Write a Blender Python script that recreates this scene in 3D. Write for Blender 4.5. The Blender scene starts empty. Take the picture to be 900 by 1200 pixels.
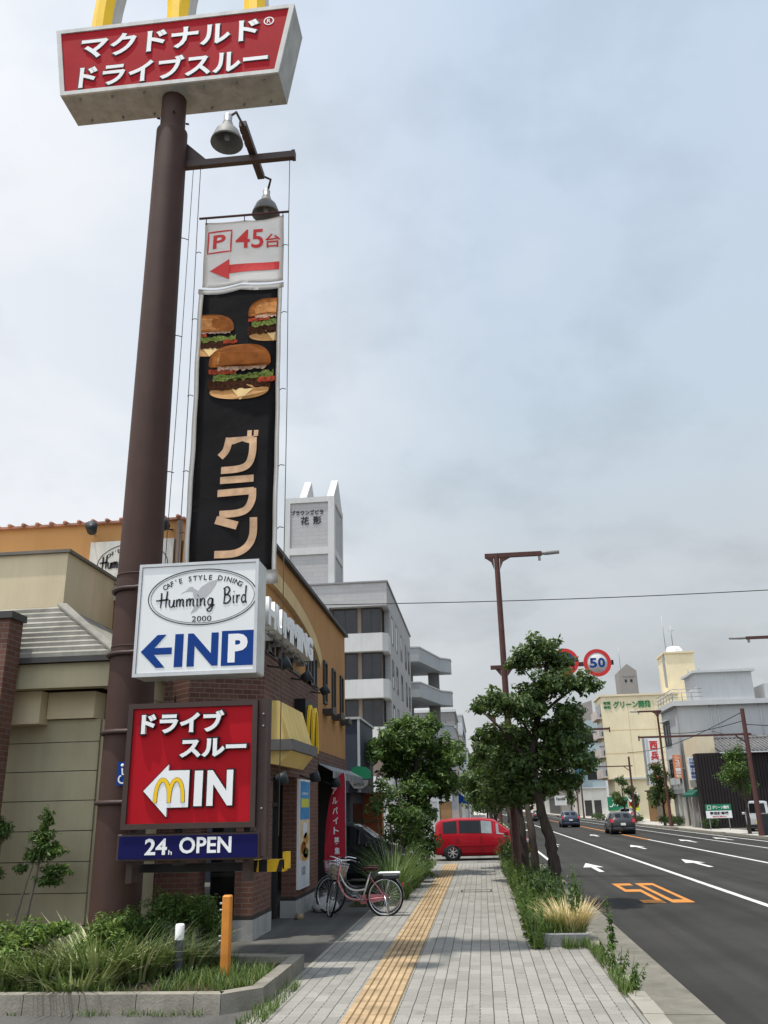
import bpy, bmesh, math, random
from mathutils import Vector, Matrix, Quaternion
import numpy as np
R = math.radians
SC = bpy.context.scene
COL = SC.collection
random.seed(7)

# ------------------------------------------------------------------ camera
cam = bpy.data.cameras.new('camera')
camo = bpy.data.objects.new('camera', cam); COL.objects.link(camo)
cam.sensor_fit = 'VERTICAL'; cam.sensor_height = 36.0; cam.lens = 30.0
cam.clip_start = 0.1; cam.clip_end = 4000
camo.matrix_world = Matrix(((0.99388042, 0.05717285, 0.09451444, 0),
                            (0.10804239, -0.32506668, -0.93949907, 0),
                            (-0.02299034, 0.94396129, -0.32925449, 1.9),
                            (0, 0, 0, 1)))
SC.camera = camo
# ------------------------------------------------------------------ sky and sun
SUN_DIR = Vector((-0.215, -0.135, 1.0)).normalized()
SUN_EL = math.asin(SUN_DIR.z); SUN_ROT = math.atan2(SUN_DIR.x, SUN_DIR.y) % (2 * math.pi)
W = bpy.data.worlds.new('World'); SC.world = W; W.use_nodes = True
nt = W.node_tree; N = nt.nodes; L = nt.links
for n in list(N): N.remove(n)
out = N.new('ShaderNodeOutputWorld'); bg = N.new('ShaderNodeBackground'); L.new(bg.outputs[0], out.inputs[0])
bg.inputs[1].default_value = 0.10
sky = N.new('ShaderNodeTexSky'); sky.sky_type = 'NISHITA'; sky.sun_disc = False
sky.sun_elevation = SUN_EL; sky.sun_rotation = SUN_ROT; sky.dust_density = 3.0; sky.air_density = 1.2
tc = N.new('ShaderNodeTexCoord'); sep = N.new('ShaderNodeSeparateXYZ'); L.new(tc.outputs['Generated'], sep.inputs[0])
def math_node(op, a, b=None, clamp=False):
    m = N.new('ShaderNodeMath'); m.operation = op; m.use_clamp = clamp
    for i, v in enumerate((a, b)):
        if v is None: continue
        if isinstance(v, (int, float)): m.inputs[i].default_value = v
        else: L.new(v, m.inputs[i])
    return m.outputs[0]
zz = math_node('ADD', math_node('MAXIMUM', sep.outputs['Z'], 0.0), 0.35)
comb = N.new('ShaderNodeCombineXYZ')
L.new(math_node('DIVIDE', sep.outputs['X'], zz), comb.inputs[0]); L.new(math_node('DIVIDE', sep.outputs['Y'], zz), comb.inputs[1])
n1 = N.new('ShaderNodeTexNoise'); n1.inputs['Scale'].default_value = 1.7; n1.inputs['Detail'].default_value = 5; n1.inputs['Roughness'].default_value = .5
n1.inputs['Distortion'].default_value = .3
L.new(comb.outputs[0], n1.inputs['Vector'])
n2 = N.new('ShaderNodeTexNoise'); n2.inputs['Scale'].default_value = 3.2; n2.inputs['Detail'].default_value = 6; n2.inputs['Roughness'].default_value = .55
L.new(comb.outputs[0], n2.inputs['Vector'])
# cloud base colour by elevation: pale blue grey, darker towards the horizon bank
elr = N.new('ShaderNodeValToRGB'); L.new(sep.outputs['Z'], elr.inputs[0])
e = elr.color_ramp.elements
SKYK = 10.7
e[0].position = 0.0; e[0].color = (.52, .545, .56, 1)
e[1].position = 1.0; e[1].color = (.53, .65, .80, 1)
for p, c in ((.10, (.52, .545, .56, 1)), (.24, (.565, .60, .625, 1)), (.40, (.55, .64, .72, 1)), (.62, (.55, .65, .775, 1))):
    k = e.new(p); k.color = c
# cloud brightening: whiter veils to the left (towards the sun) and in patches
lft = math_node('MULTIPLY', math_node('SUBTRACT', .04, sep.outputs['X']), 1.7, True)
pat = math_node('SUBTRACT', n1.outputs[0], .43); pat = math_node('MULTIPLY', pat, 3.6, True)
wisp = math_node('MULTIPLY', math_node('SUBTRACT', n2.outputs[0], .45), 1.2, True)
veil = math_node('ADD', math_node('MULTIPLY', lft, math_node('ADD', math_node('MULTIPLY', pat, .9), .95)), math_node('MULTIPLY', math_node('MULTIPLY', pat, wisp), 1.3), True)
mixw = N.new('ShaderNodeMix'); mixw.data_type = 'RGBA'
L.new(veil, mixw.inputs[0]); L.new(elr.outputs[0], mixw.inputs[6]); mixw.inputs[7].default_value = (.84, .86, .89, 1)
dark = math_node('MULTIPLY', math_node('SUBTRACT', .50, n2.outputs[0]), .75, True)
mulw = N.new('ShaderNodeMix'); mulw.data_type = 'RGBA'; mulw.blend_type = 'MULTIPLY'; mulw.inputs[0].default_value = 1
dk = N.new('ShaderNodeCombineColor')
for i in range(3): L.new(math_node('SUBTRACT', 1.0, dark), dk.inputs[i])
L.new(mixw.outputs[2], mulw.inputs[6]); L.new(dk.outputs[0], mulw.inputs[7])
sc10 = N.new('ShaderNodeVectorMath'); sc10.operation = 'SCALE'; sc10.inputs['Scale'].default_value = SKYK
# unseen sky glow added behind the camera, below the sun, to brighten facing walls
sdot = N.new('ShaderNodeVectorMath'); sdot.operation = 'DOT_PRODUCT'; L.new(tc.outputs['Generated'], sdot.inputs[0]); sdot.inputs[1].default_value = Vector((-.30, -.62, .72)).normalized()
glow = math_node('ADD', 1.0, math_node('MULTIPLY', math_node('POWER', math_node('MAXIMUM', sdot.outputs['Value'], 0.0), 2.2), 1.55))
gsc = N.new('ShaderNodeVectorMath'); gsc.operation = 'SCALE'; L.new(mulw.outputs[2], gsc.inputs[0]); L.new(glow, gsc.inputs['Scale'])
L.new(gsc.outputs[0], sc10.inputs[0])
fin = N.new('ShaderNodeMix'); fin.data_type = 'RGBA'; fin.inputs[0].default_value = .88
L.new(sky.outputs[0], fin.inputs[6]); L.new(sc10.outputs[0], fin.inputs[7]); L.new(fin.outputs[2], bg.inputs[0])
sl = bpy.data.lights.new('sun', 'SUN'); sl.energy = 4.6; sl.angle = R(1.0); sl.color = (1, .95, .87)
so = bpy.data.objects.new('sun', sl); COL.objects.link(so)
so.rotation_euler = SUN_DIR.to_track_quat('Z', 'Y').to_euler(); so.location = (-20, -20, 60)
SC.view_settings.view_transform = 'Standard'; SC.view_settings.look = 'None'
SC.view_settings.gamma = 1; SC.view_settings.exposure = 0.08; SC.view_settings.use_curve_mapping = False

# ------------------------------------------------------------------ materials
def newmat(name):
    m = bpy.data.materials.new(name); m.use_nodes = True
    return m, m.node_tree.nodes, m.node_tree.links, m.node_tree.nodes['Principled BSDF']
def rgba(c): return (c[0], c[1], c[2], 1)
def ramp2(N, L, src, c0, c1, p0=.3, p1=.7):
    r = N.new('ShaderNodeValToRGB'); L.new(src, r.inputs[0])
    r.color_ramp.elements[0].position = p0; r.color_ramp.elements[0].color = rgba(c0)
    r.color_ramp.elements[1].position = p1; r.color_ramp.elements[1].color = rgba(c1)
    return r.outputs[0]
def noise(N, L, vec, scale, detail=4, rough=.55):
    n = N.new('ShaderNodeTexNoise'); n.inputs['Scale'].default_value = scale; n.inputs['Detail'].default_value = detail
    n.inputs['Roughness'].default_value = rough
    if vec is not None: L.new(vec, n.inputs['Vector'])
    return n.outputs[0]
def mixc(N, L, f, a, b, mode='MIX'):
    m = N.new('ShaderNodeMix'); m.data_type = 'RGBA'; m.blend_type = mode
    for i, v in ((0, f), (6, a), (7, b)):
        if isinstance(v, (int, float)): m.inputs[i].default_value = v
        elif isinstance(v, tuple): m.inputs[i].default_value = rgba(v)
        else: L.new(v, m.inputs[i])
    return m.outputs[2]
def mat(name, c, rough=.6, var=.12, scale=3.0, metal=0.0, spec=.22, bump=0.0, bscale=40.0, stretch=None, coat=0.0, grime=0.0):
    """plain paint / stone with mottled tone, optional vertical streaks of dirt and fine bump"""
    m, N, L, b = newmat(name)
    tcn = N.new('ShaderNodeTexCoord'); vec = tcn.outputs['Object']
    if stretch:
        mp = N.new('ShaderNodeMapping'); mp.inputs['Scale'].default_value = stretch; L.new(vec, mp.inputs[0]); vec = mp.outputs[0]
    n = noise(N, L, vec, scale)
    col = ramp2(N, L, n, tuple(x * (1 - var) for x in c), tuple(min(1, x * (1 + var)) for x in c))
    if grime:
        mp = N.new('ShaderNodeMapping'); mp.inputs['Scale'].default_value = (3.0, 3.0, .35); L.new(tcn.outputs['Object'], mp.inputs[0])
        g = ramp2(N, L, noise(N, L, mp.outputs[0], 1.6, 6, .65), (1, 1, 1), (.55, .53, .5), .45, .8)
        col = mixc(N, L, grime, col, g, 'MULTIPLY')
    L.new(col, b.inputs['Base Color'])
    b.inputs['Roughness'].default_value = rough; b.inputs['Metallic'].default_value = metal
    b.inputs['Specular IOR Level'].default_value = spec; b.inputs['Coat Weight'].default_value = coat
    if bump:
        bp = N.new('ShaderNodeBump'); bp.inputs['Strength'].default_value = bump; bp.inputs['Distance'].default_value = .02
        L.new(noise(N, L, tcn.outputs['Object'], bscale, 5), bp.inputs['Height']); L.new(bp.outputs[0], b.inputs['Normal'])
    return m
def mat_brick(name, c1, c2, mortar, bw, bh, ms=.006, mode='wall', rough=.8, grime=.3, offset=.5, bump=.4, tone=.25):
    m, N, L, b = newmat(name)
    tcn = N.new('ShaderNodeTexCoord'); sp = N.new('ShaderNodeSeparateXYZ'); L.new(tcn.outputs['Object'], sp.inputs[0])
    cb = N.new('ShaderNodeCombineXYZ')
    if mode == 'wall':
        ad = N.new('ShaderNodeMath'); ad.operation = 'ADD'; L.new(sp.outputs[0], ad.inputs[0]); L.new(sp.outputs[1], ad.inputs[1])
        L.new(ad.outputs[0], cb.inputs[0]); L.new(sp.outputs[2], cb.inputs[1])
    else:
        L.new(sp.outputs[1], cb.inputs[0]); L.new(sp.outputs[0], cb.inputs[1])
    t = N.new('ShaderNodeTexBrick'); L.new(cb.outputs[0], t.inputs['Vector'])
    t.inputs['Color1'].default_value = rgba(c1); t.inputs['Color2'].default_value = rgba(c2); t.inputs['Mortar'].default_value = rgba(mortar)
    t.inputs['Scale'].default_value = 1; t.inputs['Mortar Size'].default_value = ms; t.inputs['Mortar Smooth'].default_value = .2
    t.inputs['Brick Width'].default_value = bw; t.inputs['Row Height'].default_value = bh; t.offset = offset
    g = ramp2(N, L, noise(N, L, tcn.outputs['Object'], .9, 7, .65), (1 - tone,) * 3, (1.0, 1.0, 1.0), .3, .68)
    col = mixc(N, L, 1.0, t.outputs['Color'], g, 'MULTIPLY')
    if grime:
        s = ramp2(N, L, noise(N, L, tcn.outputs['Object'], 6, 6, .7), (1, 1, 1), (.45, .43, .4), .52, .75)
        col = mixc(N, L, grime, col, s, 'MULTIPLY')
    L.new(col, b.inputs['Base Color']); b.inputs['Roughness'].default_value = rough; b.inputs['Specular IOR Level'].default_value = .3
    bp = N.new('ShaderNodeBump'); bp.inputs['Strength'].default_value = bump; bp.inputs['Distance'].default_value = .01; bp.invert = True
    L.new(t.outputs['Fac'], bp.inputs['Height']); L.new(bp.outputs[0], b.inputs['Normal'])
    return m
def mat_leaf(name, c0, c1, c2, rough=.5, trans=.25):
    m, N, L, b = newmat(name)
    g = N.new('ShaderNodeNewGeometry')
    r = N.new('ShaderNodeValToRGB'); L.new(g.outputs['Random Per Island'], r.inputs[0])
    r.color_ramp.elements[0].color = rgba(c0); r.color_ramp.elements[1].color = rgba(c2); k = r.color_ramp.elements.new(.55); k.color = rgba(c1)
    L.new(r.outputs[0], b.inputs['Base Color']); b.inputs['Roughness'].default_value = rough; b.inputs['Specular IOR Level'].default_value = .3
    t = N.new('ShaderNodeBsdfTranslucent'); tcol = mixc(N, L, .5, r.outputs[0], (.16, .22, .03)); L.new(tcol, t.inputs[0])
    mx = N.new('ShaderNodeMixShader'); mx.inputs[0].default_value = trans
    L.new(b.outputs[0], mx.inputs[1]); L.new(t.outputs[0], mx.inputs[2]); L.new(mx.outputs[0], N['Material Output'].inputs[0])
    return m
def mat_glass(name, c, rough=.08, spec=.35):
    return mat(name, c, rough, .25, 1.2, 0, spec)

M = {}
M['pole_brown'] = mat('pole_brown', (.056, .030, .024), .65, .12, 2.5, bump=.04, grime=.35)
M['lamp_brown'] = mat('lamp_brown', (.075, .032, .028), .55, .15, 4, grime=.3)
M['bracket_brown'] = mat('bracket_brown', (.05, .032, .028), .5, .1)
M['sign_red'] = mat('sign_red', (.36, .007, .014), .6, .05, 2, grime=.12, spec=.10)
M['top_red'] = mat('top_red', (.34, .013, .020), .7, .08, 2, grime=.2, spec=.08)
M['sign_white'] = mat('sign_white', (.70, .71, .71), .6, .03, 2, grime=.10, spec=.12)
M['dirty_white'] = mat('dirty_white', (.52, .52, .50), .55, .10, 3, grime=.55)
M['lamp_shade_grey'] = mat('lamp_shade_grey', (.16, .16, .155), .6, .2, 5, grime=.5)
M['soffit_grey'] = mat('soffit_grey', (.33, .33, .31), .6, .15, 3, grime=.7)
M['letter_white'] = mat('letter_white', (.74, .74, .74), .4, .03)
M['black'] = mat('black', (.012, .012, .014), .5, .2)
M['ink'] = mat('ink', (.02, .02, .022), .5, .1)
M['sign_blue'] = mat('sign_blue', (.006, .040, .20), .6, .05, spec=.12)
M['navy_panel'] = mat('navy_panel', (.006, .006, .060), .6, .08, spec=.10)
M['bird_grey'] = mat('bird_grey', (.40, .40, .41), .5, .05)
M['gold'] = mat('gold', (.80, .50, .015), .4, .05, grime=.15)
M['gold_dark'] = mat('gold_dark', (.55, .36, .012), .45, .06, grime=.2)
M['alu'] = mat('alu', (.46, .47, .48), .4, .08, 3, metal=.4, grime=.25)
M['zinc'] = mat('zinc', (.30, .31, .32), .5, .15, 6, metal=.5)
M['chrome'] = mat('chrome', (.62, .62, .63), .22, .05, metal=.9)
M['cloth_white'] = mat('cloth_white', (.78, .77, .75), .85, .05, 2, bump=.15, bscale=6)
M['cloth_black'] = mat('cloth_black', (.021, .020, .0215), .9, .15, 1.5, bump=.25, bscale=4)
M['print_red'] = mat('print_red', (.50, .035, .035), .7, .06)
M['print_tan'] = mat('print_tan', (.52, .33, .20), .7, .22, 6)
M['bun'] = mat('bun', (.20, .065, .016), .8, .35, 5.0, spec=.05)
M['bun_mid'] = mat('bun_mid', (.31, .112, .030), .9, .35, 16.0, spec=.05)
M['bun_light'] = mat('bun_light', (.42, .185, .065), .9, .30, 16.0, spec=.05)
M['bun_low'] = mat('bun_low', (.40, .20, .06), .6, .25, 5)
M['lettuce'] = mat('lettuce', (.11, .14, .035), .95, .75, 30, spec=.02)
M['patty'] = mat('patty', (.040, .017, .010), .95, .7, 34, spec=.02)
M['tomato'] = mat('tomato', (.26, .045, .022), .95, .6, 22, spec=.02)
M['cheese'] = mat('cheese', (.66, .46, .20), .5, .12, 4)
M['onion'] = mat('onion', (.38, .25, .18), .95, .6, 24, spec=.02)
M['plank'] = mat('plank', (.032, .024, .021), .7, .5, 3, stretch=(1, 1, 6))
M['cable'] = mat('cable', (.03, .03, .032), .6, .1)
M['rope'] = mat('rope', (.11, .11, .115), .6, .1)
M['brick'] = mat_brick('brick', (.115, .050, .035), (.165, .076, .053), (.17, .13, .115), .23, .078, .007)
M['brick_far'] = mat_brick('brick_far', (.090, .042, .031), (.140, .067, .048), (.19, .14, .12), .23, .085, .008)
M['brick_concrete'] = mat('brick_concrete', (.33, .33, .32), .85, .14, 3, bump=.15, grime=.5)
M['ochre'] = mat('ochre', (.37, .195, .075), .85, .09, 1.2, bump=.08, grime=.22)
M['ochre_light'] = mat('ochre_light', (.52, .38, .20), .8, .08, 1.5, grime=.25)
M['orange_wall'] = mat('orange_wall', (.43, .235, .095), .85, .08, 1, grime=.22)
M['beige'] = mat('beige', (.56, .475, .32), .85, .07, 1.2, bump=.1, grime=.25)
M['beige_siding'] = mat('beige_siding', (.35, .31, .205), .8, .08, 1.5, bump=.05, grime=.3)
M['base_grey'] = mat('base_grey', (.16, .145, .125), .85, .12, 2, grime=.3)
M['slate'] = mat('slate', (.25, .24, .21), .85, .22, 3.5, bump=.2, grime=.4)
M['flash_dark'] = mat('flash_dark', (.055, .052, .05), .6, .15)
M['roof_tile'] = mat('roof_tile', (.30, .145, .10), .75, .3, 5)
M['glass_dark'] = mat_glass('glass_dark', (.018, .02, .024))
M['glass_blue'] = mat_glass('glass_blue', (.07, .085, .11))
M['window_light'] = mat_glass('window_light', (.22, .23, .25))
M['frame_dark'] = mat('frame_dark', (.04, .037, .035), .5, .1)
M['frame_grey'] = mat('frame_grey', (.22, .22, .22), .5, .1)
M['awning_yellow'] = mat('awning_yellow', (.64, .47, .17), .7, .08, 1.5, grime=.2)
M['awning_band'] = mat('awning_band', (.12, .115, .115), .6, .1)
M['spot_black'] = mat('spot_black', (.025, .03, .034), .5, .2)
M['flag_red'] = mat('flag_red', (.36, .015, .035), .7, .1, 2)
M['poster_blue'] = mat('poster_blue', (.05, .22, .46), .5, .2, 2)
M['poster_white'] = mat('poster_white', (.56, .58, .60), .5, .15, 3)
M['poster_gold'] = mat('poster_gold', (.42, .20, .05), .5, .5, 7)
M['poster_tan'] = mat('poster_tan', (.52, .40, .27), .5, .3, 4)
M['poster_lime'] = mat('poster_lime', (.50, .52, .06), .5, .1)
M['hazard_yellow'] = mat('hazard_yellow', (.62, .38, .02), .6, .15, 5, grime=.4)
M['orange_post'] = mat('orange_post', (.52, .20, .035), .6, .18, 6, grime=.5)
M['bollard_grey'] = mat('bollard_grey', (.085, .09, .105), .6, .15, 6, grime=.3)
M['white_paint'] = mat('white_paint', (.72, .72, .72), .5, .05, grime=.2)
M['concrete'] = mat('concrete', (.20, .185, .155), .9, .25, 2.6, bump=.35, grime=.75)
M['gutter'] = mat('gutter', (.145, .135, .112), .9, .2, 2.2, bump=.3, grime=.6)
M['kerb'] = mat('kerb', (.24, .225, .19), .88, .14, 2.5, bump=.2, bscale=60)
M['granite'] = mat('granite', (.17, .17, .175), .8, .3, 60, bump=.15)
M['soil'] = mat('soil', (.055, .04, .028), .95, .4, 12, bump=.5)
M['shop_navy'] = mat('shop_navy', (.045, .055, .078), .6, .1, 1.5, grime=.2)
M['apt_tile'] = mat_brick('apt_tile', (.37, .365, .365), (.40, .395, .39), (.30, .30, .30), .9, .30, .012, grime=.12, bump=.05, tone=.08)
M['apt_white'] = mat('apt_white', (.50, .50, .49), .8, .06, .6, grime=.25)
M['apt_brown'] = mat('apt_brown', (.20, .155, .125), .8, .08, 1)
M['apt_grey'] = mat('apt_grey', (.36, .375, .385), .85, .06, .6, grime=.2)
M['cream_wall'] = mat('cream_wall', (.64, .56, .385), .85, .06, .5, grime=.22)
M['cream_paint'] = mat('cream_light', (.58, .50, .36), .85, .06, .8, grime=.2)  # plain cream for the shop front, roof edge and tower cap
M['grey_wall'] = mat('grey_wall', (.39, .40, .405), .85, .05, .5, grime=.22)
M['grey_trim'] = mat('grey_trim', (.45, .46, .465), .8, .05, .6, grime=.15)
M['rib_brown'] = mat('rib_brown', (.017, .0135, .0135), .7, .1, 1)
M['tile_grey'] = mat('tile_grey', (.115, .115, .115), .8, .3, 4)
M['tower_grey'] = mat('tower_grey', (.24, .22, .205), .85, .06, .5)
M['sky_blue_wall'] = mat('sky_blue_wall', (.29, .36, .385), .8, .05, .5, grime=.2)
M['teal_glass'] = mat('teal_glass', (.05, .14, .17), .3, .5, 1.5)
M['mid_grey'] = mat('mid_grey', (.19, .185, .18), .85, .1, .6, grime=.25)
M['pink_wall'] = mat('pink_wall', (.46, .40, .37), .85, .1, .6, grime=.3)
M['pale_wall'] = mat('pale_wall', (.55, .54, .50), .85, .08, .6, grime=.3)
M['sign_green'] = mat('sign_green', (.015, .17, .085), .5, .1)
M['text_green'] = mat('text_green', (.03, .17, .06), .6, .1)
M['sign_orange'] = mat('sign_orange', (.62, .20, .09), .5, .1)
M['wood_brown'] = mat('wood_brown', (.22, .13, .06), .8, .2, 2)
M['awning_green'] = mat('awning_green', (.015, .09, .06), .7, .1)
M['shutter_white'] = mat('shutter_white', (.50, .50, .48), .6, .06, 1, grime=.2)
M['orange_panel'] = mat('orange_panel', (.42, .11, .04), .6, .15)
M['car_red'] = mat('car_red', (.26, .005, .012), .3, .03, coat=.15, spec=.15)
M['car_black'] = mat('car_black', (.018, .019, .022), .25, .1, coat=.7)
M['car_blue'] = mat('car_blue', (.022, .03, .055), .25, .1, coat=.7)
M['car_white'] = mat('car_white', (.62, .62, .62), .3, .03, coat=.5)
M['car_silver'] = mat('car_silver', (.40, .41, .42), .3, .05, metal=.3, coat=.5)
M['car_glass'] = mat('car_glass', (.008, .009, .010), .05, .2, spec=.2)
M['car_glass_pale'] = mat('car_glass_pale', (.16, .18, .18), .08, .25, spec=.7)
M['rubber'] = mat('rubber', (.016, .016, .017), .8, .2, 8)
M['tail_red'] = mat('tail_red', (.42, .012, .02), .25, .1, coat=.5)
M['plate_white'] = mat('plate_white', (.66, .66, .64), .5, .05)
M['plate_yellow'] = mat('plate_yellow', (.62, .48, .04), .5, .05)
M['bike_pink'] = mat('bike_pink', (.56, .20, .22), .35, .1, coat=.4)
M['bike_white'] = mat('bike_white', (.60, .56, .52), .4, .08)
M['saddle'] = mat('saddle', (.045, .022, .017), .5, .15)
M['wicker'] = mat('wicker', (.26, .20, .13), .8, .3, 30)
M['plastic_bag'] = mat('plastic_bag', (.55, .55, .55), .35, .1, 5)
M['tactile_groove'] = mat('tactile_groove', (.17, .115, .055), .95, .2, 3, grime=.4, spec=.1)
M['tactile'] = mat('tactile', (.34, .248, .150), .9, .25, 3, bump=.15, grime=.6, spec=.1)
M['line_white'] = mat('line_white', (.50, .50, .48), .8, .14, 3, grime=.75)
M['sign_shade_white'] = mat('sign_shade_white', (.50, .50, .49), .7, .06, 4, grime=.4, spec=.05)  # sign white greyed down, the plate's shade put into its colour
M['line_orange'] = mat('line_orange', (.48, .19, .04), .8, .16, 4, grime=.6)
M['bark'] = mat('bark', (.042, .033, .027), .95, .35, 7, stretch=(3, 3, .6), bump=.8, bscale=25)
M['bark_pale'] = mat('bark_pale', (.16, .135, .105), .95, .25, 7, stretch=(3, 3, .6), bump=.6, bscale=25)
M['leaf_dark'] = mat_leaf('leaf_dark', (.022, .048, .014), (.046, .088, .022), (.115, .165, .045), trans=.3)
M['leaf_mid'] = mat_leaf('leaf_mid', (.028, .064, .012), (.054, .108, .020), (.110, .175, .034))
M['leaf_fresh'] = mat_leaf('leaf_fresh', (.050, .100, .016), (.095, .165, .028), (.18, .24, .045))
M['leaf_deep'] = mat_leaf('leaf_deep', (.014, .035, .010), (.026, .055, .015), (.045, .085, .022))
M['grass'] = mat_leaf('grass', (.040, .085, .016), (.070, .120, .025), (.135, .165, .045))
M['grass_striped'] = mat_leaf('grass_striped', (.055, .105, .024), (.19, .25, .085), (.56, .55, .33), trans=.12)
M['grass_dry'] = mat_leaf('grass_dry', (.50, .36, .15), (.66, .52, .26), (.74, .62, .36), trans=.1)
M['grass_tall'] = mat_leaf('grass_tall', (.050, .105, .026), (.105, .175, .050), (.23, .29, .12))

# asphalt and pavers
def mat_asphalt(name, c, tone=.18):
    m, N, L, b = newmat(name); tcn = N.new('ShaderNodeTexCoord'); v = tcn.outputs['Object']
    fine = ramp2(N, L, noise(N, L, v, 90, 3, .7), tuple(x * .55 for x in c), tuple(x * 1.5 for x in c), .3, .72)
    big = ramp2(N, L, noise(N, L, v, .35, 5, .6), (1 - tone,) * 3, (1.05,) * 3, .32, .68)
    mp = N.new('ShaderNodeMapping'); mp.inputs['Scale'].default_value = (1.3, .02, 1); L.new(v, mp.inputs[0])
    trk = ramp2(N, L, noise(N, L, mp.outputs[0], 1.0, 3), (.74,) * 3, (1.16,) * 3, .35, .65)
    col = mixc(N, L, 1.0, mixc(N, L, 1.0, fine, big, 'MULTIPLY'), trk, 'MULTIPLY')
    L.new(col, b.inputs['Base Color']); b.inputs['Roughness'].default_value = .92; b.inputs['Specular IOR Level'].default_value = .12
    bp = N.new('ShaderNodeBump'); bp.inputs['Strength'].default_value = .35; bp.inputs['Distance'].default_value = .006
    L.new(noise(N, L, v, 130, 3), bp.inputs['Height']); L.new(bp.outputs[0], b.inputs['Normal'])
    return m
M['asphalt'] = mat_asphalt('asphalt', (.0385, .0372, .035), .28)
M['asphalt_old'] = mat_asphalt('asphalt_old', (.095, .093, .088), .3)
M['forecourt'] = mat_asphalt('forecourt', (.115, .11, .10), .4)
M['side_street'] = mat_asphalt('side_street', (.17, .165, .155), .25)
M['far_paving'] = mat('far_paving', (.36, .345, .31), .9, .1, .5, grime=.25)
M['earth'] = mat('earth', (.15, .145, .135), .95, .2, .05)
def mat_pavers():
    m, N, L, b = newmat('pavers'); tcn = N.new('ShaderNodeTexCoord'); sp = N.new('ShaderNodeSeparateXYZ'); L.new(tcn.outputs['Object'], sp.inputs[0])
    def mt(op, a, b_=None):
        q = N.new('ShaderNodeMath'); q.operation = op
        for i, v in enumerate((a, b_)):
            if v is None: continue
            if isinstance(v, (int, float)): q.inputs[i].default_value = v
            else: L.new(v, q.inputs[i])
        return q.outputs[0]
    wob = mt('MULTIPLY', mt('SUBTRACT', noise(N, L, tcn.outputs['Object'], 2.5, 2), .5), .012)
    xx = mt('ADD', sp.outputs[0], wob)
    cb = N.new('ShaderNodeCombineXYZ'); L.new(sp.outputs[1], cb.inputs[0]); L.new(xx, cb.inputs[1])
    t = N.new('ShaderNodeTexBrick'); L.new(cb.outputs[0], t.inputs['Vector'])
    t.inputs['Color1'].default_value = (.195, .19, .176, 1); t.inputs['Color2'].default_value = (.262, .255, .235, 1); t.inputs['Mortar'].default_value = (.13, .125, .11, 1)
    t.inputs['Scale'].default_value = 1; t.inputs['Mortar Size'].default_value = .0035; t.inputs['Mortar Smooth'].default_value = .4
    t.inputs['Brick Width'].default_value = .305; t.inputs['Row Height'].default_value = .135; t.offset = .37; t.offset_frequency = 3; t.inputs['Bias'].default_value = .25
    # deep joints run along the path; every second one is broken into dashes
    u = mt('DIVIDE', xx, .135); fr = mt('FRACT', mt('ADD', u, .5)); line = mt('LESS_THAN', mt('ABSOLUTE', mt('SUBTRACT', fr, .5)), .037)
    par = mt('MODULO', mt('ABSOLUTE', mt('ROUND', u)), 2.0); dash = mt('LESS_THAN', mt('FRACT', mt('DIVIDE', sp.outputs[1], .1525)), .58)
    wear = mt('GREATER_THAN', noise(N, L, tcn.outputs['Object'], 5, 3), .36)
    jt = mt('MULTIPLY', mt('MULTIPLY', line, mt('MAXIMUM', mt('SUBTRACT', 1.0, par), dash)), mt('MAXIMUM', wear, .45))
    big = ramp2(N, L, noise(N, L, tcn.outputs['Object'], .8, 6, .65), (.80, .79, .76), (1.06, 1.05, 1.03), .3, .7)
    spk = ramp2(N, L, noise(N, L, tcn.outputs['Object'], 120, 2, .6), (.80,) * 3, (1.14,) * 3, .3, .7)
    stn = ramp2(N, L, noise(N, L, tcn.outputs['Object'], 3.2, 6, .75), (1, 1, 1), (.55, .53, .48), .55, .74)
    col = mixc(N, L, 1, mixc(N, L, 1, mixc(N, L, 1, t.outputs['Color'], big, 'MULTIPLY'), spk, 'MULTIPLY'), stn, 'MULTIPLY')
    col = mixc(N, L, jt, col, (.045, .042, .035))
    L.new(col, b.inputs['Base Color']); b.inputs['Roughness'].default_value = .85; b.inputs['Specular IOR Level'].default_value = .3
    bp = N.new('ShaderNodeBump'); bp.inputs['Strength'].default_value = .5; bp.inputs['Distance'].default_value = .006; bp.invert = True
    L.new(mt('MAXIMUM', t.outputs['Fac'], jt), bp.inputs['Height']); L.new(bp.outputs[0], b.inputs['Normal'])
    return m
M['pavers'] = mat_pavers()

# ------------------------------------------------------------------ object helpers
ORG = {}
def tag(o, label=None, cat=None, group=None, kind=None):
    if label: o['label'] = label
    if cat: o['category'] = cat
    if group: o['group'] = group
    if kind: o['kind'] = kind
    return o
def thing(name, label, cat, loc=(0, 0, 0), rz=0, group=None):
    o = bpy.data.objects.new(name, None); COL.objects.link(o); o.location = loc; o.rotation_euler = (0, 0, rz)
    o.empty_display_size = .2
    ORG[o.name] = Vector(loc); return tag(o, label, cat, group)
def link(name, me, parent=None, origin=None, local=False):
    """me holds world coordinates unless local"""
    o = bpy.data.objects.new(name, me); COL.objects.link(o)
    if parent is not None:
        o.parent = parent
        if not local: me.transform(Matrix.Translation(-ORG[parent.name]))
        ORG[o.name] = ORG[parent.name].copy()
    else:
        org = Vector(origin) if origin else Vector((0, 0, 0))
        me.transform(Matrix.Translation(-org)); o.location = org; ORG[o.name] = org
    return o
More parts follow.
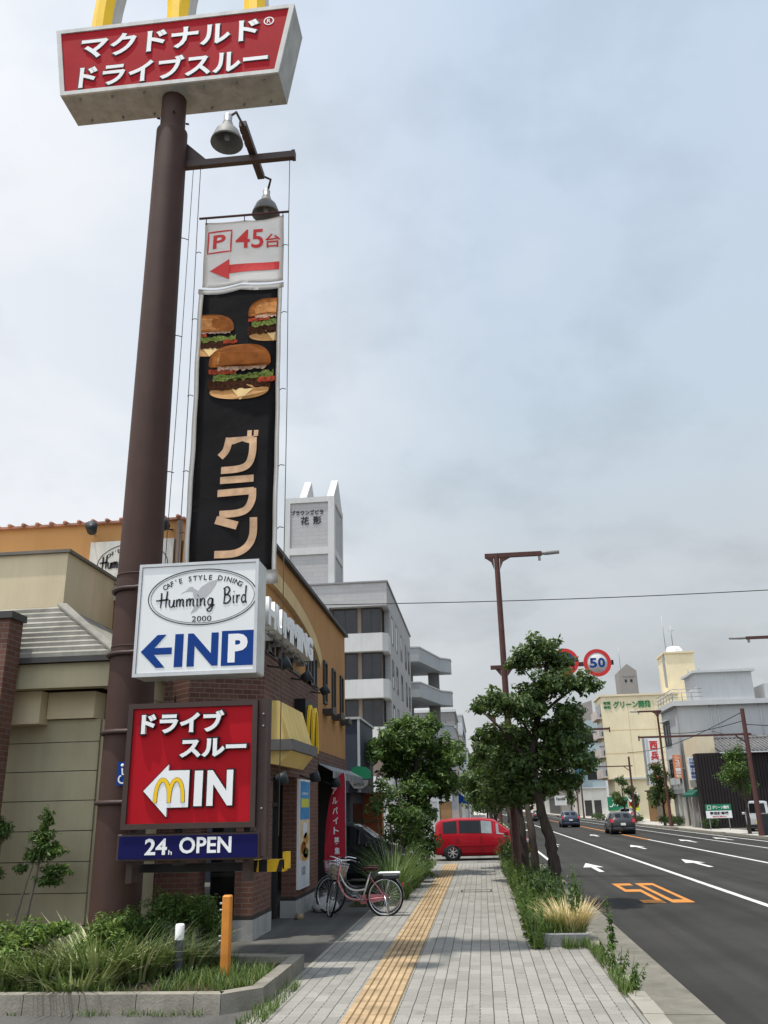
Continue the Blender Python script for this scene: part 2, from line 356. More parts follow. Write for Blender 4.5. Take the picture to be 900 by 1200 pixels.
def catmull(pts, k=6, closed=False):
    P = [Vector(p) for p in pts]; n = len(P); o = []
    rng = range(n if closed else n - 1)
    for i in rng:
        g = lambda j: P[j % n] if closed else P[max(0, min(n - 1, j))]
        a, b, c, d = g(i - 1), g(i), g(i + 1), g(i + 2)
        for s in range(k):
            t = s / k
            o.append(.5 * ((2 * b) + (c - a) * t + (2 * a - 5 * b + 4 * c - d) * t * t + (3 * b - a - 3 * c + d) * t ** 3))
    if not closed: o.append(P[-1])
    return o
class MB:
    def __init__(s): s.bm = bmesh.new()
    def _m(s, fs, m):
        for f in fs: f.material_index = m
        return fs
    def box(s, x0, x1, y0, y1, z0, z1, m=0, bev=0):
        v = [s.bm.verts.new(p) for p in ((x0, y0, z0), (x1, y0, z0), (x1, y1, z0), (x0, y1, z0), (x0, y0, z1), (x1, y0, z1), (x1, y1, z1), (x0, y1, z1))]
        fs = [s.bm.faces.new([v[i] for i in q]) for q in ((0, 3, 2, 1), (4, 5, 6, 7), (0, 1, 5, 4), (1, 2, 6, 5), (2, 3, 7, 6), (3, 0, 4, 7))]
        s._m(fs, m)
        if bev:
            es = list({e for f in fs for e in f.edges})
            r = bmesh.ops.bevel(s.bm, geom=es, offset=bev, segments=1, affect='EDGES', material=-1)
        return s
    def hexa(s, c, m=0):
        v = [s.bm.verts.new(p) for p in c]
        s._m([s.bm.faces.new([v[i] for i in q]) for q in ((0, 3, 2, 1), (4, 5, 6, 7), (0, 1, 5, 4), (1, 2, 6, 5), (2, 3, 7, 6), (3, 0, 4, 7))], m); return s
    def quad(s, pts, m=0):
        s._m([s.bm.faces.new([s.bm.verts.new(p) for p in pts])], m); return s
    def poly(s, pts, ext, m=0):
        """polygon prism: pts 3-D planar loop, ext vector"""
        e = Vector(ext); a = [s.bm.verts.new(p) for p in pts]; b = [s.bm.verts.new(Vector(p) + e) for p in pts]; n = len(a)
        fs = [s.bm.faces.new(a[::-1]), s.bm.faces.new(b)]
        for i in range(n): fs.append(s.bm.faces.new((a[i], a[(i + 1) % n], b[(i + 1) % n], b[i])))
        s._m(fs, m); return s
    def cyl(s, p0, p1, r0, r1=None, n=12, m=0, cap=True):
        return s.tube([p0, p1], [r0, r0 if r1 is None else r1], n, m, cap)
    def tube(s, pts, rad, n=8, m=0, cap=True, closed=False):
        P = [Vector(p) for p in pts]; k = len(P)
        if not hasattr(rad, '__len__'): rad = [rad] * k
        rings = []; ref = None
        for i in range(k):
            if closed: d = P[(i + 1) % k] - P[(i - 1) % k]
            else: d = P[min(k - 1, i + 1)] - P[max(0, i - 1)]
            d.normalize()
            if ref is None:
                ref = Vector((0, 0, 1)) if abs(d.z) < .9 else Vector((1, 0, 0))
            u = ref - d * ref.dot(d)
            if u.length < 1e-6: u = Vector((0, 1, 0)) - d * d.y
            u.normalize(); w = d.cross(u); ref = u
            rings.append([s.bm.verts.new(P[i] + (u * math.cos(2 * math.pi * j / n) + w * math.sin(2 * math.pi * j / n)) * rad[i]) for j in range(n)])
        fs = []
        for i in range(k if closed else k - 1):
            a, b = rings[i], rings[(i + 1) % k]
            for j in range(n): fs.append(s.bm.faces.new((a[j], a[(j + 1) % n], b[(j + 1) % n], b[j])))
        if cap and not closed: fs += [s.bm.faces.new(rings[0][::-1]), s.bm.faces.new(rings[-1])]
        for f in fs: f.smooth = True
        s._m(fs, m); return s
    def lathe(s, prof, c, axis='Z', n=24, m=0):
        """prof list of (r, h) along axis from centre c"""
        A = {'X': (Vector((0, 1, 0)), Vector((0, 0, 1)), Vector((1, 0, 0))), 'Y': (Vector((0, 0, 1)), Vector((1, 0, 0)), Vector((0, 1, 0))), 'Z': (Vector((1, 0, 0)), Vector((0, 1, 0)), Vector((0, 0, 1)))}[axis]
        c = Vector(c); rings = []
        for r, h in prof:
            if r < 1e-5: rings.append([s.bm.verts.new(c + A[2] * h)])
            else: rings.append([s.bm.verts.new(c + A[2] * h + (A[0] * math.cos(2 * math.pi * j / n) + A[1] * math.sin(2 * math.pi * j / n)) * r) for j in range(n)])
        fs = []
        for a, b in zip(rings, rings[1:]):
            for j in range(n):
                if len(a) == 1 and len(b) == 1: continue
                if len(a) == 1: fs.append(s.bm.faces.new((a[0], b[j], b[(j + 1) % n])))
                elif len(b) == 1: fs.append(s.bm.faces.new((a[j], a[(j + 1) % n], b[0])))
                else: fs.append(s.bm.faces.new((a[j], a[(j + 1) % n], b[(j + 1) % n], b[j])))
        for f in fs: f.smooth = True
        s._m(fs, m); return s
    def ribbon(s, pts, w, nrm, ext, m=0, closed=False, taper=None):
        """flat band of width w along pts lying in the plane of normal nrm, thickness ext along nrm"""
        P = [Vector(p) for p in pts]; nv = Vector(nrm).normalized(); k = len(P); A = []; B = []
        for i in range(k):
            if closed: d = P[(i + 1) % k] - P[(i - 1) % k]
            else: d = P[min(k - 1, i + 1)] - P[max(0, i - 1)]
            side = d.cross(nv); side.normalize(); ww = w * (taper[i] if taper else 1) / 2
            A.append(P[i] + side * ww); B.append(P[i] - side * ww)
        va = [s.bm.verts.new(p) for p in A]; vb = [s.bm.verts.new(p) for p in B]
        vc = [s.bm.verts.new(p + nv * ext) for p in A]; vd = [s.bm.verts.new(p + nv * ext) for p in B]; fs = []
        for i in range(k if closed else k - 1):
            j = (i + 1) % k
            for q in ((vc[i], vd[i], vd[j], vc[j]), (va[i], va[j], vb[j], vb[i]), (va[i], vc[i], vc[j], va[j]), (vb[i], vb[j], vd[j], vd[i])): fs.append(s.bm.faces.new(q))
        if not closed:
            fs += [s.bm.faces.new((va[0], vb[0], vd[0], vc[0])), s.bm.faces.new((va[-1], vc[-1], vd[-1], vb[-1]))]
        s._m(fs, m); return s
    def xform(s, mtx): bmesh.ops.transform(s.bm, matrix=mtx, verts=s.bm.verts); return s
    def mesh(s, name, mats):
        bmesh.ops.recalc_face_normals(s.bm, faces=s.bm.faces)
        me = bpy.data.meshes.new(name); s.bm.to_mesh(me); s.bm.free()
        for m in (mats if isinstance(mats, (list, tuple)) else [mats]): me.materials.append(M[m])
        return me
    def build(s, name, mats, parent=None, origin=None, local=False, sharp=None):
        me = s.mesh(name, mats)
        if sharp is not None:
            try: me.set_sharp_from_angle(angle=R(sharp))
            except Exception: pass
        return link(name, me, parent, origin, local)
def copy_tree(o, parent=None):
    c = o.copy(); COL.objects.link(c)
    if parent is not None: c.parent = parent
    ORG[c.name] = ORG.get(o.name, Vector((0, 0, 0))).copy()
    for ch in [x for x in bpy.data.objects if x.parent == o]: copy_tree(ch, c)
    return c

# ---- lettering: font outlines fitted into rectangles of a plane
def text_verts(body, bold=0.0, ext=0.0, shear=0.0):
    cu = bpy.data.curves.new('text', 'FONT'); cu.body = body; cu.offset = bold; cu.extrude = ext; cu.shear = shear; cu.resolution_u = 3
    o = bpy.data.objects.new('text', cu); COL.objects.link(o)
    me = bpy.data.meshes.new_from_object(o.evaluated_get(bpy.context.evaluated_depsgraph_get()))
    bpy.data.objects.remove(o); bpy.data.curves.remove(cu)
    return me
def text(items, name, mt, plane, pos, parent, ext=.004, bold=.0, shear=0, warp=None, grow=0.0):
    """items: list of (string, u0, u1, v0, v1); plane 'S' faces -Y, 'E' faces +X, 'W' faces -X, 'G' lies on the ground"""
    bm = bmesh.new()
    for it in items:
        body, u0, u1, v0, v1 = it
        me = text_verts(body, bold, .02, shear)
        co = np.empty(len(me.vertices) * 3); me.vertices.foreach_get('co', co); co = co.reshape(-1, 3)
        if len(co) == 0: continue
        mn, mx = co.min(0), co.max(0); d = np.maximum(mx - mn, 1e-6)
        u0, u1, v0, v1 = u0 - grow, u1 + grow, v0 - grow, v1 + grow
        u = u0 + (co[:, 0] - mn[0]) / d[0] * (u1 - u0); v = v0 + (co[:, 1] - mn[1]) / d[1] * (v1 - v0); w = (co[:, 2] - mn[2]) / d[2] * ext
        if plane == 'S': c3 = np.stack([u, pos - w, v], 1)
        elif plane == 'E': c3 = np.stack([pos + w, u, v], 1)
        elif plane == 'W': c3 = np.stack([pos - w, u1 + u0 - u, v], 1)
        else: c3 = np.stack([u, v, pos + w], 1)
        if warp: c3 = np.array([warp(p) for p in c3])
        me.vertices.foreach_set('co', c3.reshape(-1)); me.update()
        bm.from_mesh(me); bpy.data.meshes.remove(me)
    out = bpy.data.meshes.new(name); bm.to_mesh(out); bm.free(); out.materials.append(M[mt])
    for p in out.polygons: p.material_index = 0
    return link(name, out, parent)

# ---- foliage
def leaf_mesh(name, clumps, n, size, mt, seed=0, up=.5, narrow=.45, fold=.25, shell=.5):
    """clumps: (x,y,z,rx,ry,rz); n leaves in all, each a folded diamond of its own"""
    rg = np.random.default_rng(seed); C = np.array(clumps, float)
    vol = (C[:, 3] * C[:, 4] * C[:, 5]) ** .75; pr = vol / vol.sum()
    idx = rg.choice(len(C), n, p=pr)
    d = rg.normal(size=(n, 3)); d /= np.linalg.norm(d, axis=1)[:, None]
    lump = .8 + .35 * np.sin(d[:, 0] * 5 + idx) * np.cos(d[:, 2] * 4 + idx * 2.1) + rg.normal(size=n) * .06
    r = rg.random(n) ** shell * lump
    c = C[idx, :3] + d * C[idx, 3:] * r[:, None]
    nm = d * .7 + rg.normal(size=(n, 3)) * .6; nm[:, 2] += up; nm /= np.linalg.norm(nm, axis=1)[:, None]
    a = rg.normal(size=(n, 3)); a[:, 2] -= .35; a -= nm * (a * nm).sum(1)[:, None]; a /= np.linalg.norm(a, axis=1)[:, None]
    b = np.cross(nm, a); s = size * (.45 + 1.1 * rg.random(n) ** 1.3); s = s[:, None]
    v0 = c - a * s * .5; v2 = c + a * s * .5; v1 = c + b * s * narrow * .5 + nm * s * fold * .4; v3 = c - b * s * narrow * .5 + nm * s * fold * .4
    V = np.stack([v0, v1, v2, v3], 1).reshape(-1, 3)
    i = np.arange(n) * 4; F = np.concatenate([np.stack([i, i + 1, i + 2], 1), np.stack([i, i + 2, i + 3], 1)], 1).reshape(-1, 3)
    me = bpy.data.meshes.new(name); me.vertices.add(len(V)); me.vertices.foreach_set('co', V.reshape(-1))
    me.loops.add(len(F) * 3); me.loops.foreach_set('vertex_index', F.reshape(-1).astype(np.int32))
    me.polygons.add(len(F)); me.polygons.foreach_set('loop_start', (np.arange(len(F)) * 3).astype(np.int32)); me.polygons.foreach_set('loop_total', np.full(len(F), 3, np.int32))
    me.update(calc_edges=True); me.validate(); me.materials.append(M[mt]); return me
def blade_mesh(name, roots, length, width, mt, seed=0, droop=.6, seg=3, lean=.5):
    """grass blades: roots Nx3, curved tapering strips"""
    rg = np.random.default_rng(seed); Rt = np.array(roots, float); n = len(Rt); V = []; F = []
    az = rg.random(n) * 6.283; ln = length * (.5 + .6 * rg.random(n)); le = lean * rg.random(n); dr = droop * (.3 + rg.random(n))
    base = 0
    P = []
    for k in range(seg + 1):
        t = k / seg
        out = (le * t + dr * t * t * .6) * ln; up = ln * (t - .38 * dr * t * t)
        c = Rt + np.stack([np.cos(az) * out, np.sin(az) * out, up], 1)
        w = width * (1 - t ** 1.6) * .5 + .0006
        sd = np.stack([-np.sin(az), np.cos(az), np.zeros(n)], 1)
        P += [c - sd * w, c + sd * w]
    V = np.stack(P, 1).reshape(-1, 3); m = 2 * (seg + 1); i = np.arange(n) * m; Fs = []
    for k in range(seg): Fs.append(np.stack([i + 2 * k, i + 2 * k + 1, i + 2 * k + 3, i + 2 * k + 2], 1))
    F = np.stack(Fs, 1).reshape(-1, 4)
    me = bpy.data.meshes.new(name); me.vertices.add(len(V)); me.vertices.foreach_set('co', V.reshape(-1))
    me.loops.add(len(F) * 4); me.loops.foreach_set('vertex_index', F.reshape(-1).astype(np.int32))
    me.polygons.add(len(F)); me.polygons.foreach_set('loop_start', (np.arange(len(F)) * 4).astype(np.int32)); me.polygons.foreach_set('loop_total', np.full(len(F), 4, np.int32))
    me.update(calc_edges=True); me.validate(); me.materials.append(M[mt]); return me
def scatter(n, x0, x1, y0, y1, z, seed, clump=0):
    rg = np.random.default_rng(seed)
    p = np.stack([x0 + rg.random(n) * (x1 - x0), y0 + rg.random(n) * (y1 - y0), np.full(n, z)], 1)
    if clump:
        c = np.stack([x0 + rg.random(clump) * (x1 - x0), y0 + rg.random(clump) * (y1 - y0)], 1); k = rg.integers(0, clump, n)
        p[:, :2] = c[k] + rg.normal(size=(n, 2)) * .10
        p[:, 0] = np.clip(p[:, 0], x0, x1); p[:, 1] = np.clip(p[:, 1], y0, y1)
    return p
# ================================================================== SETTING
def struct(name, mb, m, origin=None):
    o = mb.build(name, m, origin=origin); o['kind'] = 'structure'; return o
struct('ground', MB().quad([(-2500, -2500, -.30), (2500, -2500, -.30), (2500, 3000, -.30), (-2500, 3000, -.30)]), 'earth')
road = struct('road', MB().quad([(1.5, -60, -.12), (15.3, -60, -.12), (15.3, 900, -.12), (1.5, 900, -.12)]), 'asphalt')
struct('side_street', MB().quad([(-60, 34.4, -.116), (1.62, 34.4, -.116), (1.62, 41.4, -.116), (-60, 41.4, -.116)]), 'side_street')
# pavement blocks
fc = MB(); fc.box(-40, 1.40, -8, 33.3, -.28, 0.0)
fc.hexa([(-40, 33.3, -.28), (1.40, 33.3, -.28), (1.40, 34.4, -.28), (-40, 34.4, -.28), (-40, 33.3, 0), (1.40, 33.3, 0), (1.40, 34.4, -.105), (-40, 34.4, -.105)])
struct('forecourt', fc, 'forecourt')
struct('far_forecourt', MB().box(-60, 1.40, 41.4, 700, -.28, -.01), 'far_paving')
struct('far_sidewalk', MB().box(15.52, 60, -40, 700, -.28, .0), 'far_paving')
struct('car_park', MB().quad([(18.0, 30, .004), (60, 30, .004), (60, 69.5, .004), (18.0, 69.5, .004)]), 'asphalt_old')
struct('driveway', MB().quad([(-30, -8, .004), (-2.42, -8, .004), (-2.42, 9.42, .004), (-30, 9.42, .004)]), 'asphalt_old')
sw = struct('sidewalk', MB().quad([(-2.30, -8, .004), (1.398, -8, .004), (1.398, 33.25, .004), (-2.30, 33.25, .004)]), 'pavers')
# joint strip between forecourt and pavers
MB().box(-2.36, -2.30, -8, 33.2, -.1, .008).build('edging', 'kerb', sw)
t = MB(); t.box(-1.45, -.965, -8, 33.2, 0, .0075, 1)
y = -8.0
while y < 33.0:
    for k in range(6): t.box(-1.447 + k * .0808 + (.003 if k > 2 else 0), -1.447 + k * .0808 + .060 + (.003 if k > 2 else 0), y + .006, y + .294, .006, .0135)
    y += .30
tp = t.build('tactile_paving', ['tactile', 'tactile_groove'], sw)
for (x0, x1, y0, y1) in ((-.62, .12, 22.2, 22.75), (-.95, -.05, 30.2, 30.9)):
    mh = MB(); mh.box(x0, x1, y0, y1, .002, .006, 0)
    for q in ((x0, x1, y0, y0 + .04), (x0, x1, y1 - .04, y1), (x0, x0 + .04, y0 + .04, y1 - .04), (x1 - .04, x1, y0 + .04, y1 - .04)): mh.box(*q, .004, .010, 1)
    mh.build('manhole_cover', ['pavers', 'frame_dark'], sw)
def kerb_run(x0, x1, y0, y1, zt, seed):
    rg = random.Random(seed); k = MB(); y = y0
    while y < y1 - .01:
        ye = min(y + .60, y1); dx = rg.uniform(-.006, .006); dz = rg.uniform(-.006, .006)
        k.hexa([(x0 + dx, y + .004, -.28), (x1 + dx + .02, y + .004, -.28), (x1 + dx + .02, ye - .004, -.28), (x0 + dx, ye - .004, -.28),
                (x0 + dx, y + .004, zt + dz), (x1 + dx - .02, y + .004, zt + dz), (x1 + dx - .02, ye - .004, zt + dz), (x0 + dx, ye - .004, zt + dz)])
        y = ye
    return k
struct('kerb', kerb_run(1.405, 1.62, -8, 33.6, .022, 1), 'kerb')
struct('far_kerb', kerb_run(15.3, 15.50, 20, 240, .03, 2), 'kerb')
struct('further_kerb', kerb_run(1.405, 1.62, 42, 260, .02, 3), 'kerb')
g = MB(); y = -8
while y < 33.6: g.box(1.64, 2.20, y + .005, y + 1.99, -.2, -.108 + random.uniform(-.002, .002)); y += 2
struct('gutter', g, 'gutter')
# --- painted marks on the road
zm = -.114
def mark(name, polys, m):
    k = MB()
    for p in polys: k.quad([(x, y, zm) for x, y in p])
    return k.build(name, m, road)
def rect(x0, x1, y0, y1): return [(x0, y0), (x1, y0), (x1, y1), (x0, y1)]
mark('lane_line', [rect(5.57, 5.73, -60, 400)], 'line_white')
mark('lane_line', [rect(9.52, 9.68, -60, 55)], 'line_white')
mark('lane_line', [rect(9.50, 9.70, 55, 300)], 'line_orange')
mark('lane_line', [rect(12.55, 12.67, 10, 300)], 'line_white')
mark('edge_line', [rect(14.55, 14.70, 10, 300)], 'line_white')
mark('edge_line', [rect(2.42, 2.54, 34.5, 300)], 'line_white')
def arrow(xc, y0, ln=4.4):
    y1 = y0 + ln; yh = y0 + ln * .5
    return mark('lane_arrow', [rect(xc - .085, xc + .085, y0, yh), [(xc - .34, yh), (xc + .34, yh), (xc + .02, y1), (xc - .02, y1)]], 'line_white')
for xc, y0 in ((3.65, 29.8), (7.35, 31.2), (7.5, 44), (3.75, 48), (3.75, 80), (7.6, 62), (11.2, 50), (13.6, 52), (11.3, 75)): arrow(xc, y0)
# orange 50, stretched along the lane
def fifty():
    P = []; x0, x1, y0, y1 = 3.33, 3.80, 20.5, 25.4; s = .115; h = .62
    P += [rect(x0, x1, y1 - h, y1), rect(x0, x0 + s, 23.05 + h, y1 - h), rect(x0, x1, 23.05, 23.05 + h), rect(x1 - s, x1, y0 + h, 23.05), rect(x0, x1, y0, y0 + h)]
    x0, x1 = 3.93, 4.40
    P += [rect(x0, x1, y1 - h, y1), rect(x0, x1, y0, y0 + h), rect(x0, x0 + s, y0 + h, y1 - h), rect(x1 - s, x1, y0 + h, y1 - h)]
    return P
mark('speed_marking', fifty(), 'line_orange')

# ================================================================== LEFT SIDE
# ---- planting bed in the foreground
def bed_kerb():
    k = MB(); h = .185; w = .16
    x = -12.0
    while x < -2.75:
        xe = min(x + .6, -2.72); k.hexa([(x + .004, 9.45, -.05), (xe - .004, 9.45, -.05), (xe - .004, 9.63, -.05), (x + .004, 9.63, -.05),
                                         (x + .004, 9.47, h), (xe - .004, 9.47, h), (xe - .004, 9.62, h), (x + .004, 9.62, h)]); x = xe
    k.hexa([(-2.716, 9.45, -.05), (-2.35, 9.80, -.05), (-2.52, 9.92, -.05), (-2.79, 9.63, -.05), (-2.716, 9.47, h), (-2.37, 9.80, h), (-2.51, 9.91, h), (-2.78, 9.62, h)])
    y = 9.80
    while y < 11.9:
        ye = min(y + .6, 11.95); k.hexa([(-2.52, y + .125, -.05), (-2.35, y + .005, -.05), (-2.35, ye - .004, -.05), (-2.52, ye - .004, -.05),
                                        (-2.51, y + .12, h), (-2.37, y + .005, h), (-2.37, ye - .004, h), (-2.51, ye - .004, h)]) if y < 9.9 else k.box(-2.51, -2.36, y + .004, ye - .004, -.05, h); y = ye
    k.box(-3.6, -2.515, 11.80, 11.95, -.05, h - .004)
    return k
tag(bed_kerb().build('bed_kerb', 'concrete', origin=(-4, 9.5, 0)), 'low weathered concrete kerb around the planted bed at lower left', 'kerb')
so_ = MB(); so_.poly([(-12, 9.63, .06), (-2.80, 9.63, .06), (-2.53, 9.93, .06), (-2.53, 11.79, .06), (-3.6, 11.79, .06), (-4.6, 13.6, .06), (-12, 13.6, .06)], (0, 0, .05))
struct('soil', so_, 'soil')

# ---- tall sign pole
pl = thing('sign_pole', 'tall thick round brown steel pole carrying the red and white roadside signs', 'pole', (-4.83, 11.75, 0))
k = MB(); k.lathe([(.33, 0), (.318, 4), (.292, 9), (.272, 13.35), (.272, 13.42), (.22, 13.46), (.215, 14.6)], (-4.83, 11.75, 0), n=40)
k.build('shaft', 'pole_brown', pl)
for z in (3.35, 4.5, 5.55, 2.4):
    MB().lathe([(.312, 0), (.322, .003), (.322, .02), (.312, .023)], (-4.83, 11.75, z - .35), n=40).build('weld_ring', 'pole_brown', pl)
for z in (4.98, 4.05, 2.98, 2.07):
    b = MB()
    arc = [(-4.83 + .345 * math.cos(a), 11.75 + .345 * math.sin(a), z) for a in [R(d) for d in range(150, 281, 10)]] + [(-4.50, 11.34, z)]
    b.tube(arc, .032, 8); b.box(-5.19, -5.13, 11.80, 11.88, z - .2, z + .12)
    b.build('clamp', 'bracket_brown', pl)
b = MB(); b.box(-4.60, -2.62, 11.80, 11.90, 12.70, 12.83); b.box(-2.66, -2.60, 11.79, 11.91, 12.69, 12.84)
b.poly([(-4.58, 11.84, 12.83), (-4.18, 11.84, 12.83), (-4.58, 11.84, 13.25)], (0, .02, 0))
b.build('bracket_arm', 'bracket_brown', pl)
for a in range(4):
    an = a * 1.57 + .4; x, y = -4.83 + .222 * math.cos(an), 11.75 + .222 * math.sin(an)
    MB().cyl((x, y, 13.7), (x + .06 * math.cos(an), y + .06 * math.sin(an), 13.7), .018, n=6).build('bolt', 'bracket_brown', pl)
w = MB(); w.box(-4.79, -4.55, 11.38, 11.40, 2.28, 2.58, 0)
wc = thing('accessible_parking_plate', 'small blue wheelchair symbol plate fixed to the brown sign pole', 'sign', (-4.8, 11.39, 2.2))
w.build('plate', 'sign_blue', wc)
s_ = MB(); s_.cyl((-4.72, 11.376, 2.535), (-4.72, 11.373, 2.535), .022, n=14)
s_.ribbon([(-4.72, 11.376, 2.50), (-4.71, 11.376, 2.42), (-4.66, 11.376, 2.42), (-4.635, 11.376, 2.34)], .022, (0, -1, 0), .003)
s_.ribbon([(-4.71 + .05 * math.cos(a), 11.376, 2.36 + .05 * math.sin(a)) for a in [R(d) for d in range(110, 391, 20)]], .018, (0, -1, 0), .003)
s_.build('wheelchair_symbol', 'letter_white', wc)

# ---- top red sign with yellow arches
ts = thing('roadside_sign', 'red sign box with white katakana letters and yellow arches on top of the brown pole', 'sign', (-4.83, 11.75, 14.15))
F = [(-6.82, 11.40, 14.17), (-2.82, 11.40, 14.17), (-2.55, 11.40, 15.74), (-7.06, 11.40, 15.74)]
Bk = [(-6.82, 12.10, 14.17), (-2.82, 12.10, 14.17), (-2.55, 12.10, 15.74), (-7.06, 12.10, 15.74)]
k = MB(); k.hexa([F[0], F[1], Bk[1], Bk[0], F[3], F[2], Bk[2], Bk[3]]); k.build('cabinet', 'soffit_grey', ts)
c = Vector((-4.81, 0, 14.955))
def inset(pts, d):
    o = []
    n = len(pts)
    for i in range(n):
        p = Vector(pts[i]); a = (Vector(pts[i - 1]) - p).normalized(); b_ = (Vector(pts[(i + 1) % n]) - p).normalized()
        o.append(p + (a + b_) * d)
    return o
In = inset(F, .085)
fr = MB()
for i in range(4):
    j = (i + 1) % 4; off = Vector((0, -.035, 0))
    fr.hexa([Vector(F[i]), Vector(F[j]), In[j], In[i], Vector(F[i]) + off, Vector(F[j]) + off, In[j] + off, In[i] + off])
fr.build('frame', 'dirty_white', ts)
MB().poly([p + Vector((0, -.012, 0)) for p in In], (0, .01, 0)).build('face_panel', 'top_red', ts)
rows = [('マクドナルド', -6.53, -3.20, 14.98, 15.50), ('ドライブスルー', -6.50, -3.02, 14.30, 14.82)]
text(rows, 'lettering_outline', 'ink', 'S', 11.386, ts, .006, .050, grow=.028)
text(rows, 'lettering', 'letter_white', 'S', 11.377, ts, .010, .028)
text([('R', -3.055, -2.985, 15.36, 15.46)], 'registered_letter', 'letter_white', 'S', 11.384, ts, .004, .01)
MB().ribbon([(-3.02 + .085 * math.cos(a), 11.386, 15.41 + .085 * math.sin(a)) for a in [i * math.pi / 12 for i in range(24)]], .02, (0, -1, 0), .004, closed=True).build('registered_ring', 'letter_white', ts)
for x in (-6.5, -5.9, -5.3, -4.2, -3.6, -3.1):
    for y in (11.5, 12.0): MB().cyl((x, y, 14.172), (x, y, 14.13), .022, n=8).build('drain_stub', 'frame_grey', ts)
# the yellow arches stand on the cabinet: three legs joined by two arches, faceted section
def arch_pts(cx, a, z0, h): return [(cx - a * math.cos(t), z0 + h * math.sin(t) ** .8) for t in [math.pi * i / 20 for i in range(21)]]
def arches(name, mt, side, xc, z0, half, h, yf, yb, w, parent, ridge=.10):
    """two arches of a letter M in relief"""
    k = MB()
    for s in (-1, 1):
        pts = arch_pts(xc + s * half / 2, half / 2 - .0, z0, h); n = len(pts); rows_ = []
        for i, (x, z) in enumerate(pts):
            p = Vector((x, .006 * s, z)); q0 = Vector((*[pts[max(0, i - 1)][0]], 0, pts[max(0, i - 1)][1])); q1 = Vector((pts[min(n - 1, i + 1)][0], 0, pts[min(n - 1, i + 1)][1]))
            d = (q1 - q0).normalized(); sd = Vector((-d.z, 0, d.x))
            rows_.append([k.bm.verts.new(v) for v in (p - sd * w / 2 + Vector((0, yb, 0)), p - sd * w / 2 + Vector((0, yf + ridge, 0)), p - sd * w * .18 + Vector((0, yf, 0)),
                                                      p + sd * w * .18 + Vector((0, yf, 0)), p + sd * w / 2 + Vector((0, yf + ridge, 0)), p + sd * w / 2 + Vector((0, yb, 0)))])
        for a, b_ in zip(rows_, rows_[1:]):
            for j in range(6):
                f = k.bm.faces.new((a[j], a[(j + 1) % 6], b_[(j + 1) % 6], b_[j])); f.material_index = 1 if j in (5,) else (2 if j in (0, 4) else 0)
        k.bm.faces.new(rows_[0]); k.bm.faces.new(rows_[-1][::-1])
    return k.build(name, mt, parent)
arches('arches', ['gold', 'gold_dark', 'dirty_white'], None, -4.84, 15.74, 1.48, 2.5, 11.52, 11.96, .40, ts)

# ---- floodlights on the bracket arm
fl = thing('floodlight_beam', 'short dark crossbeam on the pole arm between two lamp heads', 'beam', (-3.36, 11.85, 12.7))
b = MB(); b.box(-3.425, -3.30, 11.15, 12.45, 12.842, 12.95)
for y in (11.25, 11.4, 11.55): b.box(-3.44, -3.425, y, y + .1, 12.86, 12.91)
b.build('beam', 'bracket_brown', fl)
def flood(x, y, z, lab):
    t = thing('floodlight', lab, 'lamp', (x, y, z), group='floodlights over the hanging banners')
    MB().lathe([(.06, .30), (.08, .28), (.11, .20), (.19, .10), (.25, -.07), (.26, -.11), (.245, -.11), (.17, .08), (.02, .14)], (x, y, z), n=24).build('shade', 'lamp_shade_grey', t)
    MB().lathe([(0, .47), (.05, .46), (.07, .42), (.06, .30), (.08, .29)], (x, y, z), n=14).build('lamp_housing', 'zinc', t)
    MB().lathe([(0, -.06), (.045, -.03), (.06, .04), (.03, .12), (.02, .18)], (x, y, z), n=12).build('bulb', 'window_light', t)
    k = MB(); k.tube([(x + .02, y, z + .42), (x + .10, y + (.1 if y < 11.5 else -.1), z + .60), (-3.36, 11.20 if y < 11.5 else 12.40, 12.89)], .022, 6); k.build('stem', 'bracket_brown', t); return t
flood(-3.44, 10.60, 12.10, 'white bell-shaped floodlight nearer the camera, above the pole arm')
f2 = flood(-3.36, 12.85, 12.48, 'grey floodlight hanging just behind the top of the white parking banner')

# ---- banners hung on wires under the arm
def ripple(p):
    x, y, z = p
    return (x, y + .018 * math.sin(x * 5.0 + z * 2.1) + .012 * math.sin(z * 6.3 - x * 3), z)
def cloth(x0, x1, z0, z1, y, nx=14, nz=20, sag=0.0, slant=0.0):
    k = MB(); g = []
    for j in range(nz + 1):
        row = []
        for i in range(nx + 1):
            u = i / nx; v = j / nz; x = x0 + (x1 - x0) * u; z = z0 + (z1 - z0) * v
            z += (sag * -abs(math.sin(u * 2 * math.pi)) * (1 if v in (0, 1) else (1 - v if v < .5 else v) * .8)) + slant * u
            row.append(k.bm.verts.new(ripple((x, y, z))))
        g.append(row)
    for j in range(nz):
        for i in range(nx):
            f = k.bm.faces.new((g[j][i], g[j][i + 1], g[j + 1][i + 1], g[j + 1][i])); f.smooth = True
    r = bmesh.ops.solidify(k.bm, geom=k.bm.faces[:], thickness=.004)
    return k
YB = 11.85
wb = thing('parking_banner', 'white cloth banner with red parking arrow and number, hung under the arm', 'banner', (-3.5, YB, 10.15))
cloth(-4.16, -2.78, 10.22, 11.50, YB, sag=.03).build('cloth', 'cloth_white', wb)
text([('45', -3.60, -3.13, 10.90, 11.28), ('台', -3.10, -2.84, 10.90, 11.16)], 'lettering', 'print_red', 'S', YB - .006, wb, .004, .012, warp=ripple)
text([('P', -4.00, -3.78, 10.94, 11.22)], 'parking_letter', 'print_red', 'S', YB - .006, wb, .004, .02, warp=ripple)
k = MB(); sq = [(-4.09, 10.86), (-3.68, 10.86), (-3.68, 11.29), (-4.09, 11.29)]
sqp = []
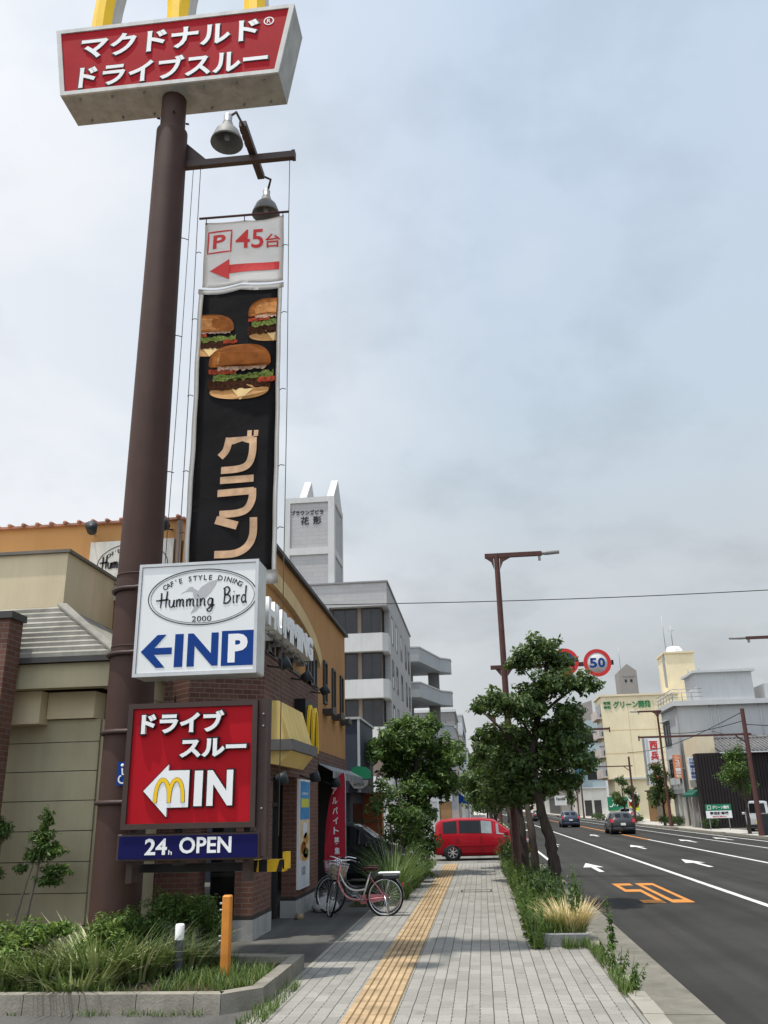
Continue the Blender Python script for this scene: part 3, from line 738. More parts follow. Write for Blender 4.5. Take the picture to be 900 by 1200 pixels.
for i in range(4):
    a, b_ = sq[i], sq[(i + 1) % 4]
    for s in range(4): sqp.append(ripple((a[0] + (b_[0] - a[0]) * s / 4, YB - .005, a[1] + (b_[1] - a[1]) * s / 4)))
k.ribbon(sqp, .028, (0, -1, 0), .004, closed=True); k.build('parking_square', 'print_red', wb)
k = MB()
def qp(pts, y): return [ripple((x, y, z)) for x, z in pts]
for i in range(6):
    xa, xb = -3.70 + .85 * i / 6, -3.70 + .85 * (i + 1) / 6
    k.poly(qp([(xa, 10.44), (xb, 10.44), (xb, 10.60), (xa, 10.60)], YB - .006), (0, -.004, 0))
k.poly(qp([(-4.04, 10.52), (-3.70, 10.33), (-3.70, 10.71)], YB - .006), (0, -.004, 0)); k.build('arrow', 'print_red', wb)
k = MB(); k.cyl((-4.27, YB, 11.60), (-2.70, YB, 11.58), .02, n=8); k.build('rail', 'lamp_brown', wb)
for x in (-4.14, -3.47, -2.80): MB().cyl((x, YB - .01, 11.59), (x, YB - .01, 11.46), .008, n=5).build('tie', 'cable', wb)
db = thing('food_banner', 'tall black cloth banner with printed burgers and tan katakana between white edges', 'banner', (-3.5, YB, 5.2))
cloth(-4.13, -2.86, 5.25, 10.10, YB, 10, 40, sag=.02).build('cloth', 'cloth_black', db)
for x0, x1 in ((-4.20, -4.125), (-2.865, -2.795)):
    cloth(x0, x1, 5.15, 10.16, YB - .003, 2, 40).build('white_edge', 'cloth_white', db)
cloth(-4.22, -2.77, 10.09, 10.19, YB - .004, 14, 2, sag=.04).build('white_edge', 'cloth_white', db)
cloth(-4.22, -2.77, 5.05, 5.26, YB - .004, 14, 2).build('white_edge', 'cloth_white', db)
XL, XR = -4.12, -2.87
def clipx(pts): return [(min(max(x, XL), XR), z) for x, z in pts]
def burger(cx, cz, w, lay=0):
    """flat printed picture: stacked layers of a burger"""
    y = YB - .007 - lay; o = []
    def blob(pts, m, name):
        k = MB(); P = qp(clipx(pts), y); k.poly(P, (0, -.002, 0)); k.build(name, m, db)
    h = w * .5; rg = random.Random(int(cx * 100))
    def wav(x0, x1, z, th, amp, n=22):
        up = [(x0 + (x1 - x0) * i / n, z + th / 2 + rg.uniform(-amp, amp)) for i in range(n + 1)]
        dn = [(x1 - (x1 - x0) * i / n, z - th / 2 + rg.uniform(-amp, amp)) for i in range(n + 1)]
        return up + dn
    blob([(cx - w * .40 * math.cos(t), cz - w * .30 + w * .12 * math.sin(t)) for t in [math.pi * i / 16 for i in range(17)]] + [(cx + w * .40 * math.cos(t), cz - w * .30 - w * .13 * math.sin(t)) for t in [math.pi * i / 16 for i in range(17)]], 'bun_low', 'printed_bun_base'); y -= .003
    blob([(cx - w * .12, cz - w * .24), (cx + w * .22, cz - w * .25), (cx + .02 * w, cz - w * .44)], 'cheese', 'printed_cheese'); y -= .003
    blob(wav(cx - w * .43, cx + w * .42, cz - w * .20, w * .16, w * .02), 'patty', 'printed_patty'); y -= .003
    blob(wav(cx - w * .36, cx + w * .46, cz - w * .09, w * .10, w * .03), 'lettuce', 'printed_lettuce'); y -= .003
    blob(wav(cx - w * .42, cx - w * .05, cz - w * .005, w * .07, w * .012), 'tomato', 'printed_tomato')
    blob(wav(cx + w * .25, cx + w * .49, cz - w * .16, w * .07, w * .012), 'tomato', 'printed_tomato'); y -= .003
    blob(wav(cx - w * .30, cx + w * .36, cz + w * .05, w * .07, w * .02), 'onion', 'printed_onion'); y -= .003
    for sc, dx, dz, m in ((1.0, 0, 0, 'bun'), (.86, -.02, .012, 'bun_mid'), (.62, -.05, .04, 'bun_light'), (.36, -.09, .085, 'cheese')):
        top = [(cx + w * dx + sc * w * .42 * math.copysign(abs(math.cos(t)) ** .75, math.cos(t)), cz + w * (.08 + dz) + sc * w * .31 * math.sin(t) ** .8) for t in [math.pi * i / 24 for i in range(25)]]
        if m == 'cheese': continue
        blob(top + [(cx + w * dx - sc * w * .39, cz + w * (.05 + dz)), (cx + w * dx, cz + w * (.07 + dz) - sc * .012), (cx + w * dx + sc * w * .39, cz + w * (.05 + dz))], m, 'printed_bun'); y -= .002
burger(-3.45, 8.58, 1.20, .012)
burger(-2.93, 9.50, .98); burger(-3.98, 9.28, .95)
def kata(pp, name):
    k = MB()
    for p in pp: k.poly(qp(p, YB - .006), (0, -.004, 0))
    return k
L1 = lambda x: -3.74 + .60 * x
def G(pts, zb, h=.62): return [(L1(x), zb + h * z) for x, z in pts]
glyph = []
# the three heavy katakana, built of straight and rounded strokes
def thick(pts, w): # polyline band as quads
    k = MB(); k.ribbon([ripple((x, YB - .006, z)) for x, z in pts], w, (0, -1, 0), .004); return k
def strokes(name, lst):
    k = MB()
    for pts, w in lst:
        P = catmull([(x, 0, z) for x, z in pts], 5) if len(pts) > 2 else [Vector((x, 0, z)) for x, z in pts]
        k.ribbon([ripple((p[0], YB - .006, p[2])) for p in P], w, (0, -1, 0), .004)
    return k.build(name, 'print_tan', db)
wv = .115
strokes('printed_letter', [(G([(.04, .42), (.20, .60), (.27, .93)], 6.84), wv), (G([(.22, .84), (.92, .84)], 6.84), wv), (G([(.90, .90), (.90, .48), (.80, .18), (.55, .07), (.08, .06)], 6.84), wv),
                        (G([(.80, 1.10), (.80, .93)], 6.84), .07), (G([(.97, 1.10), (.97, .93)], 6.84), .07)])
strokes('printed_letter', [(G([(.06, .93), (.94, .93)], 6.14), wv), (G([(.0, .60), (.96, .60)], 6.14), wv), (G([(.92, .66), (.92, .38), (.80, .14), (.55, .05), (.08, .04)], 6.14), wv)])
strokes('printed_letter', [(G([(.0, .93), (.55, .76)], 5.50), wv * 1.1), (G([(.97, .94), (.95, .50), (.80, .22), (.50, .07), (.0, .05)], 5.50), wv)])
for x in (-4.30, -2.70):
    k = MB(); k.tube([(x, YB, 12.72), (x - .0, YB, 11.6), (x + .02, YB, 8), (x, YB, 1.6)], .007, 5)
    k.build('wire', 'rope', db)
    for z in (10.9, 9.6, 8.2, 6.9, 5.9):
        MB().tube([(x, YB, z), (x + (.06 if x < -3.5 else -.06), YB - .015, z + .01), (x + (.10 if x < -3.5 else -.10), YB, z - .01)], .007, 5).build('clip', 'cable', db)
k = MB(); k.tube([(-4.44, 11.87, 12.68), (-4.46, 11.87, 9), (-4.50, 11.87, 5.2)], .006, 5)
for z in (11.2, 9.3, 6.9): k.tube([(-4.45, 11.87, z), (-4.50, 11.84, z + .01), (-4.545, 11.80, z)], .008, 5)
k.build('wire', 'rope', db)

# ---- white cafe sign
hs = thing('cafe_parking_sign', 'white box sign with oval cafe emblem and blue arrow above a blue parking letter', 'sign', (-3.68, 11.2, 3.63))
MB().box(-4.515, -2.835, 11.0, 11.42, 3.63, 5.175, bev=.02).build('cabinet', 'dirty_white', hs)
MB().box(-4.47, -2.88, 10.985, 11.0, 3.68, 5.13).build('face_panel', 'sign_white', hs)
k = MB()
for q in ((-4.515, -2.835, 3.63, 3.675), (-4.515, -2.835, 5.135, 5.175), (-4.515, -4.475, 3.675, 5.135), (-2.875, -2.835, 3.675, 5.135)): k.box(q[0], q[1], 10.97, 10.999, q[2], q[3])
k.build('frame', 'alu', hs)
yS = 10.984
def ell(cx, cz, a, b_, n=56): return [(cx + a * math.cos(t), yS, cz + b_ * math.sin(t)) for t in [2 * math.pi * i / n for i in range(n)]]
k = MB(); k.ribbon(ell(-3.61, 4.685, .755, .385), .012, (0, -1, 0), .003, closed=True); k.ribbon(ell(-3.61, 4.685, .72, .36), .005, (0, -1, 0), .003, closed=True)
k.build('emblem_oval', 'ink', hs)
def arc_text(body, cx, cz, a, b_, t0, t1, hgt, y, parent, mt):
    n = len(body); its = bmesh.new()
    for i, ch in enumerate(body):
        if ch == ' ': continue
        t = R(t0 + (t1 - t0) * i / (n - 1)); me = text_verts(ch, .012, .02)
        co = np.empty(len(me.vertices) * 3); me.vertices.foreach_get('co', co); co = co.reshape(-1, 3)
        mid = (co[:, 0].max() + co[:, 0].min()) / 2; s = hgt / .73
        ang = math.atan2(b_ * math.cos(t), -a * math.sin(t)) - math.pi
        lx = (co[:, 0] - mid) * s; ly = co[:, 1] * s
        c_, s_ = math.cos(ang), math.sin(ang)
        X = cx + a * math.cos(t) + lx * c_ - ly * s_; Z = cz + b_ * math.sin(t) + lx * s_ + ly * c_
        w_ = (co[:, 2] - co[:, 2].min()) / .04 * .003
        me.vertices.foreach_set('co', np.stack([X, y - w_, Z], 1).reshape(-1)); me.update(); its.from_mesh(me); bpy.data.meshes.remove(me)
    o = bpy.data.meshes.new('arc'); its.to_mesh(o); its.free(); o.materials.append(M[mt])
    for p in o.polygons: p.material_index = 0
    return link('arc_lettering', o, parent)
arc_text("CAF'E STYLE DINING", -3.61, 4.685, .60, .235, 148, 33, .072, yS, hs, 'ink')
text([('2000', -3.74, -3.47, 4.345, 4.42)], 'year_lettering', 'ink', 'S', yS, hs, .003)
# grey bird in flight
k = MB()
BN = [0]
def bp_(pts):
    BN[0] += 1; k.poly([(-3.92 + .52 * x, yS - .0001, 4.46 + .46 * z) for x, z in pts], (0, -.0005 - .0003 * BN[0], 0))
bp_([(0, .60), (.16, .70), (.24, .80), (.33, .80), (.40, .70), (.30, .66), (.17, .67)])
bp_([(.38, .74), (.33, .66), (.36, .48), (.48, .34), (.60, .40), (.62, .52), (.50, .66)])
bp_([(.44, .60), (.55, .78), (.75, .92), (1.0, 1.0), (.94, .84), (.82, .62), (.66, .44), (.56, .40)])
bp_([(.48, .36), (.36, .12), (.30, .0), (.45, .08), (.58, .24), (.60, .40)])
k.build('bird_emblem', 'bird_grey', hs)
# hand-brushed name
BR = {'H': (.50, [[(.05, .0), (.08, .5), (.07, .92)], [(.34, .02), (.36, .5), (.40, 1.0)], [(-.22, .44), (.1, .46), (.48, .50)]]),
      'u': (.40, [[(.04, .48), (.03, .15), (.12, .02), (.24, .10), (.30, .46)], [(.30, .46), (.29, .10), (.36, .02)]]),
      'm': (.56, [[(.03, .48), (.05, .02)], [(.05, .28), (.14, .46), (.22, .40), (.22, .03)], [(.22, .28), (.31, .46), (.40, .40), (.40, .10), (.47, .02)]]),
      'i': (.20, [[(.06, .46), (.05, .10), (.12, .02)], [(.07, .66), (.10, .69)]]),
      'n': (.40, [[(.03, .48), (.05, .02)], [(.05, .26), (.15, .46), (.26, .40), (.26, .10), (.33, .02)]]),
      'g': (.44, [[(.30, .40), (.15, .46), (.04, .25), (.12, .04), (.26, .12), (.31, .44)], [(.31, .44), (.30, -.10), (.18, -.34), (.02, -.26), (.16, -.10), (.42, .06)]]),
      'B': (.56, [[(.06, .02), (.10, .5), (.08, .92)], [(.0, .86), (.24, .98), (.38, .80), (.26, .56), (.10, .50)], [(.10, .50), (.34, .48), (.44, .26), (.28, .03), (.02, .02)]]),
      'r': (.30, [[(.05, .48), (.06, .02)], [(.06, .26), (.14, .44), (.24, .42)]]),
      'd': (.40, [[(.27, .38), (.14, .46), (.04, .22), (.12, .02), (.25, .10)], [(.30, 1.0), (.27, .5), (.28, .08), (.35, .02)]])}
def brush(word, x0, x1, zb, hgt, y, parent, name, mt, wd=.028):
    tot = sum(.34 if ch == ' ' else BR[ch][0] for ch in word); sx = (x1 - x0) / tot; x = x0; k = MB()
    for ch in word:
        if ch == ' ': x += .34 * sx; continue
        a, st = BR[ch]
        for s in st:
            P = catmull([(x + p[0] * sx, y, zb + p[1] * hgt) for p in s], 5); n = len(P)
            k.ribbon(P, wd, (0, -1, 0), .003, taper=[.75 + .5 * abs(math.sin(i / n * 3 + len(st))) for i in range(n)])
        x += a * sx
    return k.build(name, mt, parent)
brush('Humming', -4.20, -3.43, 4.555, .225, yS - .0022, hs, 'script_lettering', 'ink', .0185)
brush('Bird', -3.32, -2.98, 4.575, .235, yS - .0022, hs, 'script_lettering', 'ink', .0185)
k = MB(); k.poly([(x, yS, z) for x, z in ((-4.42, 3.965), (-4.20, 4.185), (-4.08, 4.185), (-4.235, 4.01), (-3.995, 4.01), (-3.995, 3.92), (-4.235, 3.92), (-4.08, 3.745), (-4.20, 3.745))][::-1], (0, -.004, 0))
k.build('arrow', 'sign_blue', hs)
text([('I', -3.955, -3.84, 3.745, 4.185), ('N', -3.78, -3.36, 3.745, 4.185)], 'direction_lettering', 'sign_blue', 'S', yS, hs, .004, .035)
MB().box(-3.315, -2.885, yS - .003, yS, 3.735, 4.20, bev=.0).build('parking_square', 'sign_blue', hs)
text([('P', -3.225, -2.96, 3.775, 4.155)], 'parking_letter', 'letter_white', 'S', yS - .0032, hs, .003, .045)

# ---- red direction sign
rs = thing('entry_sign', 'red sign with white raised katakana, white left arrow and IN, above the navy strip', 'sign', (-3.65, 11.2, 1.72))
k = MB()
for q in ((-4.52, -2.80, 1.735, 1.80), (-4.52, -2.80, 3.215, 3.28), (-4.52, -4.455, 1.80, 3.215), (-2.865, -2.80, 1.80, 3.215)): k.box(q[0], q[1], 10.96, 11.25, q[2], q[3])
k.build('frame', 'bracket_brown', rs)
MB().box(-4.453, -2.867, 10.99, 11.2, 1.80, 3.213).build('face_panel', 'sign_red', rs)
MB().box(-2.795, -2.67, 11.02, 11.2, 1.40, 3.30).build('side_post', 'bracket_brown', rs)
for z in (3.1, 2.95, 1.95): MB().cyl((-2.73, 11.02, z), (-2.73, 11.0, z), .014, n=6).build('bolt', 'frame_grey', rs)
yR = 10.988
rows = [('ドライブ', -4.33, -3.22, 2.885, 3.165), ('スルー', -3.80, -2.92, 2.575, 2.815)]
text(rows, 'lettering_outline', 'black', 'S', yR, rs, .045, .075, grow=.016)
text(rows, 'lettering', 'letter_white', 'S', yR, rs, .060, .045, grow=-.006)
ar = [(-4.245, 2.19), (-3.93, 1.875), (-3.93, 1.985), (-3.655, 1.985), (-3.655, 2.43), (-3.93, 2.43), (-3.93, 2.505)]
def off(pts, d):
    c_ = Vector((-3.9, 2.2)); return [(c_.x + (x - c_.x) * (1 + d / .3), c_.y + (z - c_.y) * (1 + d / .3)) for x, z in pts]
MB().poly([(x, yR, z) for x, z in off(ar, .014)], (0, -.028, 0)).build('arrow_outline', 'black', rs)
MB().poly([(x, yR, z) for x, z in ar], (0, -.038, 0)).build('arrow', 'letter_white', rs)
text([('I', -3.585, -3.48, 1.995, 2.42), ('N', -3.42, -3.09, 1.995, 2.42)], 'direction_outline', 'black', 'S', yR, rs, .028, .06, grow=.016)
text([('I', -3.585, -3.48, 1.995, 2.42), ('N', -3.42, -3.09, 1.995, 2.42)], 'direction_lettering', 'letter_white', 'S', yR, rs, .038, .04)
def flat_m(xc, z0, half, h, w, y, ext, name, mt, parent):
    k = MB()
    for s in (-1, 1): k.ribbon([(x, y - .0007 * (s > 0), z) for x, z in arch_pts(xc + s * half / 2, half / 2, z0, h)], w, (0, -1, 0), ext)
    return k.build(name, mt, parent)
flat_m(-3.905, 2.045, .18, .275, .054, yR - .038, .003, 'arch_outline', 'ink', rs)
flat_m(-3.905, 2.047, .18, .273, .044, yR - .0412, .004, 'arch_emblem', 'gold', rs)
# ---- navy opening hours strip
ns = thing('opening_hours_sign', 'long navy strip sign reading 24h OPEN beneath the red sign', 'sign', (-3.65, 11.1, 1.37))
MB().box(-4.56, -2.74, 11.0, 11.2, 1.365, 1.68, bev=.008).build('frame', 'bracket_brown', ns)
MB().box(-4.53, -2.77, 10.985, 11.0, 1.39, 1.655).build('face_panel', 'navy_panel', ns)
text([('24', -4.19, -3.905, 1.435, 1.625)], 'lettering', 'letter_white', 'S', 10.984, ns, .004, .022)
text([('OPEN', -3.75, -3.09, 1.445, 1.635)], 'lettering', 'letter_white', 'S', 10.984, ns, .004, .022)
text([('h', -3.885, -3.84, 1.435, 1.49)], 'small_lettering', 'letter_white', 'S', 10.984, ns, .004, .01)
k = MB(); k.box(-4.5, -4.42, 11.2, 11.45, 1.1, 3.3); k.box(-3.0, -2.92, 11.2, 11.45, 1.1, 3.3); k.box(-3.9, -3.8, 11.2, 11.4, 1.3, 3.2)
k.build('support_post', 'bracket_brown', ns)
# ---- height / gate bar with hazard end
gb = thing('gate_bar', 'black horizontal bar with yellow and black hazard end below the navy strip', 'barrier', (-4.5, 11.6, 1.2))
MB().box(-4.5, -2.95, 11.56, 11.66, 1.20, 1.30).build('bar', 'black', gb)
k = MB(); x = -2.98
for i in range(4):
    k.poly([(x + .11 * i, 11.5, 1.19), (x + .11 * i + .11, 11.5, 1.19), (x + .11 * i + .11, 11.5, 1.33), (x + .11 * i, 11.5, 1.33)], (0, .2, 0), m=1 if i in (1,) else 0)
    if i in (0, 3): k.poly([(x + .11 * i + .01, 11.497, 1.19), (x + .11 * i + .08, 11.497, 1.19), (x + .11 * i + .10, 11.497, 1.33), (x + .11 * i + .05, 11.497, 1.33)], (0, -.002, 0), m=1)
k.box(-2.56, -2.50, 11.5, 11.7, 1.22, 1.42, 0)
k.build('hazard_end', ['hazard_yellow', 'black'], gb)

# ---- bollard and post in the bed
bo = thing('bollard', 'short grey bollard with white top in the planted bed', 'bollard', (-3.66, 10.9, .1))
MB().lathe([(.052, .08), (.052, .50)], (-3.66, 10.9, 0), n=18).build('shaft', 'bollard_grey', bo)
MB().lathe([(.054, .50), (.054, .655), (.045, .67), (0, .672)], (-3.66, 10.9, 0), n=18).build('cap', 'white_paint', bo)
po = thing('marker_post', 'thin weathered orange square post with bolts at the bed edge', 'post', (-3.05, 10.75, .1))
MB().box(-3.10, -2.995, 10.70, 10.80, .05, .99, bev=.015).build('shaft', 'orange_post', po)
for z in (.90, .83, .55, .50): MB().cyl((-3.10, 10.74, z), (-3.135, 10.74, z), .013, n=6).build('bolt', 'zinc', po)
# ================================================================== LEFT BUILDINGS
def window(parent, plane, pos, a0, a1, z0, z1, fm='frame_dark', gm='glass_dark', mull=0, trans=0, d=.05, fw=.06, name='window'):
    """frame standing proud of the wall with a pane set inside; plane S (-Y), E (+X), W (-X)"""
    def bx(k, u0, u1, w0, w1, n0, n1):
        if plane == 'S': k.box(u0, u1, pos - n1, pos - n0, w0, w1)
        elif plane == 'E': k.box(pos + n0, pos + n1, u0, u1, w0, w1)
        else: k.box(pos - n1, pos - n0, u0, u1, w0, w1)
    k = MB()
    bx(k, a0 - fw, a1 + fw, z0 - fw, z0, -.05, d); bx(k, a0 - fw, a1 + fw, z1, z1 + fw, -.05, d)
    bx(k, a0 - fw, a0, z0, z1, -.05, d); bx(k, a1, a1 + fw, z0, z1, -.05, d)
    for i in range(mull):
        c = a0 + (a1 - a0) * (i + 1) / (mull + 1); bx(k, c - fw * .35, c + fw * .35, z0, z1, .0, d * .8)
    for i in range(trans):
        c = z0 + (z1 - z0) * (i + 1) / (trans + 1); bx(k, a0, a1, c - fw * .35, c + fw * .35, .0, d * .75)
    f = k.build(name, fm, parent)
    k = MB(); bx(k, a0, a1, z0, z1, -.05, .006); k.build('pane', gm, f)
    return f
# ---- beige building at far left
bb = thing('beige_building', 'beige building with flat parapet, sloping slate skirt roof and sided wall at far left', 'building', (-9, 12.6, 0))
k = MB(); k.box(-15, -6.35, 12.5, 14.38, 4.9, 5.90); k.build('parapet', 'beige', bb)
k = MB(); k.box(-15, -6.30, 12.45, 12.58, 5.90, 5.95); k.box(-6.42, -6.30, 12.58, 14.38, 5.90, 5.95); k.build('parapet_cap', 'base_grey', bb)
rf = MB()
A, B_, C_, D_ = (-15, 12.5), (-6.33, 12.5), (-5.20, 12.02), (-15, 12.02)
n = 10
for i in range(n):
    t0, t1 = i / n, (i + 1) / n
    def rp(t, lift=0): return [(-15, 12.48 + (12.0 - 12.48) * t, 5.02 + (4.16 - 5.02) * t + lift), (-6.33 + (1.13) * t, 12.48 + (12.0 - 12.48) * t, 5.02 + (4.16 - 5.02) * t + lift)]
    a, b_ = rp(t0, -.01), rp(t1, .045); a2, b2 = rp(t0, -.05), rp(t1, -.03)
    rf.hexa([a2[0], a2[1], b2[1], b2[0], a[0], a[1], b_[1], b_[0]])
rf.hexa([(-6.33, 12.48, 4.95), (-5.20, 12.0, 4.1), (-5.20, 14.3, 4.1), (-6.33, 14.3, 4.95), (-6.33, 12.48, 5.02), (-5.20, 12.0, 4.16), (-5.20, 14.3, 4.16), (-6.33, 14.3, 5.02)])
skirt = rf.build('skirt_roof', 'slate', bb)
k = MB(); k.hexa([(-6.42, 12.45, 5.03), (-5.26, 11.975, 4.17), (-5.17, 11.985, 4.17), (-6.28, 12.47, 5.03), (-6.42, 12.45, 5.065), (-5.26, 11.975, 4.205), (-5.17, 11.985, 4.205), (-6.28, 12.47, 5.065)]); k.build('hip_cap', 'slate', skirt)
k = MB(); k.box(-15, -5.16, 11.98, 12.03, 4.06, 4.14); k.box(-5.21, -5.16, 12.03, 14.3, 4.06, 4.14); k.build('drip_edge', 'flash_dark', skirt)
k = MB(); k.box(-15, -5.28, 12.08, 12.3, 3.70, 4.055); k.box(-5.5, -5.28, 12.3, 14.3, 3.70, 4.055); k.build('fascia', 'beige_siding', bb)
k = MB(); k.box(-15, -6.45, 12.32, 12.75, 3.22, 3.695); k.box(-6.44, -5.7, 12.52, 12.9, 3.3, 3.693); k.build('beam', 'beige', bb)
k = MB(); z = .05; i = 0
while z < 3.25:
    zt = min(z + .415, 3.29); k.box(-15, -5.62, 12.60 + (i % 2) * .004, 12.9, z + .012, zt, m=0); z = zt; i += 1
k.box(-15, -5.64, 12.615, 12.88, 0, 3.28, m=2)
k.build('siding', ['beige_siding', 'base_grey', 'flash_dark'], bb)
k = MB(); k.box(-5.615, -5.42, 12.64, 12.9, .0, 3.28); k.build('corner_post', 'beige_siding', bb)
k = MB(); k.box(-14.8, -5.3, 12.92, 14.36, .05, 3.7); k.build('rear_wall', 'beige_siding', bb)
bp2 = thing('brick_pier', 'red brick pier with dark cap at the left edge in front of the beige wall', 'pillar', (-6.8, 11.75, 0))
MB().box(-7.5, -6.68, 11.6, 11.98, 0, 4.66).build('shaft', 'brick', bp2)
MB().box(-7.54, -6.63, 11.55, 11.99, 4.66, 4.76).build('cap', 'flash_dark', bp2)

# ---- ochre and brick burger restaurant building
ob = thing('restaurant_building', 'ochre building with brick lower storey, arch band and white wall letters beside the pavement', 'building', (-6, 17, 0))
foot = [(-5.17, 14.40), (-4.75, 14.0), (-3.65, 14.72), (-3.65, 19.9), (-9, 19.9), (-9, 14.40)]
MB().poly([(x, y, 2.55) for x, y in foot], (0, 0, 2.05)).build('brick_storey', 'brick_far', ob)
foot2 = [(-5.17, 14.43), (-4.73, 14.03), (-3.67, 14.74), (-3.67, 24.2), (-9, 24.2), (-9, 14.43)]
MB().poly([(x, y, 4.60) for x, y in foot2], (0, 0, 2.02)).build('upper_wall', 'ochre', ob)
MB().box(-9, -3.67, 19.905, 24.2, 3.22, 4.598).build('upper_wall', 'ochre', ob)
k = MB(); k.box(-3.75, -3.57, 14.7, 24.27, 6.62, 6.70); k.box(-9, -3.76, 24.1, 24.27, 6.62, 6.70); k.build('roof_edge', 'flash_dark', ob)
k = MB(); k.box(-3.667, -3.62, 14.75, 19.9, 4.56, 4.62); k.build('ledge', 'bracket_brown', ob)
k = MB(); k.box(-9, -3.64, 19.92, 24.22, 2.95, 3.21); k.build('brick_band', 'brick_far', ob)
# raised front with tile coping and the cafe board
k = MB(); k.box(-14, -5.19, 14.42, 18, 4.6, 7.02); k.build('front_wall', 'orange_wall', ob)
k = MB(); k.box(-5.26, -5.165, 14.36, 14.418, 4.7, 7.02); k.build('corner_trim', 'apt_brown', ob)
k = MB()
k.box(-14, -5.12, 14.34, 14.7, 7.02, 7.06); x = -14.0
while x < -5.15:
    k.tube([(x + .12, 14.30, 7.07), (x + .12, 14.72, 7.10)], .036, 8); x += .27
k.build('tile_coping', 'roof_tile', ob)
cb_ = thing('cafe_wall_sign', 'white cafe board with oval emblem high on the ochre front, half hidden by the pole', 'sign', (-6.05, 14.35, 5.7))
MB().box(-6.87, -5.30, 14.34, 14.415, 5.55, 6.66).build('board', 'dirty_white', cb_)
k = MB(); k.ribbon([(-6.05 + .66 * math.cos(t), 14.339, 6.20 + .40 * math.sin(t)) for t in [2 * math.pi * i / 48 for i in range(48)]], .014, (0, -1, 0), .003, closed=True)
k.build('emblem_oval', 'ink', cb_)
brush('Humming', -6.62, -5.95, 6.14, .25, 14.338, cb_, 'script_lettering', 'ink', .030); brush('Bird', -5.88, -5.55, 6.15, .25, 14.338, cb_, 'script_lettering', 'ink', .032)
arc_text("CAF'E STYLE DINING", -6.05, 6.22, .52, .25, 148, 33, .07, 14.338, cb_, 'ink')
def wall_flood(x, y, z, d, lab, grp):
    t = thing('wall_spotlight', lab, 'lamp', (x, y, z), group=grp); dv = Vector(d)
    MB().tube([(x, y, z), Vector((x, y, z)) + dv * .22 + Vector((0, 0, -.04))], .016, 6).build('arm', 'spot_black', t)
    p = Vector((x, y, z)) + dv * .30
    MB().cyl(p + Vector((0, 0, -.02)) - dv * .07, p + Vector((0, 0, .06)) + dv * .10, .085, .11, 12).build('head', 'spot_black', t); return t
wall_flood(-6.86, 14.41, 6.84, (.25, -.9, 0), 'small grey spotlight above the left corner of the cafe wall board', 'spotlights on the restaurant building')
wall_flood(-5.36, 14.41, 6.84, (-.2, -.9, 0), 'small dark spotlight right of the pole above the cafe wall board', 'spotlights on the restaurant building')
for y, l in ((14.9, 'dark spotlight just right of the white cafe sign under the wall letters'), (16.9, 'dark spotlight under the middle of the white wall letters'), (19.0, 'dark spotlight at the right end of the brick wall, above the yellow M sign')):
    wall_flood(-3.65, y, 4.36 if y < 15 else 4.42, (1, 0, 0), l, 'spotlights on the restaurant building')
wall_flood(-3.66, 14.85, 2.48, (1, 0, -.2), 'dark spotlight under the left end of the yellow awning', 'spotlights on the restaurant building')
wall_flood(-3.66, 17.9, 2.60, (1, 0, -.2), 'dark spotlight directly above the framed poster', 'spotlights on the restaurant building')
wall_flood(-3.60, 20.2, 2.55, (1, 0, -.2), 'dark spotlight in the entrance shade beside the red flag', 'spotlights on the restaurant building')
# arch band on the street wall
k = MB(); pts = [(-3.67, 15.0 + 5.0 * math.cos(t), 4.98 + 1.02 * math.sin(t)) for t in [R(d) for d in range(12, 93, 5)]]
k.ribbon(pts, .30, (1, 0, 0), .10); k.build('arch_band', 'ochre_light', ob)
text([('HUMMING', 13.75, 17.75, 4.86, 5.34)], 'wall_letters', 'sign_white', 'E', -3.52, ob, .16, .055)
k = MB()
for y in (14.6, 15.2, 15.8, 16.4, 17.0, 17.5): k.box(-3.67, -3.50, y, y + .05, 4.75, 4.9)
k.box(-3.55, -3.50, 14.3, 17.8, 4.82, 4.86); k.build('letter_rail', 'frame_grey', ob)
window(ob, 'E', -3.67, 18.55, 18.85, 4.62, 5.40, mull=0, gm='window_light')
for y0, z0 in ((19.25, 4.60), (20.70, 4.42), (21.98, 4.42), (23.30, 4.42)):
    window(ob, 'E', -3.67, y0, y0 + .34, z0, 5.33, gm='window_light' if y0 < 20 else 'glass_blue')
for y0, y1 in ((14.9, 15.3), (15.7, 16.1), (16.5, 16.9)): window(ob, 'E', -3.67, y0, y1, 4.64, 4.80, gm='window_light')
for y in (20.85, 22.15, 23.45):
    fb = MB(); fb.box(-3.67, -3.42, y - .25, y + .33, 4.10, 4.13); fb.box(-3.44, -3.42, y - .25, y + .33, 4.13, 4.24)
    for j in range(5): fb.box(-3.67, -3.44, y - .25 + j * .14, y - .23 + j * .14, 4.13, 4.22)
    fb.build('flower_shelf', 'frame_dark', ob)
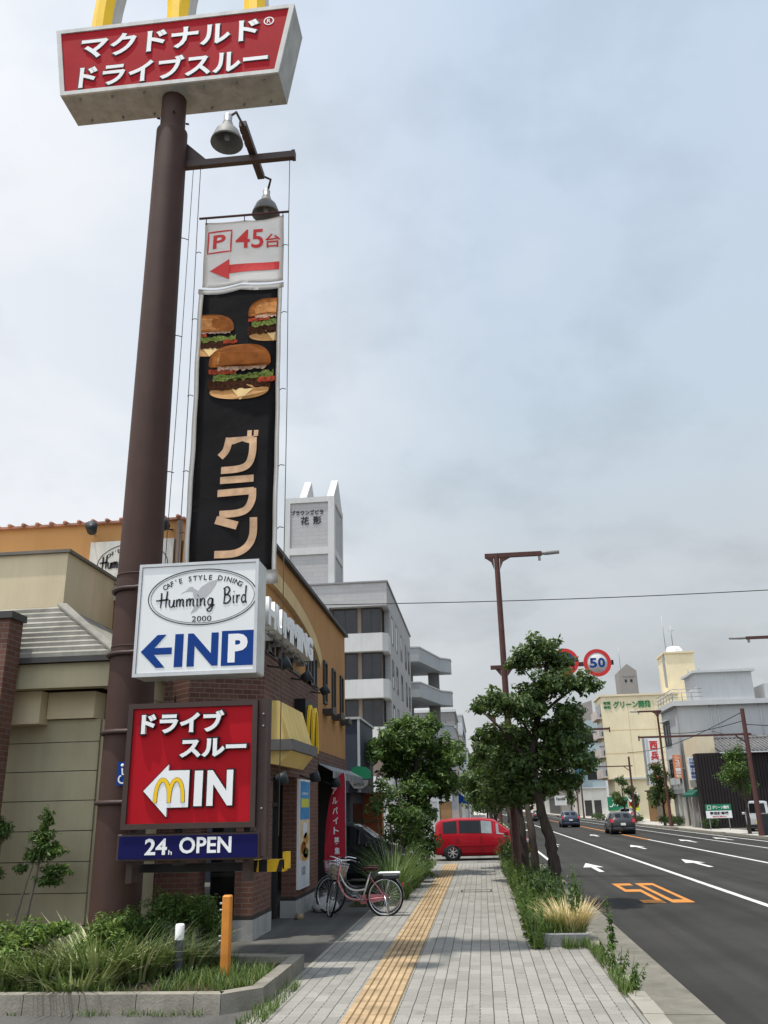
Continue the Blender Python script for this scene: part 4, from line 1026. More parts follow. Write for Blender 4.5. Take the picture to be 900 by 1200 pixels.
# lower storey: piers, door recess, dark inside
def pier(x0, x1, y0, y1, z1):
    p = MB().box(x0, x1, y0, y1, .30, z1).build('brick_pier', 'brick', ob)
    MB().box(x0 - .015, x1 + .015, y0 - .015, y1 + .015, -.02, .30).build('pier_base', 'brick_concrete', p)
    MB().box(x0 - .012, x1 + .012, y0 - .012, y1 + .012, .301, .36).build('pier_band', 'frame_dark', p)
pier(-4.02, -3.72, 14.55, 15.8, 2.55); pier(-3.92, -3.64, 17.52, 19.88, 2.55); pier(-5.3, -4.62, 14.5, 14.9, 2.55)
MB().box(-9, -5.3, 14.44, 14.6, 0, 2.548).build('wall', 'brick', ob)
k = MB(); k.box(-4.62, -4.02, 15.2, 15.24, 0, 2.54); k.box(-4.06, -4.03, 15.81, 17.51, 0, 2.54); k.build('glazing', 'glass_dark', ob)
k = MB()
for y in (15.85, 16.35, 16.9, 17.4): k.box(-4.03, -3.98, y, y + .06, .0, 2.54)
k.box(-4.03, -3.98, 15.82, 17.5, 2.0, 2.08); k.box(-4.61, -4.03, 15.15, 15.2, .9, .96); k.build('door_frame', 'frame_dark', ob)
k = MB(); k.box(-6.0, -5.95, 19.95, 23.6, 0, 3.2); k.box(-5.95, -3.6, 23.55, 23.6, 0, 2.94); k.box(-5.9, -3.66, 19.95, 23.5, 2.90, 2.945); k.build('entrance_wall', 'frame_dark', ob)
k = MB(); k.box(-3.85, -3.70, 23.4, 23.548, 0, 2.94); k.build('entrance_post', 'shop_navy', ob)
# striped little canopy over the entrance
k = MB(); y = 19.95; i = 0
while y < 24.9:
    k.hexa([(-3.64, y, 2.92), (-3.30, y, 2.74), (-3.30, y + .12, 2.74), (-3.64, y + .12, 2.92), (-3.64, y, 2.94), (-3.30, y, 2.76), (-3.30, y + .12, 2.76), (-3.64, y + .12, 2.94)], m=i % 2); y += .12; i += 1
y = 19.95; i = 0
while y < 24.9: k.box(-3.31, -3.295, y, y + .118, 2.60, 2.75, i % 2); y += .12; i += 1
k.build('entrance_canopy', ['apt_grey', 'frame_dark'], ob)
# yellow awning with grey band
aw = thing('yellow_awning', 'yellow wedge awning with grey band above the brick doorway', 'awning', (-3.5, 16, 3.1))
k = MB(); k.poly([(-3.645, 14.85, 3.08), (-3.22, 14.85, 3.08), (-3.42, 14.85, 3.74), (-3.645, 14.85, 3.74)], (0, 2.1, 0)); k.build('canopy', 'awning_yellow', aw)
for j in range(1, 6):
    MB().hexa([(-3.235, 14.85 + j * .36, 3.10), (-3.215, 14.85 + j * .36, 3.08), (-3.215, 14.865 + j * .36, 3.08), (-3.235, 14.865 + j * .36, 3.10), (-3.44, 14.85 + j * .36, 3.735), (-3.415, 14.85 + j * .36, 3.735), (-3.415, 14.865 + j * .36, 3.735), (-3.44, 14.865 + j * .36, 3.735)]).build('seam', 'awning_yellow', aw)
k = MB(); k.box(-3.645, -3.14, 14.76, 17.10, 2.90, 3.078); k.build('band', 'awning_band', aw)
k = MB(); k.poly([(-3.645, 14.85, 2.70), (-3.40, 14.85, 2.66), (-3.20, 14.85, 2.898), (-3.645, 14.85, 2.898)], (0, 2.1, 0)); k.build('valance', 'awning_yellow', aw)
# M sign standing out from the wall
ms = thing('blade_sign', 'dark blade sign with tall yellow arched letter beside the yellow awning', 'sign', (-3.4, 17.4, 3.0))
MB().box(-3.645, -3.42, 17.25, 18.55, 2.98, 4.06).build('panel', 'black', ms)
k = MB()
for s in (-1, 1): k.ribbon([(-3.418, 17.9 + s * .27 + x, z) for x, z in [(-.25 * math.cos(t), 3.05 + .88 * math.sin(t) ** .8) for t in [math.pi * i / 18 for i in range(19)]]], .075, (1, 0, 0), .05)
k.build('arches', 'gold', ms)
# framed poster on the pier
ps = thing('framed_poster', 'tall narrow poster with blue top and food picture in white frame on the brick pier', 'poster', (-3.6, 18, .5))
MB().box(-3.64, -3.585, 17.58, 18.62, .48, 2.52).build('frame', 'white_paint', ps)
xq = -3.583
def pq(y0, y1, z0, z1, m, lay=0): MB().box(xq, xq + .003 + lay * .002, y0, y1, z0, z1).build('printed_field', m, ps)
pq(17.62, 18.58, 1.75, 2.48, 'poster_blue'); pq(17.62, 18.58, 1.0, 1.749, 'poster_tan'); pq(17.62, 18.58, .52, .999, 'poster_white')
text([('NEW', 17.8, 18.4, 2.22, 2.27)], 'poster_lettering', 'letter_white', 'E', xq + .003, ps, .002)
pq(17.72, 18.48, 1.98, 2.15, 'poster_lime', 1)
for (yc, zc, ry, rz, m) in ((18.1, 1.55, .22, .16, 'poster_white'), (18.2, 1.38, .26, .12, 'poster_gold'), (17.95, 1.22, .24, .12, 'bun'), (18.2, 1.12, .28, .10, 'lettuce'), (18.1, 1.04, .3, .07, 'poster_gold')):
    MB().poly([(xq + .004, yc + ry * math.cos(t), zc + rz * math.sin(t)) for t in [2 * math.pi * i / 18 for i in range(18)]], (.002, 0, 0)).build('printed_food', m, ps)
text([('100', 17.8, 18.15, .72, .88)], 'poster_price', 'ink', 'E', xq + .003, ps, .002)
# red recruiting flag
fg = thing('feather_flag', 'red feather flag with vertical white recruiting text by the entrance', 'flag', (-3.38, 20.5, 0))
edge = [(-3.60, .62), (-3.60, 1.1), (-3.57, 1.6), (-3.50, 2.1), (-3.38, 2.48), (-3.25, 2.68), (-3.15, 2.74), (-3.13, 2.70), (-3.13, .62)]
k = MB(); k.poly([(x, 20.5 + .02 * math.sin(z * 4), z) for x, z in edge], (0, .008, 0)); k.build('cloth', 'flag_red', fg)
chs = 'アルバイト募集中'
text([(c, -3.37 + .01 * i - .06, -3.37 + .01 * i + .06, 2.26 - .215 * i, 2.26 - .215 * i + (.15)) for i, c in enumerate(chs)], 'lettering', 'letter_white', 'S', 20.475, fg, .004, .02)
MB().tube([(-3.12, 20.52, 0), (-3.12, 20.52, 2.6), (-3.16, 20.52, 2.76)], .012, 6).build('pole', 'alu', fg)
MB().lathe([(.16, 0), (.16, .03), (.03, .06)], (-3.12, 20.52, .0), n=14).build('foot', 'frame_dark', fg)
bagm = MB(); bagm.lathe([(.0, .0), (.22, .01), (.27, .09), (.22, .20), (.10, .27), (.03, .30), (.05, .33), (0, .34)], (-3.25, 18.55, 0), n=16)
for v in bagm.bm.verts: v.co.x += .02 * math.sin(v.co.z * 40 + v.co.y * 30); v.co.y += .02 * math.sin(v.co.z * 33)
tag(bagm.build('plastic_bag', 'plastic_bag', origin=(-3.25, 18.55, 0)), 'white knotted plastic bag on the ground behind the front bicycle wheel', 'bag')
tag(MB().lathe([(0, 0), (.09, .0), (.085, .06), (.06, .10), (0, .11)], (-3.52, 17.3, 0), n=12).build('brick_fragment', 'wicker', origin=(-3.52, 17.3, 0)), 'small pale rounded stone against the foot of the brick pier', 'stone')

# ---- dark navy shop beyond
nb = thing('shop_building', 'small dark navy shop with white roof edge beyond the ochre building', 'building', (-6, 28, 0))
MB().box(-10, -3.55, 26.2, 29.6, 2.4, 4.5).build('upper_wall', 'shop_navy', nb)
MB().box(-10, -3.9, 26.6, 29.6, 0, 2.398).build('wall', 'shop_navy', nb)
k = MB(); k.box(-10, -3.50, 26.14, 26.3, 4.5, 4.57); k.box(-3.62, -3.50, 26.3, 29.66, 4.5, 4.57); k.build('roof_edge', 'grey_trim', nb)
MB().box(-3.60, -3.53, 26.15, 26.24, 2.4, 4.5).build('corner_trim', 'grey_trim', nb)
k = MB(); k.poly([(-3.53, 28.0, 3.3), (-3.53, 28.5, 3.2), (-3.53, 28.6, 3.9), (-3.53, 28.2, 4.0)], (.02, 0, 0)); k.build('wall_mark', 'grey_trim', nb)
MB().box(-3.9, -3.885, 27.2, 29.3, .3, 2.1).build('window', 'glass_dark', nb)
gs = thing('green_shop_sign', 'green and grey rounded shop sign above the parked dark car', 'sign', (-3.55, 27, 2.4))
k = MB(); k.poly([(-3.95, 26.05, 2.72), (-3.2, 26.05, 2.78), (-3.2, 26.05, 2.95), (-3.35, 26.05, 3.10), (-3.6, 26.05, 3.14), (-3.75, 26.05, 3.08)], (0, .12, 0)); k.build('panel', 'sign_green', gs)
k = MB(); k.poly([(-3.85, 26.05, 2.70), (-3.28, 26.05, 2.74), (-3.3, 26.05, 2.60), (-3.45, 26.05, 2.5), (-3.7, 26.05, 2.5)], (0, .1, 0)); k.build('lower_panel', 'mid_grey', gs)
text([('APEX', -3.72, -3.40, 2.59, 2.66)], 'lettering', 'ink', 'S', 26.048, gs, .003)
op = thing('vending_kiosk', 'orange red kiosk panel standing behind the parked dark car', 'kiosk', (-3.75, 28.9, 0))
k = MB(); k.box(-4.2, -3.3, 29.7, 30.2, 0, 2.45); k.build('body', 'orange_panel', op)
k = MB(); k.box(-4.2, -3.3, 29.66, 29.7, 1.9, 2.4); k.build('header', 'orange_panel', op)
MB().box(-4.1, -3.4, 29.68, 29.7, 1.5, 1.62).build('shelf', 'wood_brown', op)

# ---- white shuttered garage and beyond
ga = thing('garage', 'white roller shutter garage behind the red minivan', 'garage', (-3, 42.5, 0))
k = MB(); z = 0
while z < 2.2: k.box(-5.5, -2.15, 43.0 + (0 if int(z * 10) % 2 else .02), 43.1, z, z + .09); z += .1
k.build('shutter', 'shutter_white', ga)
k = MB(); k.box(-6, -1.4, 42.95, 46, 2.2, 2.75); k.box(-2.14, -2.02, 42.95, 46, 0, 2.2); k.build('frame', 'apt_grey', ga)
tag(MB().box(-2.0, -1.45, 43.0, 43.6, 0, 3.0).build('brown_post', 'wood_brown', origin=(-1.75, 43.3, 0)), 'brown square gate post right of the white shutter', 'post')

# ---- white apartment block with tower
ap = thing('apartment_building', 'white tiled apartment block with tall name tower and brown window bands', 'building', (-10, 62, 0))
MB().box(-26, -5.60, 56, 76, 14.9, 16.5).build('parapet_wall', 'apt_tile', ap)
MB().box(-26, -6.05, 56.55, 76, 0, 14.9).build('core_wall', 'apt_brown', ap)
k = MB()
for zt in (13.0, 9.95, 6.9, 3.85):
    k.poly([(-26, 56, zt - 1.15), (-5.95, 56, zt - 1.15), (-5.60, 56.35, zt - 1.15), (-5.60, 57.9, zt - 1.15), (-26, 57.9, zt - 1.15)], (0, 0, 1.2))
k.build('balcony_band', 'apt_white', ap)
MB().box(-6.4, -5.61, 57.95, 76, 0, 14.89).build('side_wall', 'apt_tile', ap)
k = MB(); k.box(-26.1, -5.5, 55.9, 76.1, 16.5, 16.6); k.build('roof_edge', 'frame_grey', ap)
MB().box(-26, -9.55, 55.985, 56.6, 0, 14.9).build('stair_wall', 'apt_tile', ap)
for i, zt in enumerate((13.05, 10.0, 6.95)):
    window(ap, 'S', 56.55, -9.3, -7.75, zt + .05, zt + 1.75, mull=1, gm='glass_dark', name='window')
    window(ap, 'S', 56.55, -7.35, -6.15, zt + .05, zt + 1.75, mull=1, name='window')
    window(ap, 'E', -6.05, 56.62, 57.85, zt + .05, zt + 1.75, mull=1, name='window')
    for y0 in (58.9, 62.0, 66.0, 70.2, 73.2): window(ap, 'E', -5.61, y0, y0 + 1.15, zt + .0 - .2, zt + 1.65, name='window', gm='glass_dark', d=.02)
MB().box(-12.8, -9.40, 57.0, 61, 16.6, 23.3).build('tower', 'apt_tile', ap)
k = MB()
for q in ((-12.9, -12.5, 56.9, 57.0, 16.6, 23.3), (-9.75, -9.30, 56.9, 57.0, 16.6, 23.3), (-12.5, -9.75, 56.9, 57.0, 22.9, 23.3), (-12.5, -9.75, 56.9, 57.0, 19.0, 19.5), (-9.40, -9.30, 57.0, 57.4, 16.6, 23.3), (-9.40, -9.30, 60.6, 61, 16.6, 23.3), (-9.40, -9.30, 57.4, 60.6, 22.9, 23.3), (-9.40, -9.30, 57.4, 60.6, 19.0, 19.5)): k.box(*q)
k.build('tower_trim', 'apt_white', ap)
for x in (-11.85, -9.85):
    k = MB(); k.poly([(x, 57.0, 23.3), (x, 59.0, 25.3), (x, 61, 23.3)], (.5, 0, 0)); k.build('gable', 'apt_white', ap)
text([('ブラウンズビラ', -12.45, -10.1, 22.0, 22.35)], 'wall_lettering', 'ink', 'S', 56.99, ap, .02, .02)
text([('花', -11.75, -11.15, 21.25, 21.85), ('影', -10.85, -10.25, 21.25, 21.85)], 'wall_lettering', 'ink', 'S', 56.99, ap, .02, .02)
# ---- stair block with curved balconies
sb = thing('balcony_building', 'grey building with four stacked stepped open balconies behind the apartment block', 'building', (-5, 82, 0))
prof = [(-8, 77.6), (-4.95, 77.9), (-3.35, 84.5), (-2.35, 85.6), (-2.30, 87), (-8, 87)]
for z in (15.75, 12.55, 9.35, 6.1, 2.9):
    k = MB(); k.poly([(x, y, z - 1.15) for x, y in prof], (0, 0, 1.25)); k.build('balcony', 'apt_grey', sb)
    k = MB(); k.poly([(x + (.06 if x > -7 else 0), y - .06, z + .1) for x, y in prof], (0, 0, .12)); k.build('balcony_cap', 'grey_trim', sb)
MB().box(-4.6, -3.55, 85.4, 86.9, 0, 15).build('stair_wall', 'mid_grey', sb)
MB().box(-8, -6.2, 79, 86.9, 0, 15).build('wall', 'mid_grey', sb)

# ---- street lamps of the left kerb with arms over the road
def lamp_post(x, y, arm, h=9.6, low=None, tilt=1, label='', grp='brown street lamps', low_len=3.4, name='street_lamp'):
    t = thing(name, label, 'street lamp', (x, y, 0), group=grp)
    MB().lathe([(.16, -.1), (.16, .35), (.115, .45), (.10, 4), (.085, h)], (x, y, 0), n=12).build('post', 'lamp_brown', t)
    s = arm; a = 1 if s > 0 else -1
    k = MB(); k.box(min(x - a * .38, x + s * .72), max(x - a * .38, x + s * .72), y - .06, y + .06, h - .12, h + .02)
    k.poly([(x + a * .1, y - .05, h - .5), (x + a * .1, y - .05, h - .12), (x + a * .45, y - .05, h - .12), (x + a * .2, y - .05, h - .25)], (0, .1, 0))
    k.poly([(x - a * .1, y - .05, h - .5), (x - a * .1, y - .05, h - .12), (x - a * .35, y - .05, h - .12), (x - a * .18, y - .05, h - .25)], (0, .1, 0))
    k.build('arm', 'lamp_brown', t)
    k = MB(); k.tube([(x + s * .72, y, h - .05), (x + s * .80, y, h - .04), (x + s, y, h - .03)], [.05, .075, .06], 8); k.box(x + s * .66, x + s * .70, y - .03, y + .03, h - .28, h - .1); k.build('lamp_head', 'frame_grey', t)
    if low:
        k = MB(); k.box(min(x - a * .42, x + a * low_len), max(x - a * .42, x + a * low_len), y - .05, y + .05, low - .07, low + .05)
        k.poly([(x + a * .1, y - .03, low - .28), (x + a * .1, y - .03, low - .07), (x + a * .26, y - .03, low - .07)], (0, .1, 0))
        k.poly([(x - a * .1, y - .03, low - .28), (x - a * .1, y - .03, low - .07), (x - a * .26, y - .03, low - .07)], (0, .1, 0)); k.build('sign_arm', 'lamp_brown', t)
    return t
lamp_post(.93, 27, 2.02, 9.68, 6.02, label='tall brown lamp post rising behind the large street tree, arm reaching right', low_len=3.15)
def round_sign(x, y, z, r, lab, kind):
    t = thing('speed_limit_sign' if kind == '50' else 'no_parking_sign', lab, 'road sign', (x, y, z))
    MB().cyl((x, y, z), (x, y - .03, z), r, n=40).build('plate', 'sign_shade_white' if kind == '50' else 'sign_blue', t)
    k = MB(); k.ribbon([(x + (r - .055) * math.cos(a), y - .031, z + (r - .055) * math.sin(a)) for a in [2 * math.pi * i / 48 for i in range(48)]], .11, (0, -1, 0), .006, closed=True)
    if kind != '50': k.ribbon([(x - r * .62, y - .031, z + r * .62), (x + r * .62, y - .031, z - r * .62)], .09, (0, -1, 0), .006)
    k.build('red_ring', 'print_red', t)
    if kind == '50': text([('5', x - .235, x - .015, z - .15, z + .15), ('0', x + .02, x + .235, z - .15, z + .15)], 'numerals', 'sign_blue', 'S', y - .031, t, .005, .03)
    MB().box(x - .04, x + .04, y, y + .05, z - .1, z + .25).build('bracket', 'zinc', t)
    if kind == '50': MB().box(x + r + .01, x + r + .07, y - .02, y + .06, z - .07, z + .07).build('edge_clip', 'black', t)
    return t
round_sign(3.78, 26.93, 6.02, .42, 'round speed limit sign reading 50 with red ring, right of the tree', '50')
round_sign(2.80, 26.93, 6.08, .42, 'round blue and red no parking sign half hidden in the leaves', 'np')
# overhead cable
ca = MB(); ca.tube([(-9 + 32 * i / 14, 40 + 1.0 * i / 14, 11.4 - .25 * math.sin(math.pi * i / 14)) for i in range(15)], .022, 5)
tag(ca.build('overhead_cable', 'cable', origin=(0, 40, 11.3)), 'thin single overhead cable crossing the sky above the street', 'cable')
# ================================================================== RIGHT SIDE
rb = thing('corrugated_building', 'dark brown ribbed wall building with grey tiled roof beside the car park', 'building', (20, 72, 0))
k = MB(); x = 16.45
while x < 34: k.box(x, x + .17, 69.96 + .05, 70.2, 0.0, 5.42); k.box(x + .17, x + .22, 70.03 + .05, 70.2, 0.0, 5.42); x += .22
k.build('ribbed_wall', 'rib_brown', rb)
MB().box(16.47, 34, 70.21, 71.0, 0, 5.41).build('wall', 'rib_brown', rb)
k = MB(); k.box(18.6, 34, 70.9, 79, 0, 5.3); k.build('rear_wall', 'rib_brown', rb)
k = MB(); x = 18.3
k.hexa([(18.25, 69.7, 5.40), (34, 69.7, 5.40), (34, 74, 6.55), (18.25, 74, 6.55), (18.25, 69.7, 5.5), (34, 69.7, 5.5), (34, 74, 6.68), (18.25, 74, 6.68)])
while x < 34: k.tube([(x, 69.68, 5.52), (x, 74, 6.70)], .075, 6); x += .30
k.tube([(18.2, 74, 6.74), (34, 74, 6.74)], .14, 8); k.build('tiled_roof', 'tile_grey', rb)
MB().box(18.2, 34, 69.66, 69.72, 5.36, 5.45).build('gutter', 'grey_trim', rb)
# small cream house front
sc_ = thing('cream_shop', 'small cream shop front squeezed between the grey building and dark ribbed wall', 'building', (17.5, 73, 0))
MB().box(16.92, 18.24, 71.05, 75.6, 2.9, 6.75).build('upper_wall', 'cream_paint', sc_)
MB().box(17.4, 18.5, 71.05, 75.5, 0, 2.9).build('wall', 'wood_brown', sc_)
k = MB()
for y in (71.2, 73.2, 75.3): k.box(16.95, 17.15, y, y + .2, 0, 2.89)
k.build('post', 'grey_trim', sc_)
k = MB()
k.poly([(16.90, 71.6, 2.9), (16.2, 71.6, 2.45), (16.2, 71.6, 2.3), (16.90, 71.6, 2.3)], (0, 3.6, 0)); k.build('green_awning', 'awning_green', sc_)
window(sc_, 'W', 16.92, 72.6, 73.6, 3.6, 4.8); 
k = MB(); k.box(16.7, 16.92, 72.3, 74.0, 3.0, 3.06); k.box(16.7, 16.72, 72.3, 74.0, 3.07, 3.6)
k.build('balcony_rail', 'frame_grey', sc_)
# grey building
gr = thing('grey_building', 'pale grey flat roofed building with rooftop penthouse right of the cream block', 'building', (22, 86, 0))
MB().box(16.78, 40, 76, 82.2, 2.6, 9.6).build('wall', 'grey_wall', gr)
MB().box(17.3, 40, 76.2, 82, 0, 2.598).build('lower_wall', 'pale_wall', gr)
for y in (76.3, 78.2, 80.0, 81.6): MB().box(16.9, 17.25, y, y + .35, 0, 2.597).build('column', 'pale_wall', gr)
MB().box(16.45, 40, 75.6, 82.6, 9.6, 10.0).build('roof_slab', 'grey_trim', gr)
MB().box(19.2, 24.0, 78, 82, 10.0, 12.6).build('penthouse', 'grey_wall', gr)
MB().box(18.95, 24.25, 77.7, 82.3, 12.6, 12.8).build('penthouse_roof', 'grey_trim', gr)
MB().box(24.9, 30, 78, 82, 10.0, 11.5).build('roof_room', 'grey_wall', gr)
k = MB(); k.lathe([(.8, 0), (.8, 1.2), (.6, 1.4), (0, 1.5)], (27.2, 80, 11.5), n=20); k.build('water_tank', 'grey_trim', gr)
k = MB()
for x in (16.6,):
    y = 76.0
    while y < 82.5: k.cyl((x, y, 10), (x, y, 11), .03, n=5); y += 1.2
    for z in (10.35, 10.7, 11.0): k.cyl((x, 75.9, z), (x, 82.4, z), .03, n=5)
x = 16.6
while x < 19: k.cyl((x, 75.9, 10), (x, 75.9, 11), .03, n=5); x += .8
for z in (10.35, 10.7, 11.0): k.cyl((16.6, 75.9, z), (19.1, 75.9, z), .03, n=5)
k.build('roof_railing', 'zinc', gr)
k = MB(); k.tube([(16.70, 75.9, 9.7), (16.70, 75.9, .1)], .09, 8); k.build('downpipe', 'mid_grey', gr)
window(gr, 'W', 16.78, 79.3, 81.6, 6.7, 8.5, mull=1); window(gr, 'W', 16.78, 77.2, 81.0, 3.7, 5.3, mull=1)
k = MB(); k.box(16.5, 16.78, 76.9, 81.3, 5.45, 5.55); k.build('window_hood', 'grey_trim', gr); k = MB(); k.box(16.5, 16.78, 79.0, 81.9, 8.7, 8.8); k.build('window_hood', 'grey_trim', gr); k = MB(); k.box(16.55, 16.58, 77.0, 81.2, 3.35, 3.9); k.build('window_rail', 'grey_trim', gr)
window(gr, 'S', 76, 22.0, 22.9, 6.5, 7.0); window(gr, 'S', 76, 29, 30, 6.5, 7.5)
for x in (19.6, 20.2, 23.6):
    MB().cyl((x, 75.95, 6.0), (x, 75.95, 9.6), .045, n=6).build('conduit', 'grey_trim', gr)
for x, y, h in ((20, 79.5, 2.2), (23.7, 80, 1.6), (19.4, 81, 2.8)): MB().cyl((x, y, 12.8), (x, y, 12.8 + h * .3), .03, n=5).build('vent_pipe', 'zinc', gr)
# cream block with tower
cr = thing('cream_building', 'tall cream block with green wall lettering, dark side balconies and rooftop tower', 'building', (21, 130, 0))
MB().box(16.8, 27, 120, 126.6, 5.0, 15.65).build('wall', 'cream_wall', cr)
MB().box(17.5, 27, 120.3, 126.5, 0, 4.99).build('lower_wall', 'cream_wall', cr)
MB().box(16.6, 27.1, 119.8, 126.8, 15.65, 15.9).build('roof_edge', 'cream_paint', cr)
k = MB(); k.box(17.3, 27, 119.7, 120.28, 4.95, 5.15); k.build('ledge', 'grey_trim', cr)
k = MB()
for z in (8.2, 11.2): k.box(16.85, 27, 119.985, 120.0, z, z + .06)
for x in (20.2, 23.6): k.box(x, x + .05, 119.985, 120.0, 5.2, 15)
k.build('wall_joint', 'ochre_light', cr)
for i, z in enumerate((5.4, 8.0, 10.5, 13.0)):
    k = MB(); k.box(16.1, 16.8, 120.6, 126.3, z - .2, z); k.box(16.1, 16.2, 120.6, 126.3, z + .01, z + .95); k.build('balcony', 'pink_wall', cr)
    k = MB(); k.box(16.77, 16.81, 121, 126, z + .0, z + 1.9); k.build('balcony_window', 'glass_dark', cr)
text([('グリーン開発', 18.35, 23.3, 14.05, 15.0)], 'wall_lettering', 'text_green', 'S', 119.98, cr, .05, .03)
text([('有限', 17.05, 18.05, 14.55, 15.0), ('会社', 17.05, 18.05, 14.02, 14.47)], 'small_lettering', 'text_green', 'S', 119.98, cr, .05, .03)
tw = MB(); tw.box(26.6, 30.5, 123, 128, 13, 21.6); tw.build('tower', 'cream_wall', cr)
k = MB(); k.box(26.4, 30.7, 122.8, 128.2, 21.6, 21.85)
k.build('tower_cap', 'cream_paint', cr)
MB().lathe([(1.25, 0), (1.2, .5), (.8, .95), (0, 1.1)], (28.4, 125, 21.85), n=20).build('water_tank', 'sign_white', cr)
k = MB(); k.cyl((26.9, 123.2, 21.8), (26.9, 123.2, 27), .05, n=5); k.cyl((28.0, 123.5, 22.8), (28.0, 123.5, 25.6), .06, n=5); k.cyl((27.6, 123.5, 24.9), (28.4, 123.5, 24.9), .04, n=5); k.build('antenna', 'zinc', cr)
k = MB(); k.box(26.3, 26.6, 123.3, 123.6, 17, 21.5); k.build('ladder', 'zinc', cr)
MB().box(25, 33, 119.9, 128, 13.0, 15.0).build('rear_block', 'cream_wall', cr)
# vertical white bank sign, orange and blue shop signs
vs = thing('vertical_bank_sign', 'tall white sign with red kanji column between the grey building and the cream wall', 'sign', (17.7, 93, 4.5))
MB().box(17.0, 18.35, 93.0, 93.4, 3.6, 8.25).build('panel', 'sign_white', vs)
text([(c, 17.42, 18.22, 7.05 - 1.02 * i, 7.92 - 1.02 * i) for i, c in enumerate('西兵庫信')], 'lettering', 'print_red', 'S', 92.99, vs, .02, .04)
MB().box(17.06, 17.3, 92.985, 92.999, 3.7, 8.15).build('side_stripe', 'grey_trim', vs)
MB().box(16.78, 16.99, 93.1, 93.3, 3.6, 8.2).build('bracket', 'zinc', vs)
os_ = thing('orange_shop_sign', 'narrow orange vertical shop sign on the grey building', 'sign', (16.3, 75.3, 3.6))
MB().box(15.85, 16.45, 75.2, 75.4, 3.75, 5.6).build('panel', 'sign_orange', os_)
text([(c, 15.95, 16.35, 5.22 - .30 * i, 5.48 - .30 * i) for i, c in enumerate('シュガー')] + [(c, 15.95, 16.35, 4.08 - .27 * i, 4.32 - .27 * i) for i, c in enumerate('編物')], 'lettering', 'letter_white', 'S', 75.19, os_, .01, .02)
MB().box(16.46, 16.78, 75.55, 75.62, 4.5, 4.6).build('bracket', 'zinc', os_)
bs = thing('blue_text_sign', 'white vertical sign with blue characters on the small cream shop', 'sign', (16.3, 71, 3.6))
MB().box(16.0, 16.62, 70.9, 71.04, 3.5, 5.2).build('panel', 'sign_white', bs)
text([(c, 16.12, 16.5, 4.92 - .26 * i, 5.13 - .26 * i) for i, c in enumerate('行政書士事務')], 'lettering', 'sign_blue', 'S', 70.89, bs, .01, .01)
MB().box(16.63, 16.92, 71.06, 71.1, 4.3, 4.4).build('bracket', 'zinc', bs)
# parking company sign
pk = thing('car_park_sign', 'green and white board with black text on two legs before the dark ribbed wall', 'sign', (16.8, 67, 0))
MB().box(15.95, 17.72, 67, 67.08, 1.28, 1.72).build('green_panel', 'sign_green', pk)
MB().box(15.95, 17.72, 67, 67.08, .78, 1.278).build('white_panel', 'sign_white', pk)
text([('グリーン開発', 16.42, 17.58, 1.40, 1.62)], 'lettering', 'letter_white', 'S', 66.995, pk, .006, .03)
text([('専用駐車場', 16.2, 17.5, 1.0, 1.22)], 'lettering', 'ink', 'S', 66.995, pk, .006, .04)
text([('無断駐車禁止', 16.35, 17.35, .84, .93)], 'lettering', 'print_red', 'S', 66.995, pk, .006, .03)
MB().ribbon([(16.08, 66.995, 1.40), (16.30, 66.995, 1.40), (16.30, 66.995, 1.62), (16.08, 66.995, 1.62)], .045, (0, -1, 0), .006, closed=True).build('emblem', 'letter_white', pk)
for x in (16.15, 17.5): MB().cyl((x, 67.12, 0), (x, 67.12, 1.7), .035, n=8).build('leg', 'zinc', pk)
# utility pole and lamp posts at the right kerb
def arm_pole(x, y, h, arms, lab, r=.14, name='street_lamp', cat='street lamp', grp='brown street lamps'):
    t = thing(name, lab, cat, (x, y, 0), group=grp)
    MB().lathe([(r * 1.2, -.05), (r, .8), (r * .8, h)], (x, y, 0), n=12).build('post', 'lamp_brown', t)
    for (z, ln) in arms:
        a = 1 if ln > 0 else -1
        k = MB(); k.box(min(x - a * .3, x + ln), max(x - a * .3, x + ln), y - .06, y + .06, z - .05, z + .06); k.tube([(x, y, z - .5), (x + a * .6, y, z - .05)], .04, 6)
        k.box(x + ln - .03, x + ln + .03, y - .05, y + .05, z - .2, z + .1); k.build('arm', 'lamp_brown', t)
    return t
arm_pole(15.75, 54, 7.1, [(5.62, -6.2)], 'brown pole with long low arm reaching over the road before the dark ribbed wall', .15)
lamp_post(15.6, 78, -2.3, 9.5, label='tall brown lamp post standing before the grey building with short arm to the left')
lamp_post(15.65, 44, -2.9, 9.62, label='lamp post at the right edge of view, only its arm reaching into the picture')
arm_pole(15.7, 96, 6.6, [(5.65, -6.0)], 'brown pole behind the second right hand tree with low arm over the road', .12)
lamp_post(15.6, 150, -3.6, 11.0, label='distant brown lamp post left of the green billboard with upper arm')
arm_pole(15.3, 140, 6.6, [(5.0, -6.5)], 'distant brown pole before the light blue building with low arm', .13)
arm_pole(1.0, 52, 6.9, [(6.03, 6.6)], 'brown arm pole hidden among the left street trees with long arm over the road', .12)
MB_w = MB()
for (p, q, s) in (((15.7, 54, 6.4), (15.6, 78, 7.6), .3), ((15.7, 54, 6.9), (15.65, 96, 7.0), .6), ((15.7, 54, 5.7), (19.5, 76, 7.5), .2), ((15.7, 54, 6.2), (40, 60, 6.2), .5)):
    P = [Vector(p).lerp(Vector(q), i / 10) - Vector((0, 0, s * math.sin(math.pi * i / 10))) for i in range(11)]; MB_w.tube(P, .025, 4)
tag(MB_w.build('service_wires', 'cable', origin=(15.7, 54, 6)), 'sagging service wires running from the brown pole to the grey building', 'cable')
tb = thing('electric_box', 'dark roadside box at the foot of the pole beside the silver van', 'cabinet', (16.3, 54.5, 0))
